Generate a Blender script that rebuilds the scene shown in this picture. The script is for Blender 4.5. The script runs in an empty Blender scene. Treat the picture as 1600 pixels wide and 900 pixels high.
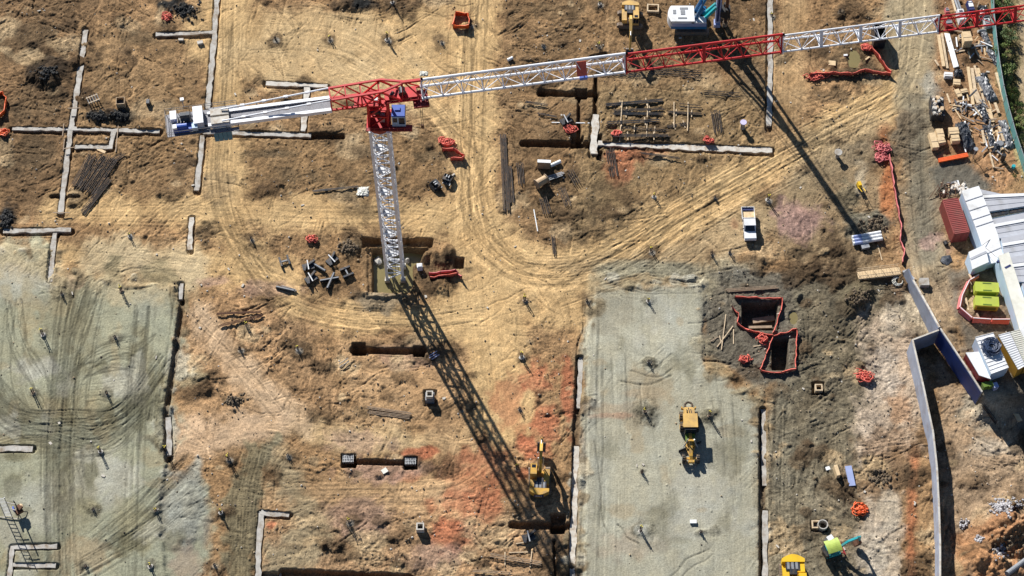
import bpy, math, random
import numpy as np
from mathutils import Vector, Matrix

SC = bpy.context.scene
COL = SC.collection
R = math.radians
rng = np.random.default_rng(7)
random.seed(7)

# ---------------------------------------------------------------- camera, sky, sun, exposure
F, T, D0 = 2900.0, R(30.0), 271.0          # focal length (px of a 1600 wide frame), tilt, distance
CT, ST = math.cos(T), math.sin(T)
CY, CZ = -D0 * ST, D0 * CT
cam_d = bpy.data.cameras.new("camera")
cam = bpy.data.objects.new("camera", cam_d)
COL.objects.link(cam)
cam.location = (0, CY, CZ)
cam.rotation_euler = (T, 0, 0)
cam_d.sensor_width = 36.0
cam_d.lens = F / 1600.0 * 36.0
cam_d.clip_start = 1.0
cam_d.clip_end = 12000.0
SC.camera = cam

SUN_EL = R(31.0)
SH = Vector((0.455, -0.890, 0)).normalized()          # way the shadows fall on the ground
world = bpy.data.worlds.new("World")
SC.world = world
world.use_nodes = True
nt = world.node_tree
sky = nt.nodes.new("ShaderNodeTexSky")
sky.sky_type = 'NISHITA'
sky.sun_disc = False
sky.sun_elevation = SUN_EL
sky.sun_rotation = math.atan2(-SH.x, -SH.y)
sky.air_density = 1.0
sky.dust_density = 0.3
sky.ozone_density = 4.0
nt.links.new(sky.outputs[0], nt.nodes["Background"].inputs[0])
nt.nodes["Background"].inputs[1].default_value = 0.042
sun_d = bpy.data.lights.new("sun", 'SUN')
sun_d.energy = 5.0
sun_d.angle = R(0.5)
sun_d.color = (1.0, 0.965, 0.90)
sun = bpy.data.objects.new("sun", sun_d)
COL.objects.link(sun)
sd = Vector((SH.x * math.cos(SUN_EL), SH.y * math.cos(SUN_EL), -math.sin(SUN_EL)))
sun.rotation_euler = sd.to_track_quat('-Z', 'Y').to_euler()
sun.location = (-60, 120, 150)
SC.view_settings.view_transform = 'Standard'
SC.view_settings.look = 'None'
SC.view_settings.exposure = 0.80
SC.view_settings.gamma = 1.0
SC.view_settings.use_curve_mapping = False


def unproj(px, py, z=0.0):
    """photo pixel -> world point at height z"""
    a = (px - 800.0) / F
    v = (py - 450.0) / F
    dy = -v * CT + ST
    dz = -v * ST - CT
    s = (z - CZ) / dz
    return Vector((a * s, CY + dy * s, z))


def proj(x, y, z):
    ry, rz = y - CY, z - CZ
    d = ry * ST - rz * CT
    u = ry * CT + rz * ST
    return 800.0 + F * x / d, 450.0 - F * u / d


def lin(c):
    c = np.asarray(c, float) / 255.0
    return np.where(c <= 0.04045, c / 12.92, ((c + 0.055) / 1.055) ** 2.4)


# ---------------------------------------------------------------- painting the soil: masks and relief on a plan of the site
KA = 0.66
MG = 100
CW, CH = 1600 + 2 * MG, 900 + 2 * MG
XX, YY = np.meshgrid(np.arange(CW) - MG + 0.0, np.arange(CH) - MG + 0.0)
TAB = rng.random((8, 256, 256))


def vnoise(u, v, seed):
    t = TAB[seed % 8]
    o = seed * 37
    iu, iv = np.floor(u).astype(int), np.floor(v).astype(int)
    fu, fv = u - iu, v - iv
    fu = fu * fu * (3 - 2 * fu)
    fv = fv * fv * (3 - 2 * fv)
    a, b = (iu + o) & 255, (iu + o + 1) & 255
    c, d = (iv + o) & 255, (iv + o + 1) & 255
    return (t[c, a] * (1 - fu) + t[c, b] * fu) * (1 - fv) + (t[d, a] * (1 - fu) + t[d, b] * fu) * fv


def fbm(u, v, seed, octv=4, gain=0.5):
    s = np.zeros_like(u)
    a, n = 1.0, 0.0
    for i in range(octv):
        s += a * vnoise(u, v, seed + i)
        n += a
        a *= gain
        u, v = u * 2.03 + 11.3, v * 2.03 + 5.7
    return s / n - 0.5          # about -0.35 .. 0.35


def sstep(a, b, x):
    t = np.clip((x - a) / (b - a), 0, 1)
    return t * t * (3 - 2 * t)


N1 = fbm(XX / 60, YY / 60, 1, 5)
N2 = fbm(XX / 14, YY / 14, 2, 4)
N3 = fbm(XX / 5, YY / 5, 3, 3)
N4 = fbm(XX / 130, YY / 130, 4, 4)
WOB = N1 * 1.1 + N2 * 0.8
colr = np.zeros((CH, CW, 3))
colr[:] = lin((166, 127, 82)) * KA
rough = np.full((CH, CW), 0.8)
hgt = np.zeros((CH, CW))
tint = np.zeros((CH, CW))
rut = np.zeros((CH, CW))


def win(pts, pad):
    p = np.array(pts, float)
    x0, y0 = np.floor(p.min(0) - pad).astype(int) + MG
    x1, y1 = np.ceil(p.max(0) + pad).astype(int) + MG + 1
    return slice(max(0, y0), min(CH, y1)), slice(max(0, x0), min(CW, x1))


def seg_d(X, Y, a, b):
    dx, dy = b[0] - a[0], b[1] - a[1]
    L = dx * dx + dy * dy + 1e-9
    t = np.clip(((X - a[0]) * dx + (Y - a[1]) * dy) / L, 0, 1)
    return np.hypot(X - a[0] - t * dx, Y - a[1] - t * dy)


def poly_sd(pts, pad=40):
    w = win(pts, pad)
    X, Y = XX[w], YY[w]
    ins = np.zeros(X.shape, bool)
    d = np.full(X.shape, 1e9)
    n = len(pts)
    for i in range(n):
        a, b = pts[i], pts[(i + 1) % n]
        d = np.minimum(d, seg_d(X, Y, a, b))
        if a[1] != b[1]:
            c = ((a[1] > Y) != (b[1] > Y)) & (X < (b[0] - a[0]) * (Y - a[1]) / (b[1] - a[1]) + a[0])
            ins ^= c
    return w, np.where(ins, d, -d)


def line_sd(pts, wd, pad=40):
    w = win(pts, pad + wd)
    X, Y = XX[w], YY[w]
    d = np.full(X.shape, 1e9)
    for a, b in zip(pts[:-1], pts[1:]):
        d = np.minimum(d, seg_d(X, Y, a, b))
    return w, wd / 2.0 - d


def zone(sdw, c, soft=8, wob=16, al=1.0, ro=None, h=0.0, hs=2.0, hw=4.0):
    w, sd_ = sdw
    m = sstep(-soft, soft, sd_ + wob * WOB[w] * 2) * al
    if c is not None:
        cc = lin(c) * KA
        colr[w] = colr[w] * (1 - m[..., None]) + cc * m[..., None]
    if ro is not None:
        rough[w] = rough[w] * (1 - m) + ro * m
    if h:
        hgt[w] += h * sstep(-hs, hs, sd_ + hw * WOB[w])
    return w, m


def blob(cx, cy, rx, ry, c, al=1.0, wob=1.0, ro=None, h=0.0, p=1.0):
    w = win([(cx - rx * 1.7, cy - ry * 1.7), (cx + rx * 1.7, cy + ry * 1.7)], 0)
    r = np.hypot((XX[w] - cx) / rx, (YY[w] - cy) / ry) + WOB[w] * wob * 1.2
    m = sstep(1.15, 0.55, r) * al
    if c is not None:
        colr[w] = colr[w] * (1 - m[..., None]) + lin(c) * KA * m[..., None]
    if ro is not None:
        rough[w] = rough[w] * (1 - m) + ro * m
    if h:
        hgt[w] += h * sstep(1.2, 0.0, r) ** p
    return w, m


# ---- large soil colours
TAN, LTAN, BRN, DBR = (211, 171, 111), (215, 181, 128), (150, 116, 78), (112, 86, 58)
GRY, LGRY, OLV, ORG, PNK = (172, 168, 150), (186, 182, 168), (143, 132, 98), (192, 108, 66), (184, 146, 126)
# brown patches on the upper left and centre
zone(poly_sd([(-100, -100), (240, -100), (140, 60), (110, 200), (80, 340), (-100, 340)]), (128, 98, 64), 30, 30, .9, 1.0)
zone(poly_sd([(130, 50), (320, 40), (315, 330), (110, 320)]), (154, 120, 78), 20, 20, .85, .9)
zone(poly_sd([(345, 200), (700, 200), (705, 330), (345, 330)]), (142, 110, 70), 20, 20, .85, .9)
zone(poly_sd([(370, 370), (720, 350), (730, 470), (470, 470)]), (144, 110, 70), 20, 20, .9, .9)
zone(poly_sd([(290, 470), (480, 470), (540, 640), (290, 660)]), (176, 136, 92), 20, 20, .85, .8)
zone(poly_sd([(540, 520), (740, 520), (720, 660), (540, 660)]), (182, 142, 96), 20, 20, .85, .8)
zone(poly_sd([(780, 120), (950, 120), (960, 330), (900, 400), (800, 380)]), (138, 106, 68), 16, 16, .9, .9)
zone(poly_sd([(930, 130), (1200, 120), (1200, 330), (950, 420), (880, 400)]), (146, 118, 78), 20, 20, .9, .9)
zone(poly_sd([(780, -100), (1200, -100), (1200, 120), (790, 120)]), (138, 106, 68), 20, 25, .9, 1.0)
zone(poly_sd([(560, -40), (760, -40), (740, 110), (640, 110)]), (138, 106, 68), 20, 25, .7, 1.0)
zone(poly_sd([(400, 780), (900, 780), (900, 1000), (400, 1000)]), (172, 134, 94), 24, 24, .8, .9)
# the haul roads, packed and pale
for pts, wd, c, al in [
    ([(360, -100), (356, 120), (350, 310)], 60, TAN, .95),
    ([(350, 60), (520, 80), (720, 60)], 110, TAN, .8),
    ([(360, 90), (500, 110), (640, 150)], 60, LTAN, .6),
    ([(430, 40), (560, 50), (640, 120)], 60, LTAN, .5),
    ([(745, -100), (742, 120), (742, 330), (790, 400), (850, 425)], 62, TAN, .95),
    ([(742, 330), (760, 470), (780, 560), (790, 640)], 90, TAN, .9),
    ([(620, 120), (680, 170), (730, 240)], 40, TAN, .8),
    ([(850, 425), (960, 405), (1080, 330), (1240, 240), (1390, 155), (1425, 60), (1430, -100)], 56, TAN, .95),
    ([(1240, -100), (1235, 100), (1230, 220)], 40, (186, 148, 98), .8),
    ([(850, 440), (1000, 420), (1100, 400), (1300, 250)], 50, (178, 150, 108), .8),
    ([(90, 325), (300, 330), (480, 335), (700, 340)], 46, TAN, .9),
    ([(90, 395), (290, 410), (440, 430), (460, 480), (560, 500), (760, 500)], 40, TAN, .9),
    ([(350, 330), (380, 400), (440, 450)], 50, TAN, .85),
    ([(700, 500), (820, 460), (900, 470)], 90, TAN, .8),
    ([(430, 650), (560, 690), (720, 690)], 36, LTAN, .7),
    ([(400, 770), (560, 775), (700, 770)], 50, (198, 158, 110), .8),
    ([(310, 500), (370, 570), (420, 620), (470, 660)], 40, (206, 172, 134), .8),
    ([(150, 400), (290, 420)], 60, (205, 182, 140), .8),
    ([(1340, 230), (1290, 300), (1240, 330)], 60, (170, 138, 94), .5),
    ([(280, 690), (340, 680), (430, 660)], 50, (208, 172, 134), .8),
    ([(660, 600), (700, 700), (740, 720)], 60, (190, 148, 100), .6),
]:
    zone(line_sd(pts, wd), c, 14, 14, al, .3)
# crushed rock pad on the left: several tones
w_, mL = zone(poly_sd([(-100, 392), (80, 388), (88, 440), (140, 428), (205, 442), (275, 448), (287, 480), (276, 560), (262, 640),
               (262, 720), (252, 790), (310, 755), (330, 810), (312, 1000), (-100, 1000)]), (160, 158, 132), 14, 26, 1, .16)
for cx, cy, rx, ry, c, al in [(110, 520, 70, 80, OLV, .55), (60, 640, 80, 40, OLV, .6), (140, 640, 60, 50, OLV, .5), (220, 560, 30, 60, OLV, .6),
                          (60, 580, 60, 25, LGRY, .7), (190, 600, 40, 30, LGRY, .6), (170, 740, 50, 60, LGRY, .7), (60, 800, 60, 60, LGRY, .5),
                          (120, 780, 40, 80, OLV, .5), (210, 820, 40, 60, (168, 158, 120), .6), (30, 700, 60, 30, OLV, .6), (130, 870, 60, 40, (176, 150, 112), .6),
                          (280, 800, 50, 70, (166, 162, 148), .8), (290, 880, 30, 30, PNK, .4), (20, 440, 60, 40, LGRY, .6), (30, 880, 60, 30, OLV, .6),
                          (230, 480, 40, 30, (160, 158, 138), .6), (40, 850, 50, 30, (120, 116, 96), .6)]:
    blob(cx, cy, rx, ry, c, al)
zone(poly_sd([(432, 684), (412, 690), (384, 694), (366, 742), (350, 800), (342, 1000), (404, 1000), (406, 800), (418, 740), (430, 704)]), (128, 117, 88), 9, 20, .9, .4)
zone(line_sd([(430, 720), (500, 830), (420, 900)], 50), (150, 138, 108), 16, 24, .7, .5)
zone(poly_sd([(270, 760), (310, 720), (320, 800), (290, 860), (260, 830)]), (160, 160, 148), 8, 10, .8, .4)
# crushed rock pad on the right
w_, mR = zone(poly_sd([(930, 448), (1098, 440), (1096, 560), (1150, 600), (1192, 640), (1188, 1000), (898, 1000), (912, 560)]), (176, 171, 150), 7, 16, 1, .12)
for cx, cy, rx, ry, c, al in [(950, 500, 40, 50, (168, 158, 134), .6), (1050, 520, 40, 60, (184, 182, 166), .6), (1090, 780, 60, 90, (184, 181, 168), .6),
                          (960, 640, 60, 14, (180, 156, 126), .6), (980, 850, 60, 30, (180, 158, 134), .5), (930, 750, 24, 120, (166, 164, 150), .6),
                          (1010, 420, 80, 14, (150, 146, 124), .7), (1000, 615, 40, 8, (196, 160, 120), .5), (1000, 620, 60, 40, (168, 160, 140), .4)]:
    blob(cx, cy, rx, ry, c, al)
zone(line_sd([(940, 425), (1060, 425), (1180, 425)], 28), (158, 150, 124), 10, 12, .7, .7)
# orange clay
for cx, cy, rx, ry, al in [(838, 590, 36, 36, .75), (850, 660, 34, 40, .8), (830, 705, 34, 30, .9), (800, 640, 40, 60, .5), (720, 790, 60, 40, .6), (705, 830, 40, 36, .8), (730, 760, 60, 40, .4),
                       (886, 620, 12, 70, .8), (780, 720, 50, 40, .5), (655, 708, 24, 10, .9), (640, 745, 20, 10, .5), (820, 735, 30, 20, .7), (950, 650, 40, 6, .3), (425, 820, 14, 8, .7),
                       (970, 250, 26, 30, .6), (990, 238, 60, 10, .5), (1145, 350, 20, 22, .3)]:
    blob(cx, cy, rx, ry, ORG, al, 1.2)
zone(line_sd([(1380, 205), (1388, 260), (1384, 340)], 14), (186, 116, 60), 8, 8, .9)
zone(line_sd([(1428, 700), (1424, 780), (1422, 900), (1420, 1000)], 17), (178, 108, 62), 6, 8, .9)
blob(1400, 560, 20, 40, (190, 140, 96), .6)
# pinkish clay
for cx, cy, rx, ry, al in [(1245, 345, 44, 34, .8), (560, 690, 60, 22, .5), (590, 735, 80, 18, .7), (560, 810, 50, 30, .6), (680, 870, 60, 24, .6),
                       (640, 560, 60, 20, .5), (420, 450, 60, 14, .6), (330, 440, 40, 10, .6), (1450, 385, 40, 22, .6), (1380, 460, 30, 30, .5), (110, 440, 20, 14, .5)]:
    blob(cx, cy, rx, ry, PNK, al)
# right-hand side of the site: wet grey browns, then pale rock by the wall
zone(poly_sd([(1098, 425), (1250, 420), (1260, 610), (1180, 600), (1100, 555)]), (108, 102, 90), 8, 10, .95, .8)
zone(poly_sd([(1250, 200), (1375, 190), (1380, 420), (1330, 470), (1240, 430), (1210, 380)]), (150, 130, 98), 20, 20, .6, .8)
zone(poly_sd([(1235, 430), (1400, 420), (1400, 600), (1340, 740), (1200, 780), (1200, 610), (1255, 590)]), (112, 102, 82), 14, 16, .95, .9)
zone(poly_sd([(1195, 640), (1330, 640), (1360, 900), (1340, 1000), (1195, 1000)]), (122, 110, 88), 10, 12, .9, .8)
zone(poly_sd([(1200, 600), (1240, 600), (1300, 1000), (1200, 1000)]), (136, 126, 104), 16, 16, .6, .7)
zone(poly_sd([(1350, 500), (1440, 480), (1440, 700), (1350, 720)]), (190, 166, 142), 16, 24, .85, .8)
zone(poly_sd([(1345, 770), (1410, 770), (1412, 1000), (1345, 1000)]), (190, 172, 150), 12, 18, .85, .5)
zone(poly_sd([(1410, 440), (1470, 520), (1430, 530), (1400, 480)]), (188, 172, 146), 8, 12, .8)
blob(1340, 460, 30, 26, (112, 100, 74), .8, 1, 1)
blob(1380, 700, 60, 40, (150, 116, 84), .6)
blob(1380, 745, 40, 30, (128, 104, 80), .6)
# yard, gravel road and the ground by the offices
zone(poly_sd([(1415, 150), (1470, 170), (1470, 300), (1480, 400), (1500, 470), (1440, 470), (1412, 400)]), (150, 134, 108), 12, 14, .9, .4)
zone(line_sd([(1436, 200), (1440, 300), (1450, 400)], 24), (128, 120, 102), 10, 12, .8, .4)
zone(poly_sd([(1380, -100), (1470, -100), (1465, 170), (1400, 170)]), (172, 156, 124), 12, 14, .8, .3)
zone(poly_sd([(1452, 262), (1500, 240), (1560, 288), (1540, 305), (1470, 300)]), (104, 102, 94), 8, 8, .9, .4)
zone(poly_sd([(1470, -100), (1552, -100), (1560, 130), (1600, 260), (1560, 300), (1520, 260), (1475, 230), (1460, 150)]), (168, 124, 82), 10, 14, .9, .7)
blob(1452, 130, 18, 26, (172, 166, 152), .8)
zone(poly_sd([(1440, 430), (1500, 430), (1500, 520), (1530, 600), (1470, 520)]), (168, 142, 110), 10, 14, .8, .6)
zone(poly_sd([(1480, 420), (1640, 400), (1640, 660), (1540, 640), (1500, 540)]), (112, 104, 92), 8, 10, .85, .5)
zone(poly_sd([(1500, 440), (1530, 430), (1580, 500), (1530, 520), (1500, 500)]), (140, 112, 84), 6, 8, .9, .8)
zone(poly_sd([(1550, 640), (1700, 620), (1700, 690), (1580, 690)]), (112, 108, 102), 6, 8, .9, .4)
zone(poly_sd([(1465, 560), (1520, 620), (1600, 690), (1700, 690), (1700, 1000), (1470, 1000)]), (176, 146, 114), 10, 16, .9, .7)
blob(1545, 640, 50, 40, (178, 168, 148), .7)
blob(1560, 700, 60, 20, (196, 180, 158), .6)
blob(1570, 870, 80, 60, (178, 120, 70), .8, 1, 1)
blob(1530, 880, 40, 30, (178, 126, 78), .8, 1, 1)
zone(poly_sd([(1548, -100), (1720, -100), (1720, 320), (1600, 280), (1570, 180), (1557, 110)]), (150, 134, 88), 4, 8, .95, .8)
zone(line_sd([(1605, -100), (1606, 60), (1604, 150), (1640, 260)], 26), (196, 168, 128), 6, 8, .9, .3)
# near-black raised patches, then dark brown and grey brown ones
for cx, cy, rx, ry in [(75, 110, 25, 17), (70, 122, 16, 10), (288, 18, 30, 20), (268, 8, 24, 14), (155, 182, 22, 9), (188, 180, 22, 9), (8, 344, 16, 24), (560, 8, 30, 10)]:
    blob(cx, cy, rx * 1.15, ry * 1.15, (38, 38, 38), 1.0, 1.1, 1.0, 0.5, .7)
for cx, cy, rx, ry, al in [(1270, 75, 0, 0, 0), (1330, 85, 40, 24, .7), (1345, 115, 50, 14, .8), (1300, 150, 40, 16, .6), (545, 385, 22, 16, .7), (500, 375, 20, 12, .4),
                       (365, 625, 20, 14, .6), (560, 645, 30, 14, .5), (370, 260, 0, 0, 0), (890, 330, 60, 40, .3), (440, 60, 0, 0, 0), (40, 60, 70, 30, .4), (60, 160, 60, 30, .3), (40, 240, 50, 30, .4),
                       (320, 365, 26, 26, .6), (1360, 345, 30, 20, .6), (1325, 300, 40, 20, .3), (640, 420, 60, 30, .5), (580, 330, 60, 10, .4), (520, 300, 50, 10, .5), (465, 275, 50, 14, .5), (440, 240, 80, 8, .6), (680, 245, 40, 8, .6),
                       (960, 330, 50, 40, .35), (1020, 110, 60, 14, .5), (860, 20, 60, 20, .4), (215, 60, 30, 10, .5), (1520, 140, 40, 50, .3), (440, 130, 50, 12, .3)]:
    if rx:
        blob(cx, cy, rx, ry, (98, 82, 58), al, 1.4, 1.0)
for cx, cy, rx, ry, al in [(590, 470, 50, 20, .7), (330, 285, 40, 30, .3), (1340, 240, 40, 20, .3), (1180, 130, 30, 40, .2)]:
    blob(cx, cy, rx, ry, (150, 136, 112), al)

# soil turned up round every group of starter bars
ROWS = [
    ('of the left grey pad', [(67, 523, 'upper left pair'), (180, 528, 'upper right pair'), (52, 614, 'second row, left'), (167, 615, 'second row, right'), (157, 706, 'third row, middle'), (146, 796, 'fourth row, first from the ladder'),
                              (243, 797, 'fourth row, beside the pad edge'), (134, 885, 'bottom row, first'), (235, 885, 'bottom row, second'), (97, 460, 'top corner'), (190, 455, 'top edge')]),
    ('right of the left pad', [(345, 801, 'beside the crawler tracks'), (335, 883, 'near the bottom edge'), (357, 717, 'above the crawler tracks'), (375, 546, 'below the rusty bars'), (465, 546, 'left of the trench with two pits'),
                              (450, 712, 'left of the two formwork boxes'), (385, 508, 'just right of the rusty bars'), (275, 532, 'on the pad edge'), (260, 705, 'at the lower pad edge'), (365, 625, 'in a patch of dark clods'), (545, 815, 'with a hanging cable, centre bottom')]),
    ('around the haul roads', [(203, 369, 'alone on the pale track'), (393, 374, 'left of the steel pieces'), (820, 469, 'on the open tan ground'), (917, 470, 'at the top left of the right pad'), (815, 558, 'above the orange clay'),
                               (812, 640, 'on orange clay'), (808, 733, 'left of the lower excavator'), (720, 640, 'beside the crane shadow')]),
    ('of the right grey pad', [(1013, 471, 'topmost'), (1013, 566, 'with a dark frame'), (1007, 643, 'in a ring of dark soil'), (1003, 738, 'fourth down'), (1001, 830, 'lowest in its line'), (1095, 832, 'with a spill of soil'), (1108, 650, 'beside the grader')]),
    ('in the soil left of the boom shadow', [(1022, 308, 'upper left'), (1117, 309, 'upper right'), (1017, 392, 'lower left'), (1112, 397, 'beside scattered steel'), (1200, 313, 'near the pickup truck'), (1140, 395, 'below the pickup truck')]),
    ('above the boom', [(605, 62, 'third from the orange fence'), (690, 66, 'nearest the orange fence'), (515, 61, 'in a tan hollow'), (430, 61, 'with a white collar'), (937, 6, 'at the top edge'), (848, 71, 'with a pale collar'), (935, 72, 'left of the digging bucket'),
                        (1312, 18, 'beside a red ball'), (613, 4, 'on the treaded ground'), (735, 40, 'right of the orange fence'), (1205, 25, 'on the strip beside the rig'), (885, 190, 'beside dark steel')]),
]

for where, lst in ROWS:
    for k, (x, y, w_) in enumerate(lst):
        pad = where.startswith('of the')
        blob(x, y, 11 + (k * 5) % 7, 9 + (k * 3) % 5, (112, 106, 88) if pad else (112, 88, 60), .75, 1.3, .8, .25)
        blob(x + 2, y + 3, 5, 4, (196, 190, 178), .5, 1.0)
for x, y, rx, ry, al in [(1007, 645, 18, 16, .6), (1108, 652, 18, 16, .6), (1110, 833, 20, 14, .5), (1012, 566, 20, 12, .4)]:
    blob(x, y, rx, ry, (104, 98, 80), al, 1.8, .9, .2)

# churned dark patches and pale scrapes, soil spilled over the pad edges
rp = np.random.default_rng(21)
cnt = 0
while cnt < 470:
    x, y = rp.random() * 1620 - 10, rp.random() * 920 - 10
    if rough[int(y) + MG, int(x) + MG] < .6:
        continue
    s_ = 4 + rp.random() ** 2 * 16
    c = (92, 70, 46) if rp.random() < .68 else (206, 174, 128)
    blob(x, y, s_ * (1 + rp.random()), s_, c, .35 + .4 * rp.random(), 1.6, 1.0, .28 if c[0] < 100 else 0)
    cnt += 1
for pts, n in [([(0, 392), (80, 390), (88, 440), (140, 430), (205, 442), (275, 448)], 40), ([(287, 480), (276, 560), (262, 640), (262, 720), (252, 790)], 24), ([(930, 448), (1010, 444), (1098, 440)], 16), ([(1098, 440), (1096, 560), (1150, 600), (1192, 640)], 20),
               ([(1190, 640), (1188, 900)], 18), ([(912, 560), (898, 900)], 22), ([(930, 450), (912, 560)], 12)]:
    P_ = np.array(pts, float)
    for k in range(n):
        i = rp.integers(len(P_) - 1)
        q = P_[i] + (P_[i + 1] - P_[i]) * rp.random() + rp.normal(0, 5, 2)
        c = [(168, 140, 98), (132, 112, 82), (190, 184, 166), (150, 132, 100)][rp.integers(4)]
        blob(q[0], q[1], 4 + rp.random() * 14, 3 + rp.random() * 8, c, .7, 1.8, .6, .12)
for k in range(60):
    x, y = rp.random() * 290, 400 + rp.random() * 500
    blob(x, y, 6 + rp.random() * 26, 8 + rp.random() * 34, [(112, 108, 80), (192, 188, 170), (132, 124, 92), (176, 160, 122)][rp.integers(4)], .55, 1.6)
for k in range(50):
    x, y = 915 + rp.random() * 270, 450 + rp.random() * 450
    if x > 1090 and y < 620:
        continue
    blob(x, y, 5 + rp.random() * 22, 6 + rp.random() * 30, [(142, 136, 112), (194, 190, 174), (178, 158, 124), (158, 154, 136)][rp.integers(4)], .5, 1.6)

zone(line_sd([(-20, 400), (90, 430), (200, 445), (285, 455)], 30), (192, 166, 122), 18, 26, .55, .4)
zone(line_sd([(925, 450), (1000, 447), (1098, 442)], 26), (160, 148, 118), 14, 22, .6, .5)
zone(line_sd([(1096, 540), (1140, 600), (1192, 636)], 20), (150, 136, 106), 10, 20, .6, .5)
zone(line_sd([(906, 560), (900, 900)], 16), (150, 138, 112), 8, 16, .5, .6)
zone(line_sd([(1188, 640), (1188, 900)], 14), (140, 126, 100), 8, 16, .5, .6)

blob(1245, 345, 40, 30, (176, 136, 126), .8, 1.2)
blob(1362, 348, 40, 24, (116, 112, 98), .8, 1.3, 1.0)
blob(1330, 310, 30, 26, (128, 118, 92), .6, 1.4)
blob(1345, 290, 12, 30, (206, 190, 162), .5, 1.4)
zone(line_sd([(1382, 215), (1388, 260), (1385, 320)], 13), (182, 112, 58), 6, 8, .95)
blob(1420, 190, 26, 60, (136, 126, 106), .5, 1.5)
for x, y, rx, ry, c in [(1450, 380, 30, 18, (186, 150, 136)), (1380, 590, 26, 40, (206, 186, 166)), (1390, 500, 24, 24, (198, 180, 156)), (1408, 640, 20, 30, (196, 150, 110)), (1370, 860, 22, 40, (206, 190, 168)), (1390, 800, 16, 30, (200, 182, 158))]:
    blob(x, y, rx, ry, c, .75, 1.5)

# ---- tracks pressed by machines: bundles of fine lines in colour and in relief
def curve(pts, step=0.8):
    P = np.array(pts, float)
    if len(P) == 2:
        P = np.array([P[0], (P[0] * 2 + P[1]) / 3, (P[0] + P[1] * 2) / 3, P[1]])
    Q = np.vstack([2 * P[0] - P[1], P, 2 * P[-1] - P[-2]])
    out = []
    for i in range(1, len(Q) - 2):
        n = max(2, int(np.hypot(*(Q[i + 1] - Q[i])) / step))
        t = np.linspace(0, 1, n, endpoint=False)[:, None]
        a, b, c, d = Q[i - 1], Q[i], Q[i + 1], Q[i + 2]
        out.append(0.5 * (2 * b + (c - a) * t + (2 * a - 5 * b + 4 * c - d) * t ** 2 + (3 * b - a - 3 * c + d) * t ** 3))
    C = np.vstack(out)
    Tn = np.gradient(C, axis=0)
    Tn /= np.linalg.norm(Tn, axis=1)[:, None] + 1e-9
    return C, np.stack([-Tn[:, 1], Tn[:, 0]], 1)


SPL = {"x": [], "y": [], "t": [], "r": []}


def splat(x, y, t, r):
    SPL["x"].append(x); SPL["y"].append(y); SPL["t"].append(t); SPL["r"].append(r)


def flush():
    x = np.concatenate(SPL["x"]) + MG
    y = np.concatenate(SPL["y"]) + MG
    ok = (x > 1) & (x < CW - 3) & (y > 1) & (y < CH - 3)
    x, y = x[ok], y[ok]
    for key, can in (("t", tint), ("r", rut)):
        v = np.concatenate(SPL[key])[ok]
        ix, iy = x.astype(int), y.astype(int)
        fx, fy = x - ix, y - iy
        flat = np.zeros(CW * CH)
        for dx, dy, wt in ((0, 0, (1 - fx) * (1 - fy)), (1, 0, fx * (1 - fy)), (0, 1, (1 - fx) * fy), (1, 1, fx * fy)):
            flat += np.bincount((iy + dy) * CW + ix + dx, weights=v * wt, minlength=CW * CH)
        can += flat.reshape(CH, CW)
    for k in SPL:
        SPL[k] = []


def tracks(pts, n=1, spread=0, sep=19, bw=5.5, lines=5, st=0.16, sr=0.03, dark=0.5, tread=0.0, wav=1.5):
    C, Nn = curve(pts)
    m = len(C)
    s = np.arange(m) * 0.8
    for _ in range(n):
        off0 = rng.normal(0, 1) * spread + np.interp(s, np.linspace(0, s[-1] + 1, 5), rng.normal(0, wav, 5))
        a0, a1 = sorted(rng.random(2) * 1.5 - 0.25)
        fade = sstep(a0 - .12, a0 + .02, s / (s[-1] + 1)) * sstep(a1 + .14, a1, s / (s[-1] + 1)) if n > 1 else np.ones(m)
        for side in ((-.5, .5) if sep else (0,)):
            for k in range(lines):
                o = off0 + side * sep + (rng.random() - .5) * bw
                sg = -1 if rng.random() < dark else 1
                amp = (0.4 + rng.random()) * fade * np.clip(1 + 0.9 * (vnoise(s / 9.0 + rng.random() * 90, s * 0 + k, 5) - .5) * 2, 0, 2)
                if tread:
                    amp = amp * (1 - tread + tread * (np.sin(s * 2 * np.pi / 3.4 + side * 3) > 0))
                splat(C[:, 0] + Nn[:, 0] * o, C[:, 1] + Nn[:, 1] * o, sg * st * amp, (sg * 0.6 - 0.5) * sr * amp)


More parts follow.
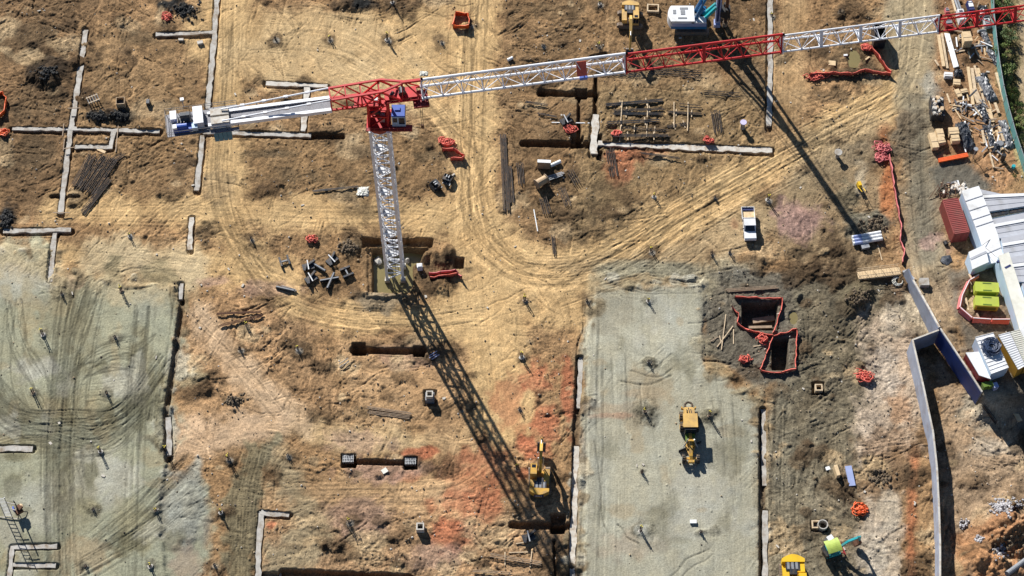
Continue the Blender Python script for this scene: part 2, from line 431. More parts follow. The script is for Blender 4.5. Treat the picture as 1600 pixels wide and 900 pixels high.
for pts, n, sp, st, dk in [
    ([(745, -60), (742, 120), (742, 330), (780, 400), (850, 425), (960, 405), (1080, 330), (1240, 240), (1390, 155), (1425, 60), (1428, -60)], 26, 15, .13, .5),
    ([(735, -60), (740, 200), (750, 420), (770, 600), (780, 700)], 18, 20, .10, .5),
    ([(360, -60), (356, 120), (352, 300), (400, 430), (470, 480), (620, 505), (760, 480)], 22, 14, .11, .5),
    ([(60, 330), (300, 332), (500, 340), (690, 345), (760, 400)], 22, 14, .10, .5),
    ([(80, 400), (290, 418), (420, 432), (520, 490), (760, 500)], 16, 10, .10, .5),
    ([(380, 50), (520, 60), (600, 100), (690, 190), (740, 280)], 18, 18, .10, .5),
    ([(620, 130), (680, 165), (740, 235)], 5, 5, .2, .35),
    ([(1235, -60), (1232, 120), (1215, 260), (1100, 330), (1000, 420)], 16, 14, .10, .5),
    ([(860, 430), (1000, 425), (1150, 420), (1260, 410)], 14, 12, .10, .55),
    ([(1000, 420), (1120, 350), (1260, 290), (1340, 210)], 14, 18, .10, .55),
    ([(1400, 150), (1300, 200), (1180, 270), (1060, 340), (960, 400)], 14, 10, .14, .5),
    ([(1436, 130), (1436, 250), (1450, 400), (1480, 480)], 14, 10, .12, .6),
    ([(280, 690), (420, 665), (600, 680), (720, 690)], 14, 10, .08, .5),
    ([(400, 775), (560, 772), (700, 765), (780, 720)], 26, 12, .13, .55),
    ([(300, 490), (370, 575), (430, 630), (520, 660)], 12, 8, .10, .4),
    ([(500, 520), (505, 600), (520, 650), (600, 690)], 10, 8, .12, .4),
    ([(395, 690), (378, 780), (372, 960)], 14, 6, .16, .55),
    ([(950, 450), (945, 700), (935, 960)], 18, 16, .08, .5),
    ([(1060, 450), (1070, 600), (1100, 800), (1100, 960)], 16, 30, .05, .5),
    ([(1150, 640), (1150, 960)], 10, 20, .05, .5),
    ([(1235, 620), (1225, 760), (1235, 960)], 20, 14, .12, .6),
    ([(1290, 640), (1260, 800), (1260, 960)], 10, 14, .10, .6),
    ([(1380, 760), (1378, 960)], 10, 8, .10, .5),
    ([(150, 200), (240, 130), (310, 110)], 10, 12, .12, .4),
    ([(150, 40), (190, 80), (280, 120)], 10, 12, .14, .4),
    ([(140, 330), (220, 250), (300, 230)], 8, 10, .12, .4),
    ([(820, 560), (880, 560), (880, 760)], 10, 10, .10, .5),
    ([(660, 780), (720, 720), (740, 600)], 12, 20, .08, .4),
    ([(1240, 130), (1280, 190), (1360, 180), (1420, 120)], 10, 8, .14, .5),
    ([(820, 60), (900, 30), (960, 60)], 10, 14, .14, .5),
]:
    tracks(pts, n, sp, st=st * .95, dark=dk, sr=.012)
# left pad: olive wheel bundles and the big turning circles
for pts, n, sp, st in [
    ([(128, 440), (108, 520), (95, 640), (90, 760), (95, 960)], 26, 10, -.11),
    ([(225, 480), (212, 600), (205, 760), (200, 960)], 12, 8, -.08),
    ([(-40, 560), (20, 650), (110, 660), (190, 650), (260, 560)], 12, 8, -.13),
    ([(-40, 690), (60, 672), (150, 690), (215, 640)], 14, 8, -.13),
    ([(130, 580), (180, 560), (215, 562)], 3, 4, -.16),
    ([(25, 470), (40, 560), (80, 620), (110, 680), (120, 740)], 6, 6, -.15),
    ([(150, 460), (130, 540), (120, 640), (160, 700)], 8, 8, -.10),
    ([(150, 850), (220, 790), (290, 720)], 12, 10, -.09),
    ([(100, 700), (110, 790), (115, 900)], 10, 14, -.08),
    ([(120, 900), (220, 840), (330, 760)], 8, 8, -.10),
    ([(25, 470), (20, 600), (60, 700)], 6, 10, -.08),
]:
    tracks(pts, n, sp, st=abs(st) * 2.3, dark=.88, sr=.022)
for pts, n in [([(-30, 590), (10, 645), (70, 668), (150, 662), (215, 625), (250, 575)], 5), ([(-30, 620), (20, 668), (90, 684), (170, 670), (225, 620)], 4), ([(-30, 560), (0, 610), (40, 650), (110, 664)], 3), ([(130, 585), (165, 566), (212, 562)], 2), ([(128, 592), (160, 552), (215, 536), (240, 520)], 2),
               ([(22, 470), (28, 530), (60, 590), (85, 650)], 2), ([(52, 540), (80, 575), (95, 620)], 2), ([(100, 690), (112, 740), (116, 800)], 2), ([(135, 740), (145, 690), (200, 660), (230, 600)], 2), ([(60, 700), (120, 700), (180, 690), (226, 640)], 3), ([(150, 850), (215, 800), (300, 720)], 3),
               ([(110, 440), (100, 520), (92, 640), (95, 740)], 5), ([(150, 450), (135, 500), (112, 560), (100, 640)], 4), ([(225, 490), (214, 600), (206, 700)], 3)]:
    for _ in range(n):
        tracks([(x + rng.normal(0, 3), y + rng.normal(0, 4)) for x, y in pts], 1, 0, sep=18, bw=3.6, lines=3, st=.62, dark=.97, sr=.016)
for pts, n in [([(880, 440), (960, 400), (1080, 325), (1240, 235), (1390, 150)], 6), ([(744, -20), (742, 200), (745, 330), (790, 400), (860, 422)], 6), ([(356, 40), (352, 300), (420, 450)], 4), ([(640, 140), (690, 185), (745, 250)], 3), ([(305, 495), (370, 570), (440, 640)], 3), ([(500, 540), (508, 600), (530, 650)], 2), ([(440, 560), (455, 520), (420, 470)], 2)]:
    for _ in range(n):
        tracks([(x + rng.normal(0, 10), y + rng.normal(0, 8)) for x, y in pts], 1, 0, sep=18, bw=4, lines=3, st=.45, dark=.4 + .5 * (rng.random() < .5), sr=.02)
for pts, n, sp in [([(742, 60), (742, 330), (784, 402), (850, 428), (960, 408), (1080, 332), (1250, 238)], 9, 12), ([(700, 120), (735, 260), (748, 340), (790, 402)], 4, 6), ([(352, -20), (352, 200), (350, 320), (400, 430), (470, 484), (600, 504), (740, 486)], 7, 10), ([(1400, 150), (1250, 228), (1100, 312), (960, 400), (860, 440)], 7, 10),
                  ([(935, 450), (932, 700), (925, 960)], 4, 8), ([(960, 450), (965, 700), (958, 960)], 3, 8), ([(1130, 620), (1140, 800), (1135, 960)], 3, 12), ([(1215, 620), (1212, 780), (1220, 960)], 6, 10), ([(1250, 640), (1240, 780), (1250, 960)], 5, 8)]:
    tracks(pts, n, sp, sep=19, bw=5, lines=4, st=.30, dark=.62, sr=.03)
for pts in [[(1045, 905), (1075, 875), (1110, 860)], [(1060, 905), (1085, 885), (1115, 868)], [(985, 580), (1020, 592), (1052, 578)], [(970, 595), (1010, 600), (1050, 588)],
            [(930, 690), (940, 800), (950, 835)], [(965, 820), (985, 845), (1000, 850)]]:
    tracks(pts, 1, 0, sep=0, bw=3.0, lines=5, st=.35, dark=.9, sr=.03)
# treaded crawler tracks
for pts, n in [([(520, 20), (580, 25), (640, 5)], 3), ([(600, 40), (640, 30), (670, 0)], 3), ([(415, 470), (450, 510), (440, 560)], 2), ([(450, 130), (440, 60), (450, 0)], 1),
               ([(385, 700), (362, 790), (356, 960)], 4), ([(412, 700), (392, 800), (388, 960)], 4), ([(365, 340), (382, 410)], 1), ([(310, 780), (320, 800)], 1), ([(1070, 440), (1095, 440)], 2), ([(545, 40), (560, 20), (620, 25)], 3),
               ([(20, 345), (80, 345)], 1), ([(20, 372), (85, 374)], 1)]:
    tracks(pts, n, 6, sep=14, bw=7, lines=7, st=.3, dark=.8, tread=.9, sr=.05)
# everywhere: short swirling passes that follow a slow direction field
for _ in range(2600):
    x, y = rng.random() * 1700 - 50, rng.random() * 1000 - 50
    a = 2 * np.pi * (vnoise(np.array([x / 170]), np.array([y / 170]), 3)[0]) * 1.6 + rng.normal(0, .25)
    k = rng.normal(0, .006)
    L = 20 + rng.random() * 60
    pts = []
    for i in range(4):
        pts.append((x, y))
        x += math.cos(a) * L / 3
        y += math.sin(a) * L / 3
        a += k * L / 3
    yi, xi = int(np.clip(pts[1][1] + MG, 0, CH - 1)), int(np.clip(pts[1][0] + MG, 0, CW - 1))
    rr = rough[yi, xi]
    onpad = rr < .27
    if onpad and rng.random() < .6:
        continue
    tracks(pts, 1, 0, sep=19 if rng.random() < .35 else 0, bw=6 + 5 * rng.random(), lines=5, st=.09 if onpad else .22, dark=.6, sr=.010 if onpad else .038 * (.4 + rr))
# blade and bucket furrows
for _ in range(420):
    x, y = rng.random() * 1600, rng.random() * 900
    rr = rough[int(y) + MG, int(x) + MG]
    if rr < .6:
        continue
    a = 2 * np.pi * (vnoise(np.array([x / 120]), np.array([y / 120]), 6)[0]) * 1.3
    L = 8 + rng.random() * 22
    tracks([(x, y), (x + math.cos(a) * L, y + math.sin(a) * L)], 1, 0, sep=0, bw=5, lines=3, st=.24, dark=.7, sr=.085)
# hand placed ridges: windrows on the edges of the pads and roads
for pts in [[(940, 440), (1000, 425), (1060, 432), (1095, 436)], [(905, 560), (915, 470)], [(1195, 650), (1198, 760), (1192, 880)], [(330, 480), (380, 490), (430, 470)], [(1240, 400), (1260, 425)],
            [(250, 560), (240, 660)], [(285, 470), (270, 560), (258, 650), (262, 720)], [(1260, 640), (1320, 600)], [(1270, 670), (1340, 640)], [(1290, 690), (1330, 665)], [(760, 760), (745, 830)], [(1330, 340), (1390, 330)],
            [(1205, 560), (1260, 560)], [(1260, 460), (1262, 560)], [(620, 60), (690, 20)], [(840, 20), (780, 60)], [(160, 60), (110, 20)], [(20, 90), (90, 60)], [(0, 150), (60, 130)], [(40, 20), (120, 50)], [(10, 230), (80, 235)],
            [(1100, 560), (1190, 575)], [(1340, 700), (1420, 690)], [(1340, 720), (1420, 705)]]:
    tracks(pts, 4, 6, sep=0, bw=9, lines=5, st=.14, dark=.75, sr=.07)
flush()
# clods and stones
for cnt, kern, st, hh in ((42000, 1, .42, .06), (7000, 2, .42, .13)):
    cx, cy = rng.random(cnt) * (CW - 8) + 4, rng.random(cnt) * (CH - 8) + 4
    ix, iy = cx.astype(int), cy.astype(int)
    rr = rough[iy, ix] * (.3 + 1.6 * np.clip(N1[iy, ix] + .35, 0, .8))
    k = rng.random(cnt) < rr
    ix, iy = ix[k], iy[k]
    sg = rng.normal(-.25, 1, len(ix)) * st
    hv = hh * (.3 + rng.random(len(ix)))
    for dx in range(kern):
        for dy in range(kern):
            np.add.at(tint, (iy + dy, ix + dx), sg)
            np.add.at(hgt, (iy + dy, ix + dx), hv)

N0 = fbm(XX / 2.3, YY / 2.3, 5, 2)
hgt += rough * (N2 * .42 + N3 * .24 + N0 * .055 + N1 * .35) + N3 * .007
hgt += np.clip(rut, -.38, .38)
lum = np.exp(np.clip(tint, -1.0, .7) * .68 + N2 * (.20 + .62 * rough) + N3 * (.10 + .55 * rough) + N0 * (.08 + .4 * rough) + N1 * (.22 + .5 * rough) + N4 * .3 + .05)
wx, wy = XX + N2 * 26, YY + N1 * 60
rg = 1 - np.abs(fbm(wx / 34, wy / 22, 2, 3)) * 2 / .7
rg2 = 1 - np.abs(fbm(wx / 13 + 40, wy / 10, 7, 3)) * 2 / .7
mask_ = sstep(-.05, .22, fbm(XX / 80, YY / 80, 0, 3) + .04)
crease = (sstep(.80, .98, rg) + .8 * sstep(.82, .98, rg2)) * mask_ * np.clip(rough * 1.25 - .25, 0, 1)
hgt -= crease * .13
lum *= np.exp(-crease * .34)
hue = fbm(XX / 25, YY / 25, 6, 4)
colr *= lum[..., None]
colr *= np.exp(hue[..., None] * np.array([.10, 0.0, -.16]))
lum_ = (colr * np.array([.3, .6, .1])).sum(-1, keepdims=True)
colr = (lum_ + (colr - lum_) * .83) * np.array([.995, 1.0, .965])

# ---- pads that stand proud, pits, trenches, heaps (relief only)
def relief(sdw, h, soft=.8, wob=2.0):
    w, s_ = sdw
    hgt[w] += h * sstep(-soft, soft, s_ + wob * WOB[w] * 2)


PAD_L = [(-200, 392), (80, 388), (88, 440), (140, 428), (205, 442), (275, 448), (284, 480), (274, 560), (258, 640), (260, 720), (250, 790), (258, 900), (258, 1200), (-200, 1200)]
relief(poly_sd(PAD_L), .35, 5, 9)
relief(poly_sd([(930, 448), (1098, 440), (1096, 560), (1150, 600), (1186, 640), (1186, 1200), (906, 1200), (918, 560)]), .22, 3, 7)
relief(poly_sd([(1498, 860), (1545, 780), (1600, 770), (1720, 800), (1720, 1000), (1490, 1000)]), 1.0, 16, 16)
for cx, cy, rx, ry, h in [(1590, 840, 40, 40, 2.2), (1560, 830, 40, 26, 1.4), (1530, 880, 34, 26, 1.8), (1580, 900, 40, 30, 1.6), (1362, 348, 34, 20, .7), (1345, 462, 30, 22, .9), (1330, 300, 30, 14, .4), (1540, 800, 26, 14, .6),
                      (290, 800, 34, 60, .5), (640, 800, 0, 0, 0), (690, 400, 30, 20, .5), (545, 388, 24, 16, .5), (1300, 480, 60, 40, .5), (1330, 560, 50, 30, .4)]:
    if rx:
        w = win([(cx - rx * 1.7, cy - ry * 1.7), (cx + rx * 1.7, cy + ry * 1.7)], 0)
        r_ = np.hypot((XX[w] - cx) / rx, (YY[w] - cy) / ry) + WOB[w] * 1.0
        hgt[w] += h * sstep(1.2, 0.1, r_)
blobs_hole = [(1375, 345, 10, 7, -.5)]
TRENCH = [
    ([(817, 224), (930, 226)], 10, 1.3), ([(843, 145), (932, 147)], 9, 1.2), ([(905, 150), (904, 224)], 6, 1.2), ([(931, 120), (930, 190)], 6, 1.1), ([(553, 547), (663, 549)], 10, 1.2),
    ([(545, 721), (645, 723)], 8, 1.0), ([(800, 820), (893, 822)], 10, 1.2), ([(478, 213), (535, 213)], 9, .9), ([(442, 896), (640, 904)], 14, 1.0), ([(80, 307), (124, 307)], 5, .5),
    ([(925, 90), (945, 86)], 7, .8), ([(866, 846), (868, 900)], 5, .8),
    ([(905, 560), (899, 700), (893, 960)], 10, .55), ([(1190, 640), (1191, 960)], 8, .5), ([(285, 470), (273, 560), (259, 650), (262, 720)], 8, .5),
]
SQPIT = [(561, 546, 10, 9, 1.3), (655, 549, 9, 9, 1.3), (545, 720, 11, 10, 1.2), (642, 723, 11, 10, 1.2), (872, 818, 11, 15, 1.5), (908, 146, 9, 8, 1.3), (846, 145, 5, 5, 1.2), (902, 222, 9, 9, 1.3), (937, 218, 4, 9, 1.0), (937, 242, 4, 8, 1.0),
         (1187, 494, 27, 21, 1.9), (1219, 553, 12, 24, 2.1), (717, 411, 8, 8, 1.0), (672, 622, 10, 12, .5), (1278, 607, 9, 9, .7), (1280, 822, 13, 9, .6), (1372, 345, 8, 6, .4)]
FOOT = {   # poured strip footings: pixel lines and widths
    'f1': [([(134, 48), (126, 110), (118, 160), (112, 205), (103, 270), (95, 336)], 9)],
    'f2': [([(20, 203), (110, 205), (250, 207)], 8), ([(181, 207), (173, 232), (118, 232)], 9)],
    'f3': [([(318, 208), (400, 210), (486, 213)], 8)],
    'f4': [([(343, -60), (337, 40), (325, 172)], 9), ([(334, 54), (244, 56)], 8)],
    'f5': [([(317, 216), (314, 250), (308, 300)], 9)],
    'f6': [([(416, 132), (512, 137)], 8), ([(481, 138), (474, 206)], 9)],
    'f7': [([(930, 186), (927, 242)], 13), ([(934, 229), (1060, 231), (1206, 237)], 11)],
    'f8': [([(1203, -60), (1203, 100), (1201, 200)], 9)],
    'f9': [([(6, 363), (112, 362)], 8), ([(90, 362), (84, 380), (78, 440)], 8)],
    'f10': [([(300, 342), (297, 392)], 8)],
    'f11': [([(409, 802), (405, 850), (401, 960)], 9), ([(409, 803), (452, 806)], 9)],
    'f12': [([(901, 700), (899, 760), (895, 860), (892, 960)], 10)],
    'f13': [([(1193, 640), (1194, 760)], 8)],
    'f14': [([(-60, 703), (52, 703)], 9)],
    'f15': [([(10, 960), (20, 857), (90, 855)], 7), ([(22, 886), (88, 886)], 7)],
    'f16': [([(908, 560), (904, 640)], 8)],
    'f17': [([(264, 655), (266, 715)], 8)],
    'f18': [([(405, 899), (440, 899)], 9)],
    'f19': [([(284, 445), (283, 470)], 7)],
    'f20': [([(1195, 800), (1195, 960)], 8)],
    'f21': [([(250, 0), (250, 0.1)], 0)],
}
for pts, wd, dp in TRENCH:
    relief(line_sd(pts, wd, 8), -dp, .8, 1.6)
    w, s_ = line_sd(pts, wd + 2, 8)
    m = sstep(-1.5, 1.5, s_ + WOB[w] * 2)[..., None] * .6
    colr[w] = colr[w] * (1 - m) + lin((96, 74, 54)) * KA * m
for cx, cy, rx, ry, dp in SQPIT:
    pl = [(cx - rx, cy - ry), (cx + rx, cy - ry), (cx + rx, cy + ry), (cx - rx, cy + ry)]
    relief(poly_sd(pl, 8), -dp, .8, 1.0)
    w, s_ = poly_sd(pl, 8)
    m = sstep(-1.5, 1.5, s_ + 1 + WOB[w] * 2)[..., None] * .6
    colr[w] = colr[w] * (1 - m) + lin((84, 72, 60)) * KA * m
for key, runs in FOOT.items():
    for pts, wd in runs:
        if wd:
            w, s_ = line_sd(pts, wd + 2.5, 8)
            hgt[w] = hgt[w] - .5 * sstep(-.8, .8, s_ + WOB[w] * 1.5)
# the crane's footing pit, flooded
PIT = [(582, 392), (640, 388), (664, 394), (656, 408), (645, 415), (646, 440), (640, 456), (583, 456)]
relief(poly_sd(PIT, 8), -1.5, 1.0, 2.0)
relief(poly_sd([(566, 388), (574, 388), (574, 462), (566, 462)], 8), .35, 1.5, 3)
relief(poly_sd([(572, 460), (650, 460), (650, 466), (572, 466)], 8), .4, 1.5, 3)
relief(poly_sd([(572, 386), (668, 384), (668, 390), (572, 391)], 8), .4, 1.0, 2)
for _x, _y, _r, _h in [(664, 402, 9, .8), (678, 398, 8, .6), (700, 392, 12, .7), (690, 447, 18, .6), (585, 472, 16, .4), (622, 474, 16, .3)]:
    _w = win([(_x - 2 * _r, _y - 2 * _r), (_x + 2 * _r, _y + 2 * _r)], 0)
    hgt[_w] += _h * sstep(1.2, .2, np.hypot((XX[_w] - _x) / _r, (YY[_w] - _y) / _r) + WOB[_w])
relief(poly_sd([(566, 371), (676, 374), (675, 386), (566, 388)], 8), -1.0, 1.0, 2.0)
w, s_ = poly_sd(PIT, 8)
m = sstep(-6, 2, s_ + WOB[w] * 6)[..., None] * .6
colr[w] = colr[w] * (1 - m) + lin((110, 88, 60)) * KA * m
# puddle hollows
for cx, cy, rx, ry in [(1335, 92, 9, 14), (1240, 496, 8, 12), (1252, 470, 6, 9)]:
    w = win([(cx - rx * 2, cy - ry * 2), (cx + rx * 2, cy + ry * 2)], 0)
    r_ = np.hypot((XX[w] - cx) / rx, (YY[w] - cy) / ry) + WOB[w] * .3
    k = sstep(1.25, .7, r_)
    hgt[w] = hgt[w] * (1 - k) - .3 * k

# ---------------------------------------------------------------- ground: one sheet, fine under the camera, running out to the horizon
def axis(a, b, st):
    n = int((b - a) / st)
    fine = np.linspace(a, b, n)
    far = np.array([2, 6, 14, 30, 70, 160, 400, 900, 2000, 5000.0])
    return np.concatenate([(a - far)[::-1], fine, b + far])


gx, gy = axis(-89, 89, .13), axis(-49, 60, .13)
GX, GY = np.meshgrid(gx, gy)
WTOP = 3.8
_pw = [unproj(x, y, z) for x, y, z in [(1423, 434, 2.6), (1448, 479, 3.3), (1467, 513, 3.9), (1482, 537, 3.9), (1533, 613, 3.6)]]
_y0, _y1 = unproj(1450, 375, 0).y, unproj(1450, 436, 2.4).y
_y2, _y3 = unproj(1530, 608, 3.6).y, unproj(1530, 668, 0).y


def yard(X, Y):
    """the office yard, retained by the concrete walls"""
    ys = np.array([p.y for p in _pw])[::-1]
    xs = np.array([p.x for p in _pw])[::-1]
    xe = np.interp(Y, ys, xs) + .25
    soft = np.where(Y > _pw[0].y, 1.0 + 4.0 * sstep(_pw[0].y, _pw[0].y + 3, Y), .18)
    soft = np.where(Y < _pw[-1].y, .18 + 5 * sstep(_pw[-1].y, _pw[-1].y - 4, Y), soft)
    m = sstep(-soft, soft, X - xe)
    h = np.where(Y > _y1, 2.5 * sstep(_y0, _y1, Y), 2.5 + 1.2 * sstep(_y1, unproj(1460, 505, 3.8).y, Y))
    h = np.where(Y < _y2, 3.7 * sstep(_y3, _y2, Y), h)
    return m * h


MACRO = yard(GX, GY)
PXg, PYg = proj(GX, GY, MACRO)


def samp(can, px, py):
    x = np.clip(px + MG, 0, CW - 1.001)
    y = np.clip(py + MG, 0, CH - 1.001)
    ix, iy = x.astype(int), y.astype(int)
    fx, fy = x - ix, y - iy
    if can.ndim == 3:
        fx, fy = fx[..., None], fy[..., None]
    return (can[iy, ix] * (1 - fx) + can[iy, ix + 1] * fx) * (1 - fy) + (can[iy + 1, ix] * (1 - fx) + can[iy + 1, ix + 1] * fx) * fy


edge = np.clip(np.maximum(np.maximum(-PXg - MG, PXg - 1600 - MG), np.maximum(-PYg - MG, PYg - 900 - MG)) + 40, 0, 40) / 40
GZ = MACRO + samp(hgt, PXg, PYg) * (1 - edge)
GC = samp(colr, PXg, PYg) * (1 - edge[..., None]) + lin((170, 134, 92)) * KA * edge[..., None]
GC = np.clip(GC, .008, .72)


def gz(x, y):
    j = int(np.clip(np.searchsorted(gx, x) - 1, 0, len(gx) - 2))
    i = int(np.clip(np.searchsorted(gy, y) - 1, 0, len(gy) - 2))
    fx, fy = (x - gx[j]) / (gx[j + 1] - gx[j]), (y - gy[i]) / (gy[i + 1] - gy[i])
    return float((GZ[i, j] * (1 - fx) + GZ[i, j + 1] * fx) * (1 - fy) + (GZ[i + 1, j] * (1 - fx) + GZ[i + 1, j + 1] * fx) * fy)


def mz(x, y):
    return float(yard(np.array([x]), np.array([y]))[0])


def at(px, py, dz=0.0):
    """ground point seen at a photo pixel, raised by dz"""
    z = 0.0
    for _ in range(6):
        p = unproj(px, py, z)
        z = z * .3 + .7 * gz(p.x, p.y)
    p = unproj(px, py, z)
    p.z = gz(p.x, p.y) + dz
    return p


def up(px, py, h):
    """point seen at a photo pixel that lies h above the (smooth) ground"""
    z = h
    for _ in range(8):
        p = unproj(px, py, z)
        z = .4 * z + .6 * (mz(p.x, p.y) + h)
    return unproj(px, py, z)


def nodes_of(m):
    m.use_nodes = True
    return m.node_tree, m.node_tree.nodes["Principled BSDF"]


def build_ground():
    ny, nx = GX.shape
    co = np.stack([GX, GY, GZ], -1).reshape(-1, 3).astype(np.float32)
    i = np.arange(ny * nx).reshape(ny, nx)
    q = np.stack([i[:-1, :-1], i[:-1, 1:], i[1:, 1:], i[1:, :-1]], -1).reshape(-1, 4).astype(np.int32)
    me = bpy.data.meshes.new("ground")
    me.vertices.add(len(co))
    me.vertices.foreach_set("co", co.ravel())
    me.loops.add(q.size)
    me.loops.foreach_set("vertex_index", q.ravel())
    me.polygons.add(len(q))
    me.polygons.foreach_set("loop_start", np.arange(0, q.size, 4, dtype=np.int32))
    me.polygons.foreach_set("use_smooth", np.ones(len(q), bool))
    me.update(calc_edges=True)
    at_ = me.color_attributes.new("soil", 'FLOAT_COLOR', 'POINT')
    c4 = np.ones((len(co), 4), np.float32)
    c4[:, :3] = GC.reshape(-1, 3)
    c4[:, 3] = np.clip(samp(rough, PXg, PYg), 0, 1).ravel()
    at_.data.foreach_set("color", c4.ravel())
    m = bpy.data.materials.new("soil")
    t, b = nodes_of(m)
    L = t.links.new
    a = t.nodes.new("ShaderNodeVertexColor"); a.layer_name = "soil"
    geo = t.nodes.new("ShaderNodeNewGeometry")
    n1 = t.nodes.new("ShaderNodeTexNoise"); n1.inputs["Scale"].default_value = 5.0; n1.inputs["Detail"].default_value = 5; n1.inputs["Roughness"].default_value = .65
    vo = t.nodes.new("ShaderNodeTexVoronoi"); vo.inputs["Scale"].default_value = 3.2
    L(geo.outputs["Position"], n1.inputs["Vector"]); L(geo.outputs["Position"], vo.inputs["Vector"])
    mr = t.nodes.new("ShaderNodeMapRange"); mr.inputs["From Min"].default_value = .3; mr.inputs["From Max"].default_value = .7
    mr.inputs["To Min"].default_value = .38; mr.inputs["To Max"].default_value = 1.62
    L(n1.outputs["Fac"], mr.inputs["Value"])
    mx = t.nodes.new("ShaderNodeMix"); mx.data_type = 'RGBA'; mx.blend_type = 'MULTIPLY'; mx.inputs["Factor"].default_value = 1
    am = t.nodes.new("ShaderNodeMapRange"); am.inputs["To Min"].default_value = .42; am.inputs["To Max"].default_value = .95
    L(a.outputs["Alpha"], am.inputs["Value"])
    mg = t.nodes.new("ShaderNodeMix"); mg.data_type = 'FLOAT'; mg.inputs["A"].default_value = 1.0
    L(am.outputs["Result"], mg.inputs["Factor"]); L(mr.outputs["Result"], mg.inputs["B"])
    L(a.outputs["Color"], mx.inputs["A"]); L(mg.outputs["Result"], mx.inputs["B"])
    L(mx.outputs["Result"], b.inputs["Base Color"])
    ad = t.nodes.new("ShaderNodeMath"); ad.operation = 'ADD'
    L(n1.outputs["Fac"], ad.inputs[0]); L(vo.outputs["Distance"], ad.inputs[1])
    bp = t.nodes.new("ShaderNodeBump"); bp.inputs["Strength"].default_value = .4; bp.inputs["Distance"].default_value = .06
    sm = t.nodes.new("ShaderNodeMath"); sm.operation = 'MULTIPLY'; sm.inputs[1].default_value = .6
    L(am.outputs["Result"], sm.inputs[0]); L(sm.outputs[0], bp.inputs["Strength"])
    L(ad.outputs[0], bp.inputs["Height"]); L(bp.outputs["Normal"], b.inputs["Normal"])
    b.inputs["Roughness"].default_value = .95
    b.inputs["Specular IOR Level"].default_value = .15
    me.materials.append(m)
    o = bpy.data.objects.new("ground", me)
    COL.objects.link(o)
    o["kind"] = "structure"
    return o


build_ground()

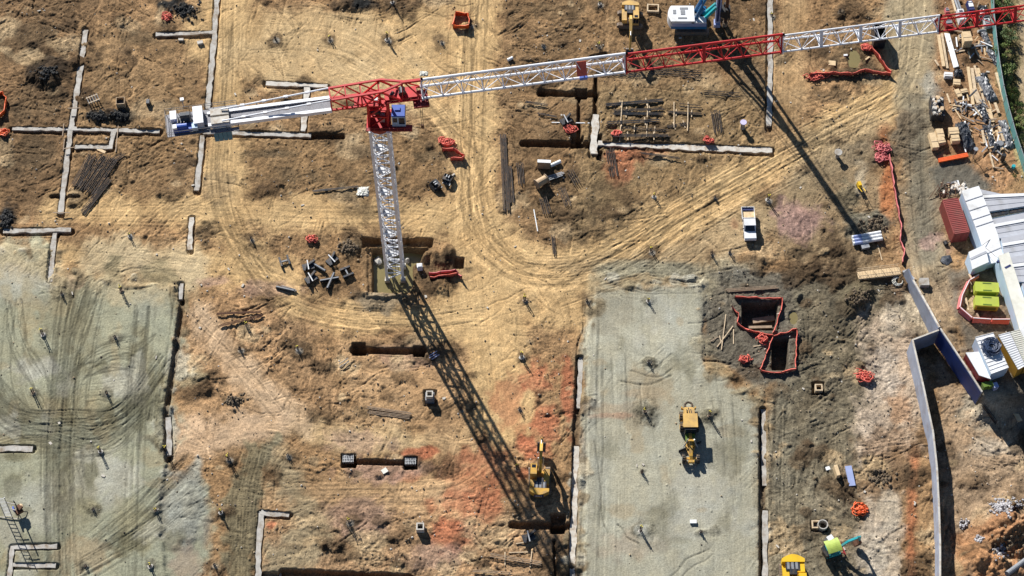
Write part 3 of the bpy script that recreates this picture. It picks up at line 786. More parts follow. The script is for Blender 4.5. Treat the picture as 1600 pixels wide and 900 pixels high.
# ---------------------------------------------------------------- mesh helpers
class MB:
    def __init__(self):
        self.v, self.f, self.m = [], [], []
        self.cm = 0

    def _a(self, vs, fs):
        o = len(self.v)
        self.v += [tuple(p) for p in vs]
        self.f += [tuple(i + o for i in f) for f in fs]
        self.m += [self.cm] * len(fs)

    def hexa(self, p):      # 8 points: bottom ring then top ring
        self._a(p, [(3, 2, 1, 0), (4, 5, 6, 7), (0, 1, 5, 4), (1, 2, 6, 5), (2, 3, 7, 6), (3, 0, 4, 7)])
        return self

    def box(self, c, s, rz=0, tp=1.0, tpy=None):
        cx, cy, cz = c
        x, y, z = s[0] / 2, s[1] / 2, s[2] / 2
        tpy = tp if tpy is None else tpy
        pts = [(-x, -y, -z), (x, -y, -z), (x, y, -z), (-x, y, -z), (-x * tp, -y * tpy, z), (x * tp, -y * tpy, z), (x * tp, y * tpy, z), (-x * tp, y * tpy, z)]
        ca, sa = math.cos(rz), math.sin(rz)
        return self.hexa([(cx + a * ca - b * sa, cy + a * sa + b * ca, cz + d) for a, b, d in pts])

    def bar(self, p, q, w, h=None, upv=(0, 0, 1)):
        p, q = Vector(p), Vector(q)
        h = w if h is None else h
        d = (q - p).normalized()
        u = Vector(upv)
        if abs(d.dot(u)) > .98:
            u = Vector((0, 1, 0))
        s = d.cross(u).normalized() * w / 2
        t = s.cross(d).normalized() * h / 2
        return self.hexa([p - s - t, p + s - t, q + s - t, q - s - t, p - s + t, p + s + t, q + s + t, q - s + t])

    def tube(self, p, q, r, n=7, r2=None, cap=True):
        p, q = Vector(p), Vector(q)
        r2 = r if r2 is None else r2
        d = (q - p).normalized()
        u = Vector((0, 0, 1)) if abs(d.z) < .95 else Vector((1, 0, 0))
        s = d.cross(u).normalized()
        t = s.cross(d)
        vs = []
        for c, rr in ((p, r), (q, r2)):
            for i in range(n):
                a = 2 * math.pi * i / n
                vs.append(c + s * (rr * math.cos(a)) + t * (rr * math.sin(a)))
        fs = [(i, (i + 1) % n, n + (i + 1) % n, n + i) for i in range(n)]
        if cap:
            fs += [tuple(range(n))[::-1], tuple(range(n, 2 * n))]
        self._a(vs, fs)
        return self

    def path(self, pts, r, n=6, closed=False):
        pts = [Vector(p) for p in pts]
        m = len(pts)
        vs = []
        for i, p in enumerate(pts):
            a = pts[(i - 1) % m] if (closed or i) else pts[0]
            b = pts[(i + 1) % m] if (closed or i < m - 1) else pts[-1]
            d = (b - a).normalized()
            u = Vector((0, 0, 1)) if abs(d.z) < .95 else Vector((1, 0, 0))
            s = d.cross(u).normalized()
            t = s.cross(d)
            for k in range(n):
                an = 2 * math.pi * k / n
                vs.append(p + s * (r * math.cos(an)) + t * (r * math.sin(an)))
        fs = []
        for i in range(m if closed else m - 1):
            j = (i + 1) % m
            fs += [(i * n + k, i * n + (k + 1) % n, j * n + (k + 1) % n, j * n + k) for k in range(n)]
        if not closed:
            fs += [tuple(range(n))[::-1], tuple(range((m - 1) * n, m * n))]
        self._a(vs, fs)
        return self

    def prism(self, poly, z0, z1):
        """extrude a plan polygon; z0/z1 numbers or lists"""
        n = len(poly)
        a = z0 if hasattr(z0, '__len__') else [z0] * n
        b = z1 if hasattr(z1, '__len__') else [z1] * n
        ar = sum(poly[i][0] * poly[(i + 1) % n][1] - poly[(i + 1) % n][0] * poly[i][1] for i in range(n))
        idx = range(n) if ar > 0 else range(n - 1, -1, -1)
        P = [(poly[i][0], poly[i][1], a[i]) for i in idx] + [(poly[i][0], poly[i][1], b[i]) for i in idx]
        self._a(P, [tuple(range(n))[::-1], tuple(range(n, 2 * n))] + [(i, (i + 1) % n, n + (i + 1) % n, n + i) for i in range(n)])
        return self

    def side(self, prof, x0, x1):
        """extrude a profile in the y,z plane between x0 and x1"""
        n = len(prof)
        ar = sum(prof[i][0] * prof[(i + 1) % n][1] - prof[(i + 1) % n][0] * prof[i][1] for i in range(n))
        pr = prof if ar > 0 else prof[::-1]
        P = [(x0, y, z) for y, z in pr] + [(x1, y, z) for y, z in pr]
        self._a(P, [tuple(range(n))[::-1], tuple(range(n, 2 * n))] + [(i, (i + 1) % n, n + (i + 1) % n, n + i) for i in range(n)])
        return self

    def disc(self, c, r, h, axis='x', n=14, r2=None):
        c = Vector(c)
        d = {'x': Vector((1, 0, 0)), 'y': Vector((0, 1, 0)), 'z': Vector((0, 0, 1))}[axis] * h / 2
        return self.tube(c - d, c + d, r, n, r2)

    def quad(self, *p):
        self._a(p, [tuple(range(len(p)))])
        return self

    def rock(self, c, r, seed=0):
        rnd = random.Random(seed)
        b = [(0, 0, 1), (0, 0, -1)] + [(math.cos(k * 1.2566 + (.6 if z > 0 else 0)) * .9, math.sin(k * 1.2566 + (.6 if z > 0 else 0)) * .9, z) for z in (.45, -.45) for k in range(5)]
        vs = [tuple(c[i] + p[i] * r * rnd.uniform(.65, 1.25) for i in range(3)) for p in b]
        fs = [(0, 2 + k, 2 + (k + 1) % 5) for k in range(5)] + [(1, 7 + (k + 1) % 5, 7 + k) for k in range(5)]
        for k in range(5):
            fs += [(2 + k, 7 + k, 7 + (k + 1) % 5), (2 + k, 7 + (k + 1) % 5, 2 + (k + 1) % 5)]
        self._a(vs, fs)
        return self

    def mesh(self, name, mats, smooth=False):
        me = bpy.data.meshes.new(name)
        me.from_pydata(self.v, [], self.f)
        for mm in (mats if isinstance(mats, (list, tuple)) else [mats]):
            me.materials.append(mm)
        me.polygons.foreach_set("material_index", self.m)
        if smooth:
            me.polygons.foreach_set("use_smooth", [True] * len(self.f))
        me.update()
        return me

    def build(self, name, mats, parent=None, smooth=False):
        o = bpy.data.objects.new(name, self.mesh(name, mats, smooth))
        COL.objects.link(o)
        if parent is not None:
            o.parent = parent
        return o


def tag(o, label, cat, group=None, kind=None):
    o["label"] = label
    o["category"] = cat
    if group:
        o["group"] = group
    if kind:
        o["kind"] = kind
    return o


def thing(name, label, cat, loc, rz=0.0, group=None, tilt=(0, 0)):
    o = bpy.data.objects.new(name, None)
    o.empty_display_size = .5
    COL.objects.link(o)
    o.location = loc
    o.rotation_euler = (tilt[0], tilt[1], rz)
    return tag(o, label, cat, group)


def dup(root, loc, rz, label, group=None, sc=None):
    r = root.copy()
    COL.objects.link(r)
    r.location = loc
    r.rotation_euler = (0, 0, rz)
    if sc:
        r.scale = sc
    r["label"] = label
    if group:
        r["group"] = group
    for ch in list(root.children):
        c = ch.copy()
        COL.objects.link(c)
        c.parent = r
        for g in list(ch.children):
            d = g.copy()
            COL.objects.link(d)
            d.parent = c
    return r


def mat(name, rgb, ro=.6, me=0.0, var=.18, sc=1.5, dirt=None, dirt_amt=.35, bump=0.0, spec=.5, stripes=None):
    """a plain surface with uneven tone and, where asked, soil caught on it"""
    m = bpy.data.materials.new(name)
    t, b = nodes_of(m)
    L = t.links.new
    tc = t.nodes.new("ShaderNodeTexCoord")
    n = t.nodes.new("ShaderNodeTexNoise")
    n.inputs["Scale"].default_value = sc
    n.inputs["Detail"].default_value = 6
    n.inputs["Roughness"].default_value = .65
    L(tc.outputs["Object"], n.inputs["Vector"])
    mr = t.nodes.new("ShaderNodeMapRange")
    mr.inputs["From Min"].default_value, mr.inputs["From Max"].default_value = .3, .7
    mr.inputs["To Min"].default_value, mr.inputs["To Max"].default_value = 1 - var, 1 + var * .8
    L(n.outputs["Fac"], mr.inputs["Value"])
    mx = t.nodes.new("ShaderNodeMix"); mx.data_type = 'RGBA'; mx.blend_type = 'MULTIPLY'
    mx.inputs["Factor"].default_value = 1
    mx.inputs["A"].default_value = (*rgb, 1)
    L(mr.outputs["Result"], mx.inputs["B"])
    out = mx.outputs["Result"]
    if dirt:
        n2 = t.nodes.new("ShaderNodeTexNoise")
        n2.inputs["Scale"].default_value = sc * .7
        n2.inputs["Detail"].default_value = 8
        n2.inputs["Roughness"].default_value = .7
        mp = t.nodes.new("ShaderNodeVectorMath"); mp.operation = 'ADD'; mp.inputs[1].default_value = (7.3, 3.1, 1.7)
        L(tc.outputs["Object"], mp.inputs[0]); L(mp.outputs[0], n2.inputs["Vector"])
        r2 = t.nodes.new("ShaderNodeMapRange")
        r2.inputs["From Min"].default_value, r2.inputs["From Max"].default_value = .48, .68
        r2.inputs["To Min"].default_value, r2.inputs["To Max"].default_value = 0, dirt_amt * 1.8
        L(n2.outputs["Fac"], r2.inputs["Value"])
        m2 = t.nodes.new("ShaderNodeMix"); m2.data_type = 'RGBA'
        L(r2.outputs["Result"], m2.inputs["Factor"]); L(out, m2.inputs["A"]); m2.inputs["B"].default_value = (*dirt, 1)
        out = m2.outputs["Result"]
    L(out, b.inputs["Base Color"])
    b.inputs["Roughness"].default_value = ro
    b.inputs["Metallic"].default_value = me
    b.inputs["Specular IOR Level"].default_value = spec
    if bump:
        bp = t.nodes.new("ShaderNodeBump")
        bp.inputs["Strength"].default_value = bump
        bp.inputs["Distance"].default_value = .05
        L(n.outputs["Fac"], bp.inputs["Height"]); L(bp.outputs["Normal"], b.inputs["Normal"])
    return m


DIRT = (.26, .17, .09)
M = dict(
    white=mat("white_paint", (.77, .79, .84), .45, 0, .10, .8, (.42, .39, .36), .28),
    red=mat("red_paint", (.50, .008, .012), .6, 0, .18, .8, (.22, .02, .02), .3),
    dred=mat("dark_red_paint", (.26, .015, .02), .5, 0, .2, 1),
    blue=mat("blue_paint", (.05, .11, .42), .4, 0, .15, 1),
    teal=mat("teal_steel", (.05, .19, .29), .5, 0, .15, 1.5),
    rigblue=mat("rig_blue_paint", (.02, .16, .36), .4, 0, .15, 1, DIRT, .15),
    navy=mat("navy_paint", (.02, .03, .12), .5, 0, .1),
    mesh=mat("grey_grating", (.20, .20, .22), .7, .3, .35, 6),
    steel=mat("dark_steel", (.028, .034, .045), .45, .4, .3, 2, DIRT, .25),
    gsteel=mat("galvanised_steel", (.42, .43, .45), .45, .6, .2, 2),
    rust=mat("rusty_steel", (.12, .055, .03), .8, .2, .4, 3),
    rebar=mat("rebar_steel", (.055, .045, .040), .75, .3, .4, 4, (.14, .08, .05), .4),
    yellow=mat("machine_yellow", (.54, .31, .045), .5, 0, .25, 1.2, DIRT, .55),
    ayellow=mat("bright_yellow", (.72, .45, .02), .4, 0, .1, 1, DIRT, .1),
    tyel=mat("faded_yellow", (.58, .36, .10), .55, 0, .15, 1, DIRT, .4),
    lime=mat("lime_canopy", (.36, .46, .09), .5, 0, .2, 2),
    lgreen=mat("lime_paint", (.40, .46, .06), .45, 0, .12, 1, (.3, .32, .1), .2),
    dgreen=mat("dark_green", (.10, .17, .02), .5, 0, .1),
    cyan=mat("turquoise_paint", (.02, .34, .38), .4, 0, .12, 1, DIRT, .2),
    rubber=mat("rubber", (.03, .028, .026), .85, 0, .3, 3, DIRT, .45),
    track=mat("crawler_track", (.16, .13, .11), .8, .2, .35, 4, DIRT, .6),
    glass=mat("dark_glass", (.012, .018, .03), .08, 0, .05, 1),
    black=mat("black_plastic", (.018, .018, .02), .5, 0, .3, 2),
    conc=mat("poured_concrete", (.40, .38, .35), .85, 0, .25, 1.2, (.22, .17, .12), .6, .3),
    wconc=mat("wall_concrete", (.27, .30, .38), .8, 0, .18, .5, (.20, .19, .21), .5),
    pconc=mat("pale_concrete", (.52, .49, .44), .85, 0, .2, 1.4, DIRT, .45),
    ply=mat("plywood", (.62, .46, .27), .7, 0, .14, 2.5, (.38, .25, .13), .3),
    timber=mat("sawn_timber", (.56, .43, .28), .75, 0, .25, 3, (.25, .18, .12), .4),
    otimber=mat("old_timber", (.30, .22, .15), .8, 0, .3, 3),
    orange=mat("orange_paint", (.72, .11, .02), .5, 0, .12, 1.5),
    bar=mat("barrier_mesh", (.60, .11, .075), .7, 0, .22, 4),
    pink=mat("faded_barrier_mesh", (.56, .15, .15), .75, 0, .25, 3),
    cont=mat("container_red", (.29, .060, .052), .55, 0, .16, 1, (.2, .1, .08), .35),
    roofw=mat("white_roof", (.70, .71, .73), .5, 0, .10, .5, (.48, .47, .45), .5),
    roofg=mat("grey_roof", (.40, .41, .45), .5, 0, .14, .5, (.30, .30, .31), .6),
    cream=mat("cream_roof", (.66, .65, .58), .55, 0, .1, .8, (.5, .48, .4), .35),
    beige=mat("beige_roof", (.46, .40, .28), .6, 0, .12, .8),
    hutwall=mat("hut_wall", (.42, .54, .68), .6, 0, .08, .8),
    yellowc=mat("ochre_container", (.50, .27, .03), .55, 0, .15, 1, DIRT, .3),
    wall_shade=mat("painted_shade_blue", (.035, .075, .30), .6, 0, .2, .5, (.06, .07, .14), .4),  # blue shade of the ramp walls put into a colour
    water=mat("muddy_water", (.20, .165, .075), .12, 0, .12, .6),
    tarp=mat("black_sheeting", (.035, .04, .05), .35, 0, .4, 3, (.30, .31, .34), .30),
    gtarp=mat("grey_sheeting", (.13, .135, .15), .45, 0, .4, 3, (.42, .42, .44), .35),
    fence=mat("green_fence_mesh", (.10, .25, .24), .7, 0, .2, 2),
    leaf=mat("leaves", (.12, .18, .035), .6, 0, .5, .8, (.22, .25, .06), .5),
    leaf2=mat("dark_leaves", (.06, .11, .025), .6, 0, .5, .8, (.15, .17, .05), .4),
    grass=mat("dry_grass", (.17, .18, .06), .8, 0, .5, .5, (.26, .21, .10), .5),
    bark=mat("bark", (.14, .10, .07), .9, 0, .3, 3),
    cyl=mat("cylinder_cap", (.50, .46, .66), .5, 0, .1),
    stone=mat("pale_rubble", (.42, .41, .43), .85, 0, .5, 3, (.16, .14, .13), .7),
    hose=mat("blue_hose", (.035, .055, .11), .4, 0, .25, 3),
    card=mat("cardboard", (.55, .40, .25), .8, 0, .2, 2),
    bags=mat("cement_bags", (.55, .50, .44), .8, 0, .35, 2),
    screed=mat("lead_grey", (.20, .21, .23), .6, .1, .25, 2),
    capy=mat("yellow_cap", (.75, .62, .05), .5, 0, .1),
    pipew=mat("white_pipe", (.74, .75, .76), .35, 0, .06),
    pipeb=mat("blue_grey_pipe", (.36, .42, .66), .3, .2, .1, 1),
    drum=mat("cable_drum", (.42, .30, .18), .75, 0, .2, 2),
)


def yaw_px(p, q):
    a, b = at(*p), at(*q)
    return math.atan2(b.y - a.y, b.x - a.x)


# ---------------------------------------------------------------- tower crane
def crane():
    zb = -1.45
    ax = unproj(617.5, 438, zb + .6) + Vector((0, 1.2, 0))
    ax.z = zb
    root = thing('tower_crane', 'red and white tower crane standing in the flooded pit, its long boom crossing the site', 'tower crane', ax)
    hw = 1.16
    # height of the mast top
    H = 30.0
    while proj(ax.x, ax.y - hw, zb + H)[1] > 206:
        H += .05
    # foundation
    b = MB()
    for sx in (-1, 1):
        for sy in (-1, 1):
            b.box((sx * hw, sy * hw, .5), (.7, .7, 1.0))
    b.box((0, 0, .1), (5.6, 5.6, .2))
    b.build('foundation', M['pconc'], root)
    # mast in sections
    n = 7
    sh = (H - .9) / n
    for k in range(n):
        b = MB()
        z0 = .9 + k * sh
        for sx in (-1, 1):
            for sy in (-1, 1):
                b.box((sx * hw, sy * hw, z0 + sh / 2), (.36, .36, sh - .02))
                b.box((sx * hw, sy * hw, z0 + .16), (.40, .40, .3))
        pn = 3
        ph = sh / pn
        for j in range(pn):
            za, zc = z0 + j * ph, z0 + (j + 1) * ph
            for (ax0, ay0, ax1, ay1) in ((-1, -1, 1, -1), (1, -1, 1, 1), (1, 1, -1, 1), (-1, 1, -1, -1)):
                p, q = Vector((ax0 * hw, ay0 * hw, 0)), Vector((ax1 * hw, ay1 * hw, 0))
                if j % 2:
                    p, q = q, p
                b.tube(p + Vector((0, 0, za)), q + Vector((0, 0, zc)), .095, 6)
                b.tube(p + Vector((0, 0, zc)), q + Vector((0, 0, zc)), .09, 6)
        b.build('mast_section', M['white'], root)
    b = MB()
    for s in (-.22, .22):
        b.bar((.35 + s, -hw * .35, 1.0), (.35 + s, -hw * .35, H), .06)
    z = 1.0
    while z < H:
        b.bar((.13, -hw * .35, z), (.57, -hw * .35, z), .035)
        z += .33
    b.build('ladder', M['steel'], root)
    for k in range(n):
        b = MB(); b.box((-.35, .2, .9 + (k + .96) * sh), (1.1, 1.2, .05)); b.build('rest_platform', M['gsteel'], root)
    # find the boom plane
    zj = H + zb + 3.0
    while proj(ax.x, ax.y - .95, zj)[1] > 163:
        zj += .05
    hj = zj - zb
    p0, p1 = unproj(667, 152.5, zj), unproj(1600, 32, zj)
    az = math.atan2(p1.y - p0.y, p1.x - p0.x)
    ca, sa = math.cos(az), math.sin(az)

    def J(u, v, w):
        return Vector((u * ca - v * sa, u * sa + v * ca, hj + w))

    def upx(px):
        u = -40.0
        while True:
            q = J(u, 0, 0) + ax
            if proj(*q)[0] >= px or u > 130:
                return u
            u += .05
    V = .94
    # slewing part and turret
    b = MB()
    b.disc((0, 0, H + .25), 1.55, .5, 'z', 20)
    b.disc((0, 0, H + .75), 1.35, .45, 'z', 20)
    b.build('slewing_ring', M['dred'], root)
    b = MB()
    z0, z1 = H + 1.0, hj
    for sx in (-1, 1):
        for sy in (-1, 1):
            b.bar((sx * 1.2, sy * 1.2, z0), tuple(J(sx * 1.25, sy * V, -.05)), .3)
    for t0, t1 in ((0, .5), (.5, 1)):
        for sx0, sy0, sx1, sy1 in ((-1, -1, 1, -1), (1, -1, 1, 1), (1, 1, -1, 1), (-1, 1, -1, -1)):
            za, zc = z0 + (z1 - z0) * t0, z0 + (z1 - z0) * t1
            b.bar((sx0 * 1.2, sy0 * 1.2, za), (sx1 * 1.2, sy1 * 1.1, zc), .16)
            b.bar((sx0 * 1.2, sy0 * 1.2, zc), (sx1 * 1.2, sy1 * 1.2, zc), .2)
    b.box((0, 0, z0 + .1), (3.1, 3.1, .2))
    b.box((0, 0, (z0 + z1) / 2 + .8), (2.3, 1.6, .12))
    b.box((-1.22, 0, z0 + 1.6), (.08, 2.2, 2.6))
    b.box((.3, 1.22, z0 + 1.6), (2.2, .08, 2.6))
    b.build('turret', M['red'], root)
    b = MB()
    b.disc((-.3, -.2, z0 + 2.1), .42, 1.3, 'x', 12)
    b.build('slewing_motor', M['steel'], root)
    b = MB(); b.box((.5, -.5, z0 + 1.2), (.7, .9, .8)); b.build('gearbox', M['gsteel'], root)
    b = MB(); b.box((-.4, .3, z0 + 3.6), (.9, .8, .7)); b.build('control_box', M['gsteel'], root)
    b = MB()
    b.box((0, -1.7, z0 + .25), (3.2, .5, .1))
    b.box((0, -1.95, z0 + .9), (3.2, .05, .06)); b.box((0, -1.95, z0 + .55), (3.2, .04, .04))
    b.box((2.9, -1.45, z0 + .2), (2.9, 1.0, .12))
    b.box((2.9, -1.95, z0 + .85), (2.9, .05, .06)); b.box((2.9, -1.95, z0 + .5), (2.9, .05, .05))
    for x in (-1.5, -.5, .5, 1.5, 2.5, 3.4, 4.3):
        b.box((x, -1.95, z0 + .5), (.06, .06, .8))
    b.build('catwalk', M['dred'], root)
    # operator cab
    c = MB()
    cz = z0 + .3
    c.box((2.65, -.3, cz + 1.05), (1.75, 1.9, 2.1), 0, .96)
    cab = c.build('cab', [M['hutwall']], root)
    d = MB()
    d.box((2.65, -.3, cz + 2.16), (1.8, 1.95, .14), 0, .9)
    d.box((2.5, -.1, cz + 2.3), (.7, .5, .16))
    d.build('roof', M['blue'], cab)
    d = MB()
    d.box((2.2, -1.262, cz + 1.35), (.55, .02, .9)); d.box((3.05, -1.262, cz + 1.2), (.75, .02, 1.3)); d.box((3.53, -.3, cz + 1.2), (.03, 1.4, 1.4))
    d.build('window', M['glass'], cab)
    # tower head: box truss with two top chords that close into the apex chord
    u0, u1 = upx(517), upx(658)
    ht, ha = 2.35, 2.65
    um = u1 - 1.3
    b = MB()
    for s in (-1, 1):
        b.bar(J(u0, s * V, 0), J(u1, s * V, 0), .24)
        b.bar(J(u0, s * V, ht - .25), J(.8, s * V, ht + .15), .24)
        b.bar(J(.8, s * V, ht + .15), J(um - 1.0, s * .12, ha), .26)
        st = [u0, u0 * .66, u0 * .33, .4]
        for i in range(3):
            a, c_ = st[i], st[i + 1]
            b.bar(J(a, s * V, 0), J(a, s * V, ht - .2), .16)
            b.bar(J(a, s * V, ht - .2), J(c_, s * V, 0), .14)
        b.bar(J(.4, s * V, 0), J(.4, s * V, ht), .2)
        b.bar(J(-1.6, s * V, 0), J(.6, s * V, ht), .2)
        b.bar(J(3.2, s * V, 0), J(.6, s * V, ht), .2)
        b.bar(J(3.2, s * V, 0), J(um - 1, s * .12, ha), .14)
        b.bar(J(u1, s * V, 0), J(um - .8, 0, ha), .14)
    for u in (u0, u0 * .66, u0 * .33, .4):
        b.bar(J(u, -V, 0), J(u, V, 0), .16)
        b.bar(J(u, -V, ht - .1), J(u, V, ht - .1), .14)
    b.bar(J(u0, -V, ht - .2), J(u0 * .66, V, ht - .15), .1)
    b.bar(J(um - 1.2, 0, ha), J(u1, 0, ha), .34)
    b.build('tower_head', M['red'], root)
    b = MB()
    b.hexa([J(1.0, -V + .2, .02), J(u1 - .6, -V + .2, .02), J(u1 - .6, V - .2, .02), J(1.0, V - .2, .02), J(1.0, -V + .2, .3), J(u1 - .6, -V + .2, .3), J(u1 - .6, V - .2, .3), J(1.0, V - .2, .3)])
    b.hexa([J(u0 * .5, -V + .2, .02), J(-.4, -V + .2, .02), J(-.4, V - .2, .02), J(u0 * .5, V - .2, .02), J(u0 * .5, -V + .2, .2), J(-.4, -V + .2, .2), J(-.4, V - .2, .2), J(u0 * .5, V - .2, .2)])
    b.build('floor_plate', M['red'], root)
    b = MB()
    b.tube(J(u1 - 2.4, -.4, .75), J(u1 - 2.4, .55, .75), .4, 12)
    b.bar(J(u1 - 2.9, -.1, .5), J(u1 - 1.9, -.1, .5), .2, .4)
    b.tube(J(1.6, -.5, .5), J(2.2, .1, .7), .25, 8)
    b.build('trolley_winch', M['steel'], root)
    # boom sections
    bounds = [658, 975, 1219, 1463, 1700]
    for i in range(4):
        ua, ub = upx(bounds[i]) if bounds[i] < 1650 else 0, upx(bounds[i + 1])
        h = [2.65, 2.5, 2.2, 2.0][i]
        rt, rb = [(.19, .17), (.16, .15), (.13, .13), (.12, .13)][i]
        m_ = M['white'] if i % 2 == 0 else M['red']
        n_ = round((ub - ua) / 2.55)
        n_ = max(n_, 2)
        pl = (ub - ua) / n_
        b = MB()
        b.tube(J(ua, 0, h), J(ub, 0, h), rt, 8)
        for s in (-1, 1):
            b.tube(J(ua, s * V, 0), J(ub, s * V, 0), rb, 8)
        for k in range(n_ + 1):
            u = ua + k * pl
            u = min(max(u, ua + .08), ub - .08)
            b.tube(J(u, -V, 0), J(u, V, 0), .075, 6)
            if k < n_:
                um_ = u + pl / 2
                for s in (-1, 1):
                    b.tube(J(u, s * V, 0), J(um_, 0, h), .06, 6)
                    b.tube(J(u + pl, s * V, 0), J(um_, 0, h), .06, 6)
                b.tube(J(u, -V if k % 2 else V, 0), J(u + pl, V if k % 2 else -V, 0), .055, 6)
        for s in (-1, 1):
            for u in (ua + .1, ub - .1):
                b.tube(J(u, s * V, 0), J(u, 0, h), .1, 6)
                b.bar(J(u - .14, s * V, 0), J(u + .14, s * V, 0), .42, .42)
            b.bar(J(ua + .02, 0, h), J(ua + .3, 0, h), .42, .42)
        sec = b.build('boom_section', m_, root)
        if i >= 1:
            for k in range(2, n_, 2):
                g = MB()
                u = ua + k * pl
                if i == 1 and k != 4:
                    continue
                g.bar(J(u, -V, .02), J(u, V - .05, .02), .5, .05)
                g.bar(J(u, -V, .1), J(u - .05, -.05, h - .1), .05, .42, upv=(ca, sa, 0))
                g.build('stiffener_plate', m_, sec)
        if i == 0:
            g = MB()
            ug = upx(907)
            g.bar(J(ug, -V - .1, .5), J(ug, 0.1, 2.1), .06, 1.3, upv=(ca, sa, 0))
            g.build('sign_panel', M['bar'], sec)
            g = MB()
            g.box(tuple(J(upx(909), -V, .05)), (1.0, .5, .5), az)
            g.build('beacon_box', M['blue'], sec)
    # trolley and hook
    ut = u1 - .2
    b = MB()
    b.box(tuple(J(ut, -.6, -.55)), (2.0, 2.6, .35), az)
    for du in (-.8, .8):
        for s in (-1, 1):
            b.tube(J(ut + du, s * V - .1, -.3), J(ut + du, s * V + .1, -.3), .22, 10)
            b.box(tuple(J(ut + du, s * V - .5, -.3)), (.2, .1, .5), az)
    b.build('trolley', M['dred'], root)
    b = MB()
    for du in (-.12, .12):
        b.tube(J(ut + du, -.7, -.5), J(ut + du, -.7, -6.2), .035, 5)
    b.build('hoist_rope', M['steel'], root)
    b = MB()
    b.box(tuple(J(ut, -.7, -6.4)), (.45, .25, .55), az, .8)
    b.path([J(ut, -.7, -6.7), J(ut, -.7, -6.95), J(ut + .18, -.7, -7.1), J(ut + .2, -.7, -6.95)], .06, 6)
    b.build('hook_block', M['rust'], root)
    # counter boom
    ue = upx(252) + .6
    b = MB()
    for s in (-1, 1):
        b.bar(J(u0, s * V, -.1), J(ue + 5.2, s * V, -.1), .3, .62)
        b.bar(J(u0, s * V, .22), J(ue + 5.2, s * V, .22), .44, .06)
    k = u0 - 2
    while k > ue + 6:
        b.bar(J(k, -V, -.2), J(k, V, -.2), .16, .3)
        k -= 3
    b.build('counter_boom', M['white'], root)
    b = MB()
    b.hexa([J(ue + 4, -V + .2, -.02), J(u0, -V + .2, -.02), J(u0, V - .2, -.02), J(ue + 4, V - .2, -.02), J(ue + 4, -V + .2, .04), J(u0, -V + .2, .04), J(u0, V - .2, .04), J(ue + 4, V - .2, .04)])
    b.hexa([J(ue, -1.7, -.3), J(ue + 5.4, -1.7, -.3), J(ue + 5.4, 1.75, -.3), J(ue, 1.75, -.3), J(ue, -1.7, -.22), J(ue + 5.4, -1.7, -.22), J(ue + 5.4, 1.75, -.22), J(ue, 1.75, -.22)])
    for s in (-1.7, 1.75):
        b.hexa([J(ue + 5.4, s - .3, -.3), J(ue + 9, s - .3, -.3), J(ue + 9, s + .25, -.3), J(ue + 5.4, s + .25, -.3), J(ue + 5.4, s - .3, -.24), J(ue + 9, s - .3, -.24), J(ue + 9, s + .25, -.24), J(ue + 5.4, s + .25, -.24)])
    b.build('deck_grating', M['mesh'], root)
    b = MB()
    for s in (-1.72, 1.95):
        for w in (.35, .75):
            b.bar(J(ue, s, w), J(ue + 9, s, w), .05)
        u = ue
        while u < ue + 9.1:
            b.bar(J(u, s, -.3), J(u, s, .78), .05)
            u += 1.5
    b.bar(J(ue, -1.7, .75), J(ue, 1.75, .75), .05); b.bar(J(ue, -1.7, .35), J(ue, 1.75, .35), .05)
    b.build('railing', M['steel'], root)
    for s in (-1, 1):
        b = MB()
        b.tube(J(u0, s * V, ht - .2), J(ue + 7.0, s * V * .95, .65), .1, 8)
        for t_ in (.2, .4, .6, .8):
            p = J(u0, s * V, ht - .2).lerp(J(ue + 7.0, s * V * .95, .65), t_)
            b.box(tuple(p), (.5, .26, .3), az)
        b.build('tie_bar', M['white'], root)
    b = MB()
    for v in (-.55, .75):
        b.hexa([J(ue + 5.6, v - .5, .02), J(ue + 7.9, v - .5, .02), J(ue + 7.9, v + .5, .02), J(ue + 5.6, v + .5, .02), J(ue + 5.6, v - .5, .5), J(ue + 7.9, v - .5, .5), J(ue + 7.9, v + .5, .5), J(ue + 5.6, v + .5, .5)])
    b.build('ballast_slab', M['pconc'], root)
    for k_, v in enumerate((-.75, .45)):
        b = MB()
        for q in range(4):
            ua = ue + 5.65 + q * .56
            b.hexa([J(ua, v - .6, -3.0), J(ua + .52, v - .6, -3.0), J(ua + .52, v + .55, -3.0), J(ua, v + .55, -3.0), J(ua, v - .6, -.35), J(ua + .52, v - .6, -.35), J(ua + .52, v + .55, -.35), J(ua, v + .55, -.35)])
        b.build('counterweight', M['teal'], root)
    b = MB()
    b.box(tuple(J(ue + 2.0, -.85, .15)), (2.3, 1.0, .7), az)
    b.tube(J(ue + 1.3, -.9, .55), J(ue + 2.6, -.9, .55), .38, 12)
    b.build('hoist_winch', M['blue'], root)
    b = MB(); b.box(tuple(J(ue + 1.1, -1.0, .45)), (.5, .6, 1.0), az); b.build('hoist_motor', M['white'], root)
    b = MB(); b.box(tuple(J(ue + 3.55, -1.0, .3)), (.7, .9, .8), az); b.build('transformer', M['hutwall'], root)
    for q in range(3):
        b = MB(); b.tube(J(ue + 1.5 + q * .4, -.6, .9), J(ue + 1.6 + q * .4, .5, .7), .07, 6); b.build('cable', M['steel'], root)
    b = MB()
    b.tube(J(ue + 1.9, .4, .5), J(ue + 3.1, .4, .5), .8, 14)
    b.build('rope_drum', M['steel'], root)
    b = MB()
    b.box(tuple(J(ue + 1.0, .9, .35)), (.8, 1.3, .8), az)
    b.build('switch_cabinet', M['white'], root)
    b = MB(); b.box(tuple(J(ue + 4.1, .35, .4)), (1.2, 2.6, 1.1), az); b.build('switch_cabinet', M['white'], root)
    b = MB()
    b.tube(J(ue + 2.4, 2.0, .5), J(ue + 2.3, 2.9, .9), .05, 6)
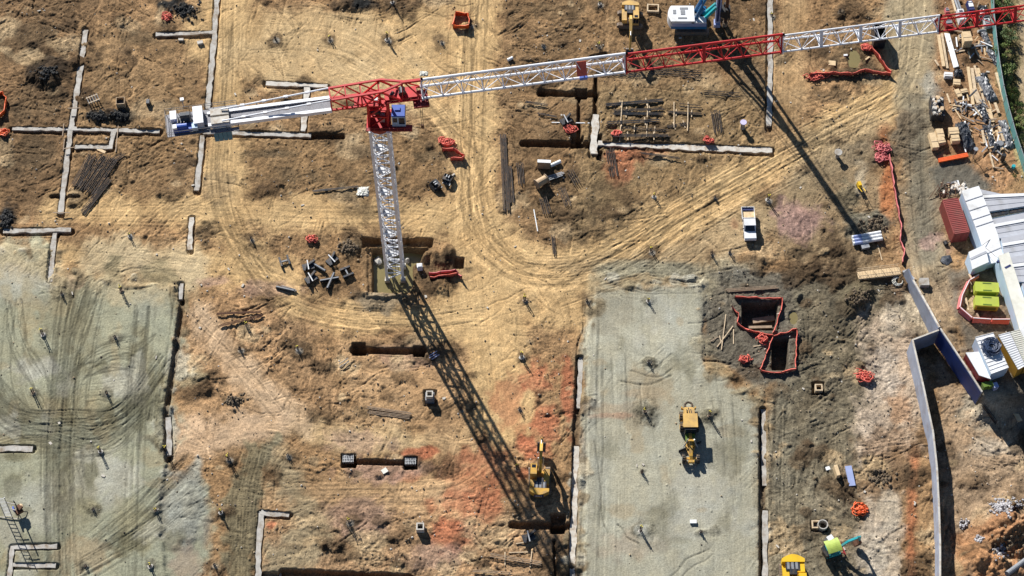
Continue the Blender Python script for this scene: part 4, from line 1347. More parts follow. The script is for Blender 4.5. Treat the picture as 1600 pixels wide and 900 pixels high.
    b.box(tuple(J(ue + 2.3, 2.95, .95)), (.45, .4, .3), az)
    b.build('floodlight', M['gsteel'], root)
    return root


crane()
w_ = MB()
pw = [unproj(x, y, -1.0) for x, y in [(574, 384), (655, 382), (680, 395), (680, 462), (574, 462)]]
w_.prism([(p.x, p.y) for p in pw], -1.25, -1.12)
o = w_.build('water', M['water'])
o["kind"] = "structure"

# ---------------------------------------------------------------- poured strip footings
def ribbon(pts, wd, seed):
    """wobbly plan outline of a poured strip, world coordinates"""
    P = [at(*p) for p in pts]
    for p in P:
        p.z = 0
    rnd = random.Random(seed)
    L, Rr = [], []
    wm = wd / 10.8 / 2
    dense = []
    for a, b in zip(P[:-1], P[1:]):
        n = max(2, int((b - a).length / .8))
        dense += [a.lerp(b, i / n) for i in range(n)]
    dense.append(P[-1])
    for i, p in enumerate(dense):
        d = (dense[min(i + 1, len(dense) - 1)] - dense[max(i - 1, 0)]).normalized()
        nrm = Vector((-d.y, d.x, 0))
        L.append(p + nrm * wm * rnd.uniform(.62, 1.25))
        Rr.append(p - nrm * wm * rnd.uniform(.62, 1.25))
    return [(q.x, q.y) for q in L + Rr[::-1]]


FLAB = {
    'f1': 'grey concrete strip footing, the long one running up the left beside the rebar stack',
    'f2': 'pale concrete footing with a side loop, running across under the counter boom tip',
    'f3': 'pale concrete strip footing just below the crane counter boom, ending in an open trench',
    'f4': 'grey concrete footing with a side arm, running from the top edge to the counter boom',
    'f5': 'short grey concrete strip footing hanging below the counterweights',
    'f6': 'white T-shaped concrete footing above the red tower head',
    'f7': 'large pale L-shaped concrete footing below the rows of dark rebar',
    'f8': 'straight grey concrete strip beside the drilling rig, reaching the top edge',
    'f9': 'pale concrete footing at the left edge beside the black heap',
    'f10': 'short broken white concrete strip beside a dark rectangular patch',
    'f11': 'pale concrete corner footing at the bottom, right of the crawler tracks',
    'f12': 'white concrete strip along the left edge of the right grey pad, by the excavator',
    'f13': 'pale concrete strip along the right edge of the grey pad, beside the grader',
    'f14': 'pale concrete strip entering the left grey pad from the left edge',
    'f15': 'pale stepped concrete footing in the bottom left corner below the ladder',
    'f16': 'short ragged concrete strip at the upper left edge of the right grey pad',
    'f17': 'short white concrete strip on the right edge of the left grey pad',
    'f18': 'small white concrete footing touching the bottom edge beside an open trench',
    'f19': 'tiny pale concrete strip at the top right corner of the left grey pad',
    'f20': 'pale concrete strip near the bottom right corner of the right grey pad',
}
for i, (key, runs) in enumerate(FOOT.items()):
    if key not in FLAB:
        continue
    b = MB()
    zt = 0.0
    for k, (pts, wd) in enumerate(runs):
        poly = ribbon(pts, wd, i * 7 + k)
        zs = [gz(*unproj(px, py, 0).xy) for px, py in pts]
        z = sorted(zs)[len(zs) // 2] + .41 - .004 * k
        b.prism(poly, z - .5, z)
    tag(b.build('concrete_footing', M['pconc'] if (key in ('f6', 'f7', 'f10', 'f12')) else M['conc']), FLAB[key], 'footing', 'poured strip footings')

# ---------------------------------------------------------------- retaining walls round the ramp
def wall(tops, hts, base, th, label, name='retaining_wall', wall_shade=0):
    b = MB()
    P = [unproj(px, py, h) for (px, py), h in zip(tops, hts)]
    for a, c in zip(P[:-1], P[1:]):
        d = Vector((c.x - a.x, c.y - a.y, 0)).normalized()
        n = Vector((d.y, -d.x, 0)) * th
        if n.x < 0:
            n = -n
        n0 = n * 0
        b.hexa([(a.x, a.y, base), (a.x + n.x, a.y + n.y, base), (c.x + n.x, c.y + n.y, base), (c.x, c.y, base),
                (a.x, a.y, a.z), (a.x + n.x, a.y + n.y, a.z), (c.x + n.x, c.y + n.y, c.z), (c.x, c.y, c.z)])
    o = b.build(name, M['wconc'])
    tag(o, label, 'retaining wall', 'retaining walls of the ramp')
    c_ = MB()
    for a, c in zip(P[:-1], P[1:]):
        d = Vector((c.x - a.x, c.y - a.y, 0)).normalized()
        n = Vector((d.y, -d.x, 0)) * (th / 2)
        if n.x < 0:
            n = -n
        c_.bar(a + n + Vector((0, 0, .05)), c + n + Vector((0, 0, .05)), th * .72, .1)
    c_.build('capping', M['pconc'], o)
    if wall_shade:  # dark blue plates that paint shade onto the ramp wall faces
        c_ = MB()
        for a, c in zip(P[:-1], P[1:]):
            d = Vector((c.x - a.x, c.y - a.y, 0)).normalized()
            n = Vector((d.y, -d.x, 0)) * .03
            if (n.x > 0) == (wall_shade == 1):
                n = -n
            if wall_shade == 2:
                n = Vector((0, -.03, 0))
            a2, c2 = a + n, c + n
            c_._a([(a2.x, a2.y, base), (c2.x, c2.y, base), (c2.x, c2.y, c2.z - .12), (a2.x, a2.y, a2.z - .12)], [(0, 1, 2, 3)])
        c_.build('painted_shade', M['wall_shade'], o)
    return o


wall([(1425, 438), (1448, 479), (1466, 512)], [2.8, 3.5, 4.0], -.4, .35, 'grey concrete retaining wall running diagonally down to the blue shaded ramp')
wall([(1424, 531), (1441, 604), (1456, 675), (1462, 730), (1465, 787), (1467, 850), (1467, 960)], [3.8, 3.7, 3.3, 3.0, 2.8, 2.7, 2.7], -.4, .32, 'long grey concrete wall on the left side of the ramp, reaching the bottom edge')
wall([(1425, 530), (1466, 514.5)], [3.8, 3.9], -.4, .3, 'short concrete wall closing the head of the shaded ramp', wall_shade=2)
wall([(1468, 514), (1482, 535), (1508, 574), (1533, 613)], [3.9, 3.9, 3.9, 3.7], -.4, .3, 'concrete wall on the right side of the ramp, beside the small white hut', wall_shade=1)
b = MB()
p, q = at(1413, 430), at(1423, 458)
b.bar(p + Vector((0, 0, 1.2)), q + Vector((0, 0, 1.3)), .25, 2.6)
tag(b.build('wall_panel', M['wconc']), 'narrow loose concrete panel leaning at the top end of the diagonal retaining wall', 'wall panel')
b = MB()
p, q = up(1413, 424, .3), up(1428, 440, .3)
b.bar(p, q, .7, .5)
tag(b.build('concrete_beam', M['screed']), 'dark grey concrete beam lying between the footbridge and the retaining wall', 'beam')
b = MB()
p, q = at(1535, 636), at(1555, 663)
for t_ in (0, .5, 1):
    c = p.lerp(q, t_)
    b.bar(c, c + Vector((0, 0, 1.2)), .08)
b.bar(p + Vector((0, 0, 1.1)), q + Vector((0, 0, 1.1)), .07); b.bar(p + Vector((0, 0, .6)), q + Vector((0, 0, .6)), .07); b.bar(p + Vector((0, 0, .3)), q + Vector((0, 0, .3)), .05, .5)
tag(b.build('edge_rail', M['steel']), 'dark guard rail running down from the end of the right ramp wall', 'guard rail')

# ---------------------------------------------------------------- site offices: flat roofed cabins, each from its roof corners
def roofbox(pts, h, name, label, cat, roof, wallm, over=.0, th=.16, group=None, ribs=0, ribdir=0, base=-.5):
    W = [up(x, y, h) for x, y in pts]
    cx, cy = sum(p.x for p in W) / len(W), sum(p.y for p in W) / len(W)
    z0 = mz(cx, cy)
    zt = sum(p.z for p in W) / len(W)
    root = thing(name, label, cat, (cx, cy, z0), 0, group)
    loc = [(p.x - cx, p.y - cy) for p in W]
    ins = [(x * .975, y * .975) for x, y in loc]
    b = MB()
    b.prism(ins, base, zt - z0 - th)
    b.build('wall', wallm, root)
    b = MB()
    b.prism(loc, zt - z0 - th + .003, zt - z0)
    if ribs:
        p0, p1, p2, p3 = [Vector((x, y, 0)) for x, y in loc[:4]]
        if ribdir:
            p0, p1, p2, p3 = p1, p2, p3, p0
        for k in range(ribs + 1):
            t_ = k / ribs
            a, c = p0.lerp(p3, t_), p1.lerp(p2, t_)
            zz = zt - z0 + .03
            b.bar(a + Vector((0, 0, zz)), c + Vector((0, 0, zz)), .10 if ribs > 12 else .07, .06)
    b.build('roof', roof, root)
    return root, loc, zt - z0


corr, l_, zt_ = roofbox([(1501, 302), (1528, 294), (1547, 341), (1559, 371), (1572, 399), (1546, 405), (1535, 383), (1522, 356)], 3.0, 'site_office', 'long white corridor cabin beside the red container, with roof panels joined in steps', 'site office', M['roofw'], M['hutwall'], group='white site offices')
g = MB()
for t0 in ((1507, 318), (1513, 333), (1518, 347), (1523, 358), (1540, 393)):
    a = up(t0[0], t0[1], 3.0) - corr.location
    c = up(t0[0] + 27, t0[1] - 9, 3.0) - corr.location
    g.bar((a.x, a.y, zt_ + .03), (c.x, c.y, zt_ + .03), .12, .07)
g.build('roof_seam', M['roofg'], corr)
c2, l_, zt_ = roofbox([(1558, 403), (1574, 399), (1612, 492), (1596, 512)], 3.0, 'site_office', 'cream roofed cabin behind the two lime green generators', 'site office', M['cream'], M['hutwall'], group='white site offices')
roofbox([(1594, 514), (1612, 495), (1660, 590), (1640, 610)], 3.0, 'site_office', 'white cabin at the right edge behind the ochre container', 'site office', M['roofw'], M['hutwall'], group='white site offices')
for pts, lab, rf in [
    ([(1529, 295), (1578, 306), (1640, 297), (1640, 316), (1541, 331)], 'topmost grey ribbed cabin roof with a bright ridge, in the row of offices', M['roofg']),
    ([(1542, 334), (1640, 309), (1640, 323), (1546, 341)], 'narrow beige roof strip between the top cabin and the next in the row', M['beige']),
    ([(1549, 343), (1640, 325), (1640, 360), (1560, 371)], 'second grey ribbed cabin roof in the row of offices', M['roofg']),
    ([(1563, 375), (1640, 362), (1640, 392), (1572, 398)], 'third grey ribbed cabin roof in the row, above the cables', M['roofg']),
    ([(1578, 403), (1640, 394), (1640, 440), (1592, 438)], 'fourth grey ribbed cabin roof in the row, behind the generators', M['roofg']),
    ([(1596, 445), (1640, 444), (1640, 500), (1614, 492)], 'lowest grey cabin roof in the row at the right edge', M['roofg'])]:
    o, l_, z_ = roofbox(pts, 3.4 if rf is not M['beige'] else 2.9, 'office_cabin', lab, 'cabin', rf, M['hutwall'], group='row of office cabins')
    g = MB()
    L = [Vector((x, y, z_)) for x, y in l_]
    if rf is M['roofg']:
        n = 4
        for k in range(1, n):
            t_ = k / n
            a, c = L[0].lerp(L[-1], t_), L[1].lerp(L[-2], t_) if len(L) == 4 else L[2].lerp(L[3], t_)
            g.bar(a + Vector((0, 0, .025)), c + Vector((0, 0, .02)), .06, .03)
        g.build('roof_rib', M['roofg'], o)
        g = MB()
        a, c = L[0].lerp(L[-1], .35), (L[1].lerp(L[-2], .35) if len(L) == 4 else L[2].lerp(L[3], .3))
        g.bar(a + Vector((0, 0, .07)), c + Vector((0, 0, .07)), .5, .06)
        g.build('ridge_cap', M['roofw'], o)
        a, c = L[-1] + Vector((.3, -.42, -.25)), (L[-2] if len(L) == 4 else L[3]) + Vector((0, -.42, -.25))
        for k in range(3):
            g = MB(); g.bar(a.lerp(c, k / 3 + .02), a.lerp(c, (k + 1) / 3 - .02), .6, .08); g.build('gap_panel', M['steel'], o)  # dark panels laid in the gaps between the roofs
o, l_, z_ = roofbox([(1513, 395), (1537, 386.5), (1546, 407), (1521, 417)], 2.7, 'site_hut', 'small white hut jutting out beside the red container, with a dark roof groove', 'hut', M['roofw'], M['hutwall'])
g = MB()
a, c = Vector((l_[0][0], l_[0][1], 0)).lerp(Vector((l_[3][0], l_[3][1], 0)), .42), Vector((l_[1][0], l_[1][1], 0)).lerp(Vector((l_[2][0], l_[2][1], 0)), .42)
g.bar(a + Vector((0, 0, z_ + .02)), c + Vector((0, 0, z_ + .02)), .35, .05)
g.build('roof_groove', M['roofg'], o)
o, l_, z_ = roofbox([(1524, 527), (1552, 520), (1576, 574), (1549, 584)], 2.6, 'site_hut', 'white roofed hut carrying a tangled heap of blue hose', 'hut', M['roofw'], M['hutwall'], ribs=10)
g = MB()
for k in range(4):
    p = up(1555 + k * 5.5, 583 - k * 2.2, 1.3) - o.location
    g.box((p.x, p.y - .1, 1.25), (.36, .3, 1.7), .3)
g.build('panel', M['white'], o)
roofbox([(1508, 553), (1532, 544), (1551, 587), (1526, 594.5)], 2.75, 'site_hut', 'plain white hut with a smooth roof above green bins, nearest the ramp wall', 'hut', M['roofw'], M['dred'])
roofbox([(1560, 524), (1578, 519), (1602, 571), (1591, 577)], 2.7, 'shipping_container', 'ochre container under a pale ribbed awning beside the hose covered hut', 'container', M['roofw'], M['yellowc'], ribs=16)
roofbox([(1579, 519), (1612, 510), (1640, 562), (1603, 571)], 2.7, 'shipping_container', 'second ochre container with a pale corrugated roof at the right edge', 'container', M['cream'], M['yellowc'], ribs=18)
# hose heap on the hut
b = MB()
c0 = up(1548, 543, 2.7)
rnd = random.Random(5)
for k in range(26):
    r_ = rnd.uniform(.5, 1.35)
    ox, oy, oz = rnd.uniform(-.35, .35), rnd.uniform(-.3, .3), rnd.uniform(.06, .55)
    b.path([(ox + r_ * math.cos(t_) * rnd.uniform(.85, 1.15), oy + r_ * math.sin(t_) * rnd.uniform(.85, 1.15), oz + rnd.uniform(-.06, .08)) for t_ in [j * 2 * math.pi / 14 for j in range(14)]], .055, 5, True)
o = b.build('hose_coil', M['hose']); o.location = c0
tag(o, 'tangled heap of dark blue hose lying on the white hut roof', 'hose')

# red shipping container
def container():
    A, B_, C_ = up(1471, 311, 2.6), up(1498, 308, 2.6), up(1517, 362, 2.6)
    D_ = up(1490, 367, 2.6)
    c = (A + B_ + C_ + D_) / 4
    z0 = mz(c.x, c.y)
    yaw = math.atan2((A + B_ - C_ - D_).y, (A + B_ - C_ - D_).x) - math.pi / 2
    root = thing('shipping_container', 'rusty red shipping container with a ribbed roof beside the white offices', 'container', (c.x, c.y, z0), yaw)
    L, W, H = 6.06, 2.44, 2.6
    b = MB()
    b.box((0, 0, H / 2), (W - .1, L - .1, H - .1))
    n = 26
    for k in range(n):
        y = -L / 2 + .3 + k * (L - .6) / (n - 1)
        b.box((-W / 2 + .03, y, H / 2), (.06, .13, H - .3)); b.box((W / 2 - .03, y, H / 2), (.06, .13, H - .3))
    b.build('body', M['cont'], root)
    b = MB()
    n = 18
    for k in range(n):
        y = -L / 2 + .35 + k * (L - .7) / (n - 1)
        b.box((0, y, H - .03), (W - .16, .17, .07))
    b.build('roof_rib', M['cont'], root)
    b = MB()
    for sx in (-1, 1):
        b.box((sx * (W / 2 - .06), 0, H - .06), (.12, L, .13)); b.box((sx * (W / 2 - .06), 0, .1), (.12, L, .2))
        for sy in (-1, 1):
            b.box((sx * (W / 2 - .07), sy * (L / 2 - .07), H / 2), (.15, .15, H))
    for sy in (-1, 1):
        b.box((0, sy * (L / 2 - .06), H - .06), (W, .12, .13)); b.box((0, sy * (L / 2 - .06), .1), (W, .12, .2))
    b.build('frame', M['cont'], root)
    for s in (-1, 1):
        d = MB()
        d.box((s * .56, -L / 2 + .01, H / 2), (1.05, .06, H - .35))
        for dx in (-.3, .3):
            d.tube((s * .56 + dx, -L / 2 - .05, .2), (s * .56 + dx, -L / 2 - .05, H - .2), .03, 6)
        d.build('door', M['cont'], root)


container()

# ---------------------------------------------------------------- generators and the barrier round them
for k, (pts, lab) in enumerate([([(1524, 441), (1561, 442.7), (1561, 455), (1524, 454)], 'lime green generator, the upper of the pair inside the red barrier'),
                                ([(1524, 463), (1561, 465), (1561, 477.6), (1524, 476)], 'lime green generator, the lower of the pair inside the red barrier')]):
    W = [up(x, y, 1.7) for x, y in pts]
    cx, cy = sum(p.x for p in W) / 4, sum(p.y for p in W) / 4
    z0 = mz(cx, cy)
    sx, sy = (W[1] - W[0]).length, (W[0] - W[3]).length
    rz = math.atan2(W[1].y - W[0].y, W[1].x - W[0].x)
    r_ = thing('generator', lab, 'generator', (cx, cy, z0), rz, 'lime green generators')
    b = MB(); b.box((0, 0, .95), (sx - .06, sy - .06, 1.35)); b.box((-sx / 2 + .02, 0, .95), (.06, sy * .8, 1.2)); b.build('housing', M['lgreen'], r_)
    b = MB(); b.box((0, 0, 1.665), (sx, sy, .07)); b.build('lid', M['lgreen'], r_)
    b = MB(); b.box((0, 0, .12), (sx * .96, sy * .9, .26)); b.build('skid', M['steel'], r_)
    for s in (-1, 1):
        b = MB(); b.box((0, s * sy * .37, 1.715), (1.25, .16, .04)); b.build('vent', M['dgreen'], r_)
    b = MB(); b.box((0, -sy / 2 + .02, .9), (sx * .8, .03, .8)); b.build('door', M['dgreen'], r_)


def barrier(p, q, label, m=M['bar']):
    a, c = at(*p), at(*q)
    a.z, c.z = mz(a.x, a.y), mz(c.x, c.y)
    L = (c - a).length
    r_ = thing('water_barrier', label, 'barrier', (a + c) / 2, math.atan2(c.y - a.y, c.x - a.x), 'red barriers round the generators')
    b = MB()
    n = len(b.v)
    h = 1.0
    prof = [(-.3, .0), (.3, .0), (.3, .25), (.14, .55), (.12, h), (-.12, h), (-.14, .55), (-.3, .25)]
    x0, x1 = -L / 2 + .03, L / 2 - .03
    b.side(prof, x0, x1)
    b.build('body', m, r_)
    b = MB()
    b.bar((x0, 0, h + .02), (x1, 0, h + .02), .1, .05)
    b.build('top_rail', M['pipew'], r_)


for p, q, l in [((1528, 433), (1514, 441), 'faded red barrier at the upper end of the ring, nearest the small white hut'), ((1513, 442), (1502, 465), 'faded red barrier on the upper left side of the generator ring'),
                ((1501, 467), (1498, 484), 'faded red barrier at the left corner of the generator ring'), ((1498, 486), (1517, 501), 'faded red barrier on the lower left diagonal of the generator ring'),
                ((1518, 502), (1547, 503.5), 'bright red barrier on the lower side of the generator ring, left half'), ((1548, 503.5), (1576, 504), 'bright red barrier on the lower side of the generator ring, right half')]:
    barrier(p, q, l, M['bar'] if 'bright' in l else M['pink'])


# ---------------------------------------------------------------- machines
def text_mesh(s, size, ex=.01):
    c = bpy.data.curves.new('lettering', 'FONT')
    c.body = s; c.size = size; c.extrude = ex; c.align_x = 'CENTER'; c.align_y = 'CENTER'
    o = bpy.data.objects.new('lettering', c)
    me = bpy.data.meshes.new_from_object(o)
    bpy.data.objects.remove(o)
    return me


def excavator(px, py, rz, label, paint, group, track_rot=0.0, sc=1.0, boom=None, letters=None, bandm=None):
    p = at(px, py)
    p.z = max(p.z, mz(p.x, p.y) - .1)
    r_ = thing('excavator', label, 'excavator', p, rz, group)
    r_.scale = (sc, sc, sc)
    ct, st_ = math.cos(track_rot), math.sin(track_rot)
    for s in (-1, 1):
        b = MB()
        prof = [(-2.0, .25), (-1.7, .02), (1.7, .02), (2.05, .28), (2.05, .62), (1.75, .88), (-1.75, .88), (-2.05, .62)]
        b.side(prof, s * 1.2 - .3, s * 1.2 + .3)
        for k in range(17):
            b.box((s * 1.2, -1.7 + k * .2125, .89), (.6, .09, .05))
        b.v = [(x * ct - y * st_, x * st_ + y * ct, z) for x, y, z in b.v]
        b.build('track', M['track'], r_)
    b = MB()
    b.box((0, 0, .6), (1.9, 2.0, .5)); b.disc((0, 0, .98), .75, .25, 'z', 16)
    b.build('undercarriage', M['steel'], r_)
    b = MB()
    b.box((0, -.35, 1.2), (2.6, 3.1, .3))
    b.box((.95, .1, 1.62), (.75, 2.2, .6)); b.box((-.85, -1.0, 1.65), (.9, 1.0, .65))
    b.box((0, -1.85, 1.68), (2.62, .25, .72))
    b.build('house', paint, r_)
    b = MB()
    n = 9
    arc = [(-1.36 + 2.72 * k / n, -2.15 - .55 * math.sin(math.pi * k / n)) for k in range(n + 1)]
    b.prism([(1.36, -1.72), (-1.36, -1.72)] + arc, 1.05, 2.1)
    cw = b.build('counterweight', paint, r_)
    if letters:
        d = MB(); d.box((0, -2.70, 1.62), (1.3, .06, .5)); d.build('name_band', bandm, cw)
        me = text_mesh(letters, .46)
        me.materials.append(M['white'])
        t = bpy.data.objects.new('lettering', me); COL.objects.link(t); t.parent = cw
        t.location = (0, -2.745, 1.62); t.rotation_euler = (R(90), 0, 0)
    b = MB(); b.box((.12, -1.25, 2.0), (1.7, 1.15, .08)); b.box((.1, -.6, 1.8), (.9, .9, .5))
    hd = b.build('engine_cover', M['steel'], r_)
    b = MB()
    for k in range(3):
        b.box((-.35 + .5 * k, -1.25, 2.055), (.3, .85, .03))
    b.build('grille', M['screed'], hd)
    b = MB(); b.box((-.86, .75, 2.02), (.95, 1.7, 1.75), 0, .92, .9); cab = b.build('cab', paint, r_)
    b = MB(); b.box((-.86, 1.6, 2.2), (.8, .06, 1.0)); b.box((-1.33, .75, 2.2), (.04, 1.2, .9)); b.box((-.39, .75, 2.25), (.03, 1.2, .7)); b.box((-.86, 1.15, 2.905), (.55, .45, .03)); b.build('window', M['glass'], cab)
    B = boom or [(.9, 1.7), (1.9, 4.3), (2.7, 5.0), (5.4, 4.2), (6.1, 1.6)]
    b = MB()
    (y0, z0), (y1, z1), (y2, z2), (y3, z3), (y4, z4) = B
    b.side([(y0 - .2, z0), (y1 - .3, z1 + .25), (y2, z2 + .3), (y3 + .15, z3 + .15), (y3, z3 - .2), (y2, z2 - .4), (y1 + .35, z1 - .3), (y0 + .3, z0 - .1)], -.16, .24)
    bo = b.build('boom', paint, r_)
    b = MB()
    for s in (-.3, .38):
        b.tube((s, y0 + .55, z0 - .2), (s, y1 + .1, z1), .09, 8)
    b.tube((.04, y1, z1 + .35), (.04, y3 - .2, z3 + .5), .09, 8)
    b.build('hydraulic_ram', M['gsteel'], bo)
    b = MB()
    dv = Vector((y4 - y3, z4 - z3)).normalized()
    pv = Vector((-dv.y, dv.x))
    def S(a, c):
        q = Vector((y3, z3)) + dv * a + pv * c
        return (q.x, q.y)
    Ls = Vector((y4 - y3, z4 - z3)).length
    b.side([S(-.7, .1), S(-.1, .32), S(.3, .28), S(Ls, .12), S(Ls, -.12), S(.2, -.2), S(-.3, -.1)], -.11, .19)
    b.build('stick', paint, r_)
    b = MB()
    q0 = S(Ls, 0)
    b.side([(q0[0], q0[1] + .15), (q0[0] + .35, q0[1] - .2), (q0[0] + .3, q0[1] - .75), (q0[0] - .1, q0[1] - 1.1), (q0[0] - .65, q0[1] - 1.15), (q0[0] - .85, q0[1] - .8), (q0[0] - .5, q0[1] - .55), (q0[0] - .3, q0[1] - .1)], -.55, .63)
    bk = b.build('bucket', M['steel'], r_)
    b = MB()
    for k in range(5):
        b.box((-.45 + k * .245, q0[0] - .9, q0[1] - .85), (.09, .25, .09))
    b.build('tooth', M['gsteel'], bk)
    return r_


EXC = 'yellow excavators on the site'
excavator(843, 754, R(-3), 'yellow excavator on orange clay beside the grey pad, arm stretched up the picture', M['yellow'], EXC, R(4), 1.0, [(.9, 1.7), (1.7, 4.2), (2.4, 4.9), (4.6, 3.9), (5.0, 1.9)], 'CAT', M['navy'])
excavator(984, 34, R(178), 'faded yellow excavator above the boom, its arm digging beneath the red boom section', M['tyel'], EXC, R(88), 1.0, [(.9, 1.7), (2.2, 3.8), (3.2, 4.5), (6.0, 3.4), (6.7, 1.4)])
excavator(1238, 909, R(180), 'bright yellow machine half cut off by the bottom edge', M['ayellow'], EXC, 0, 1.12)
excavator(1142, -52, R(20), 'unseen excavator added beyond the drilling rig to cast a shadow into view', M['tyel'], EXC, R(40), 1.25)  # out of view, added so that its shadow falls beside the rig
excavator(478, -58, R(-10), 'unseen excavator added beyond the top edge for its shadow on the treaded ground', M['tyel'], EXC, R(10), 1.15)  # also unseen, added only to throw a shadow in at the top


def mini():
    p = at(1299, 864)
    r_ = thing('mini_excavator', 'small turquoise digger with a lime canopy beside the concrete pipe ring', 'mini excavator', p, R(-72))
    r_.scale = (1.18, 1.18, 1.18)
    for s in (-1, 1):
        b = MB(); b.side([(-1.0, .15), (-.85, .0), (.85, .0), (1.0, .15), (1.0, .35), (.85, .5), (-.85, .5), (-1.0, .35)], s * .62 - .17, s * .62 + .17); b.build('track', M['rubber'], r_)
    b = MB(); b.box((0, -.1, .75), (1.4, 1.7, .4)); b.box((0, -.75, 1.05), (1.3, .5, .5)); b.build('house', M['cyan'], r_)
    b = MB(); b.prism([(-.75, -.75), (.75, -.75), (.6, -1.1), (0, -1.25), (-.6, -1.1)], .6, 1.35); b.build('counterweight', M['steel'], r_)
    b = MB(); b.box((0, -.35, 1.15), (.5, .5, .12)); b.box((0, -.58, 1.4), (.5, .1, .5)); b.build('seat', M['black'], r_)
    b = MB()
    for sx in (-.65, .65):
        for y in (-.85, .5):
            b.bar((sx, y, .9), (sx, y, 2.3), .07)
    b.build('canopy_post', M['steel'], r_)
    b = MB()
    n = 8
    for k in range(n):
        x0, x1 = -.8 + 1.6 * k / n, -.8 + 1.6 * (k + 1) / n
        z0, z1 = 2.32 + .16 * math.sin(math.pi * k / n), 2.32 + .16 * math.sin(math.pi * (k + 1) / n)
        b.hexa([(x0, -1.0, z0 - .06), (x1, -1.0, z1 - .06), (x1, .7, z1 - .06), (x0, .7, z0 - .06), (x0, -1.0, z0), (x1, -1.0, z1), (x1, .7, z1), (x0, .7, z0)])
    b.build('canopy', M['lime'], r_)
    b = MB(); b.box((-1.0, -.1, 1.9), (.7, .9, .9), .2, .8); b.build('tank', M['roofw'], r_)
    b = MB(); b.side([(.6, .8), (.95, 1.5), (1.7, 2.35), (3.0, 2.6), (3.1, 2.35), (1.9, 2.05), (1.3, 1.4), (1.0, .7)], -.12, .12); b.build('boom', M['cyan'], r_)
    b = MB(); b.side([(2.75, 2.75), (3.2, 2.6), (3.35, 1.3), (3.15, 1.3), (2.9, 2.2)], -.09, .09); b.build('stick', M['cyan'], r_)
    b = MB(); b.side([(3.15, 1.4), (3.5, 1.1), (3.4, .6), (3.0, .35), (2.6, .5), (2.7, .75), (3.0, 1.0)], -.3, .3); b.build('bucket', M['rust'], r_)
    b = MB(); b.box((0, 1.35, .25), (1.6, .1, .4)); b.bar((-.5, .8, .3), (-.5, 1.35, .3), .12); b.bar((.5, .8, .3), (.5, 1.35, .3), .12); b.build('blade', M['dred'], r_)


mini()


def wheel(r_, x, y, r, w, rim=None, name='wheel'):
    b = MB()
    b.disc((x, y, r), r, w, 'x', 18)
    for k in range(14):
        a = 2 * math.pi * k / 14
        b.box((x, y + r * math.cos(a), r + r * math.sin(a)), (w * .96, .09, .09))
    o = b.build(name, M['rubber'], r_)
    b = MB(); b.disc((x, y, r), r * .52, w + .06, 'x', 14); b.build('rim', rim or M['gsteel'], o)
    return o


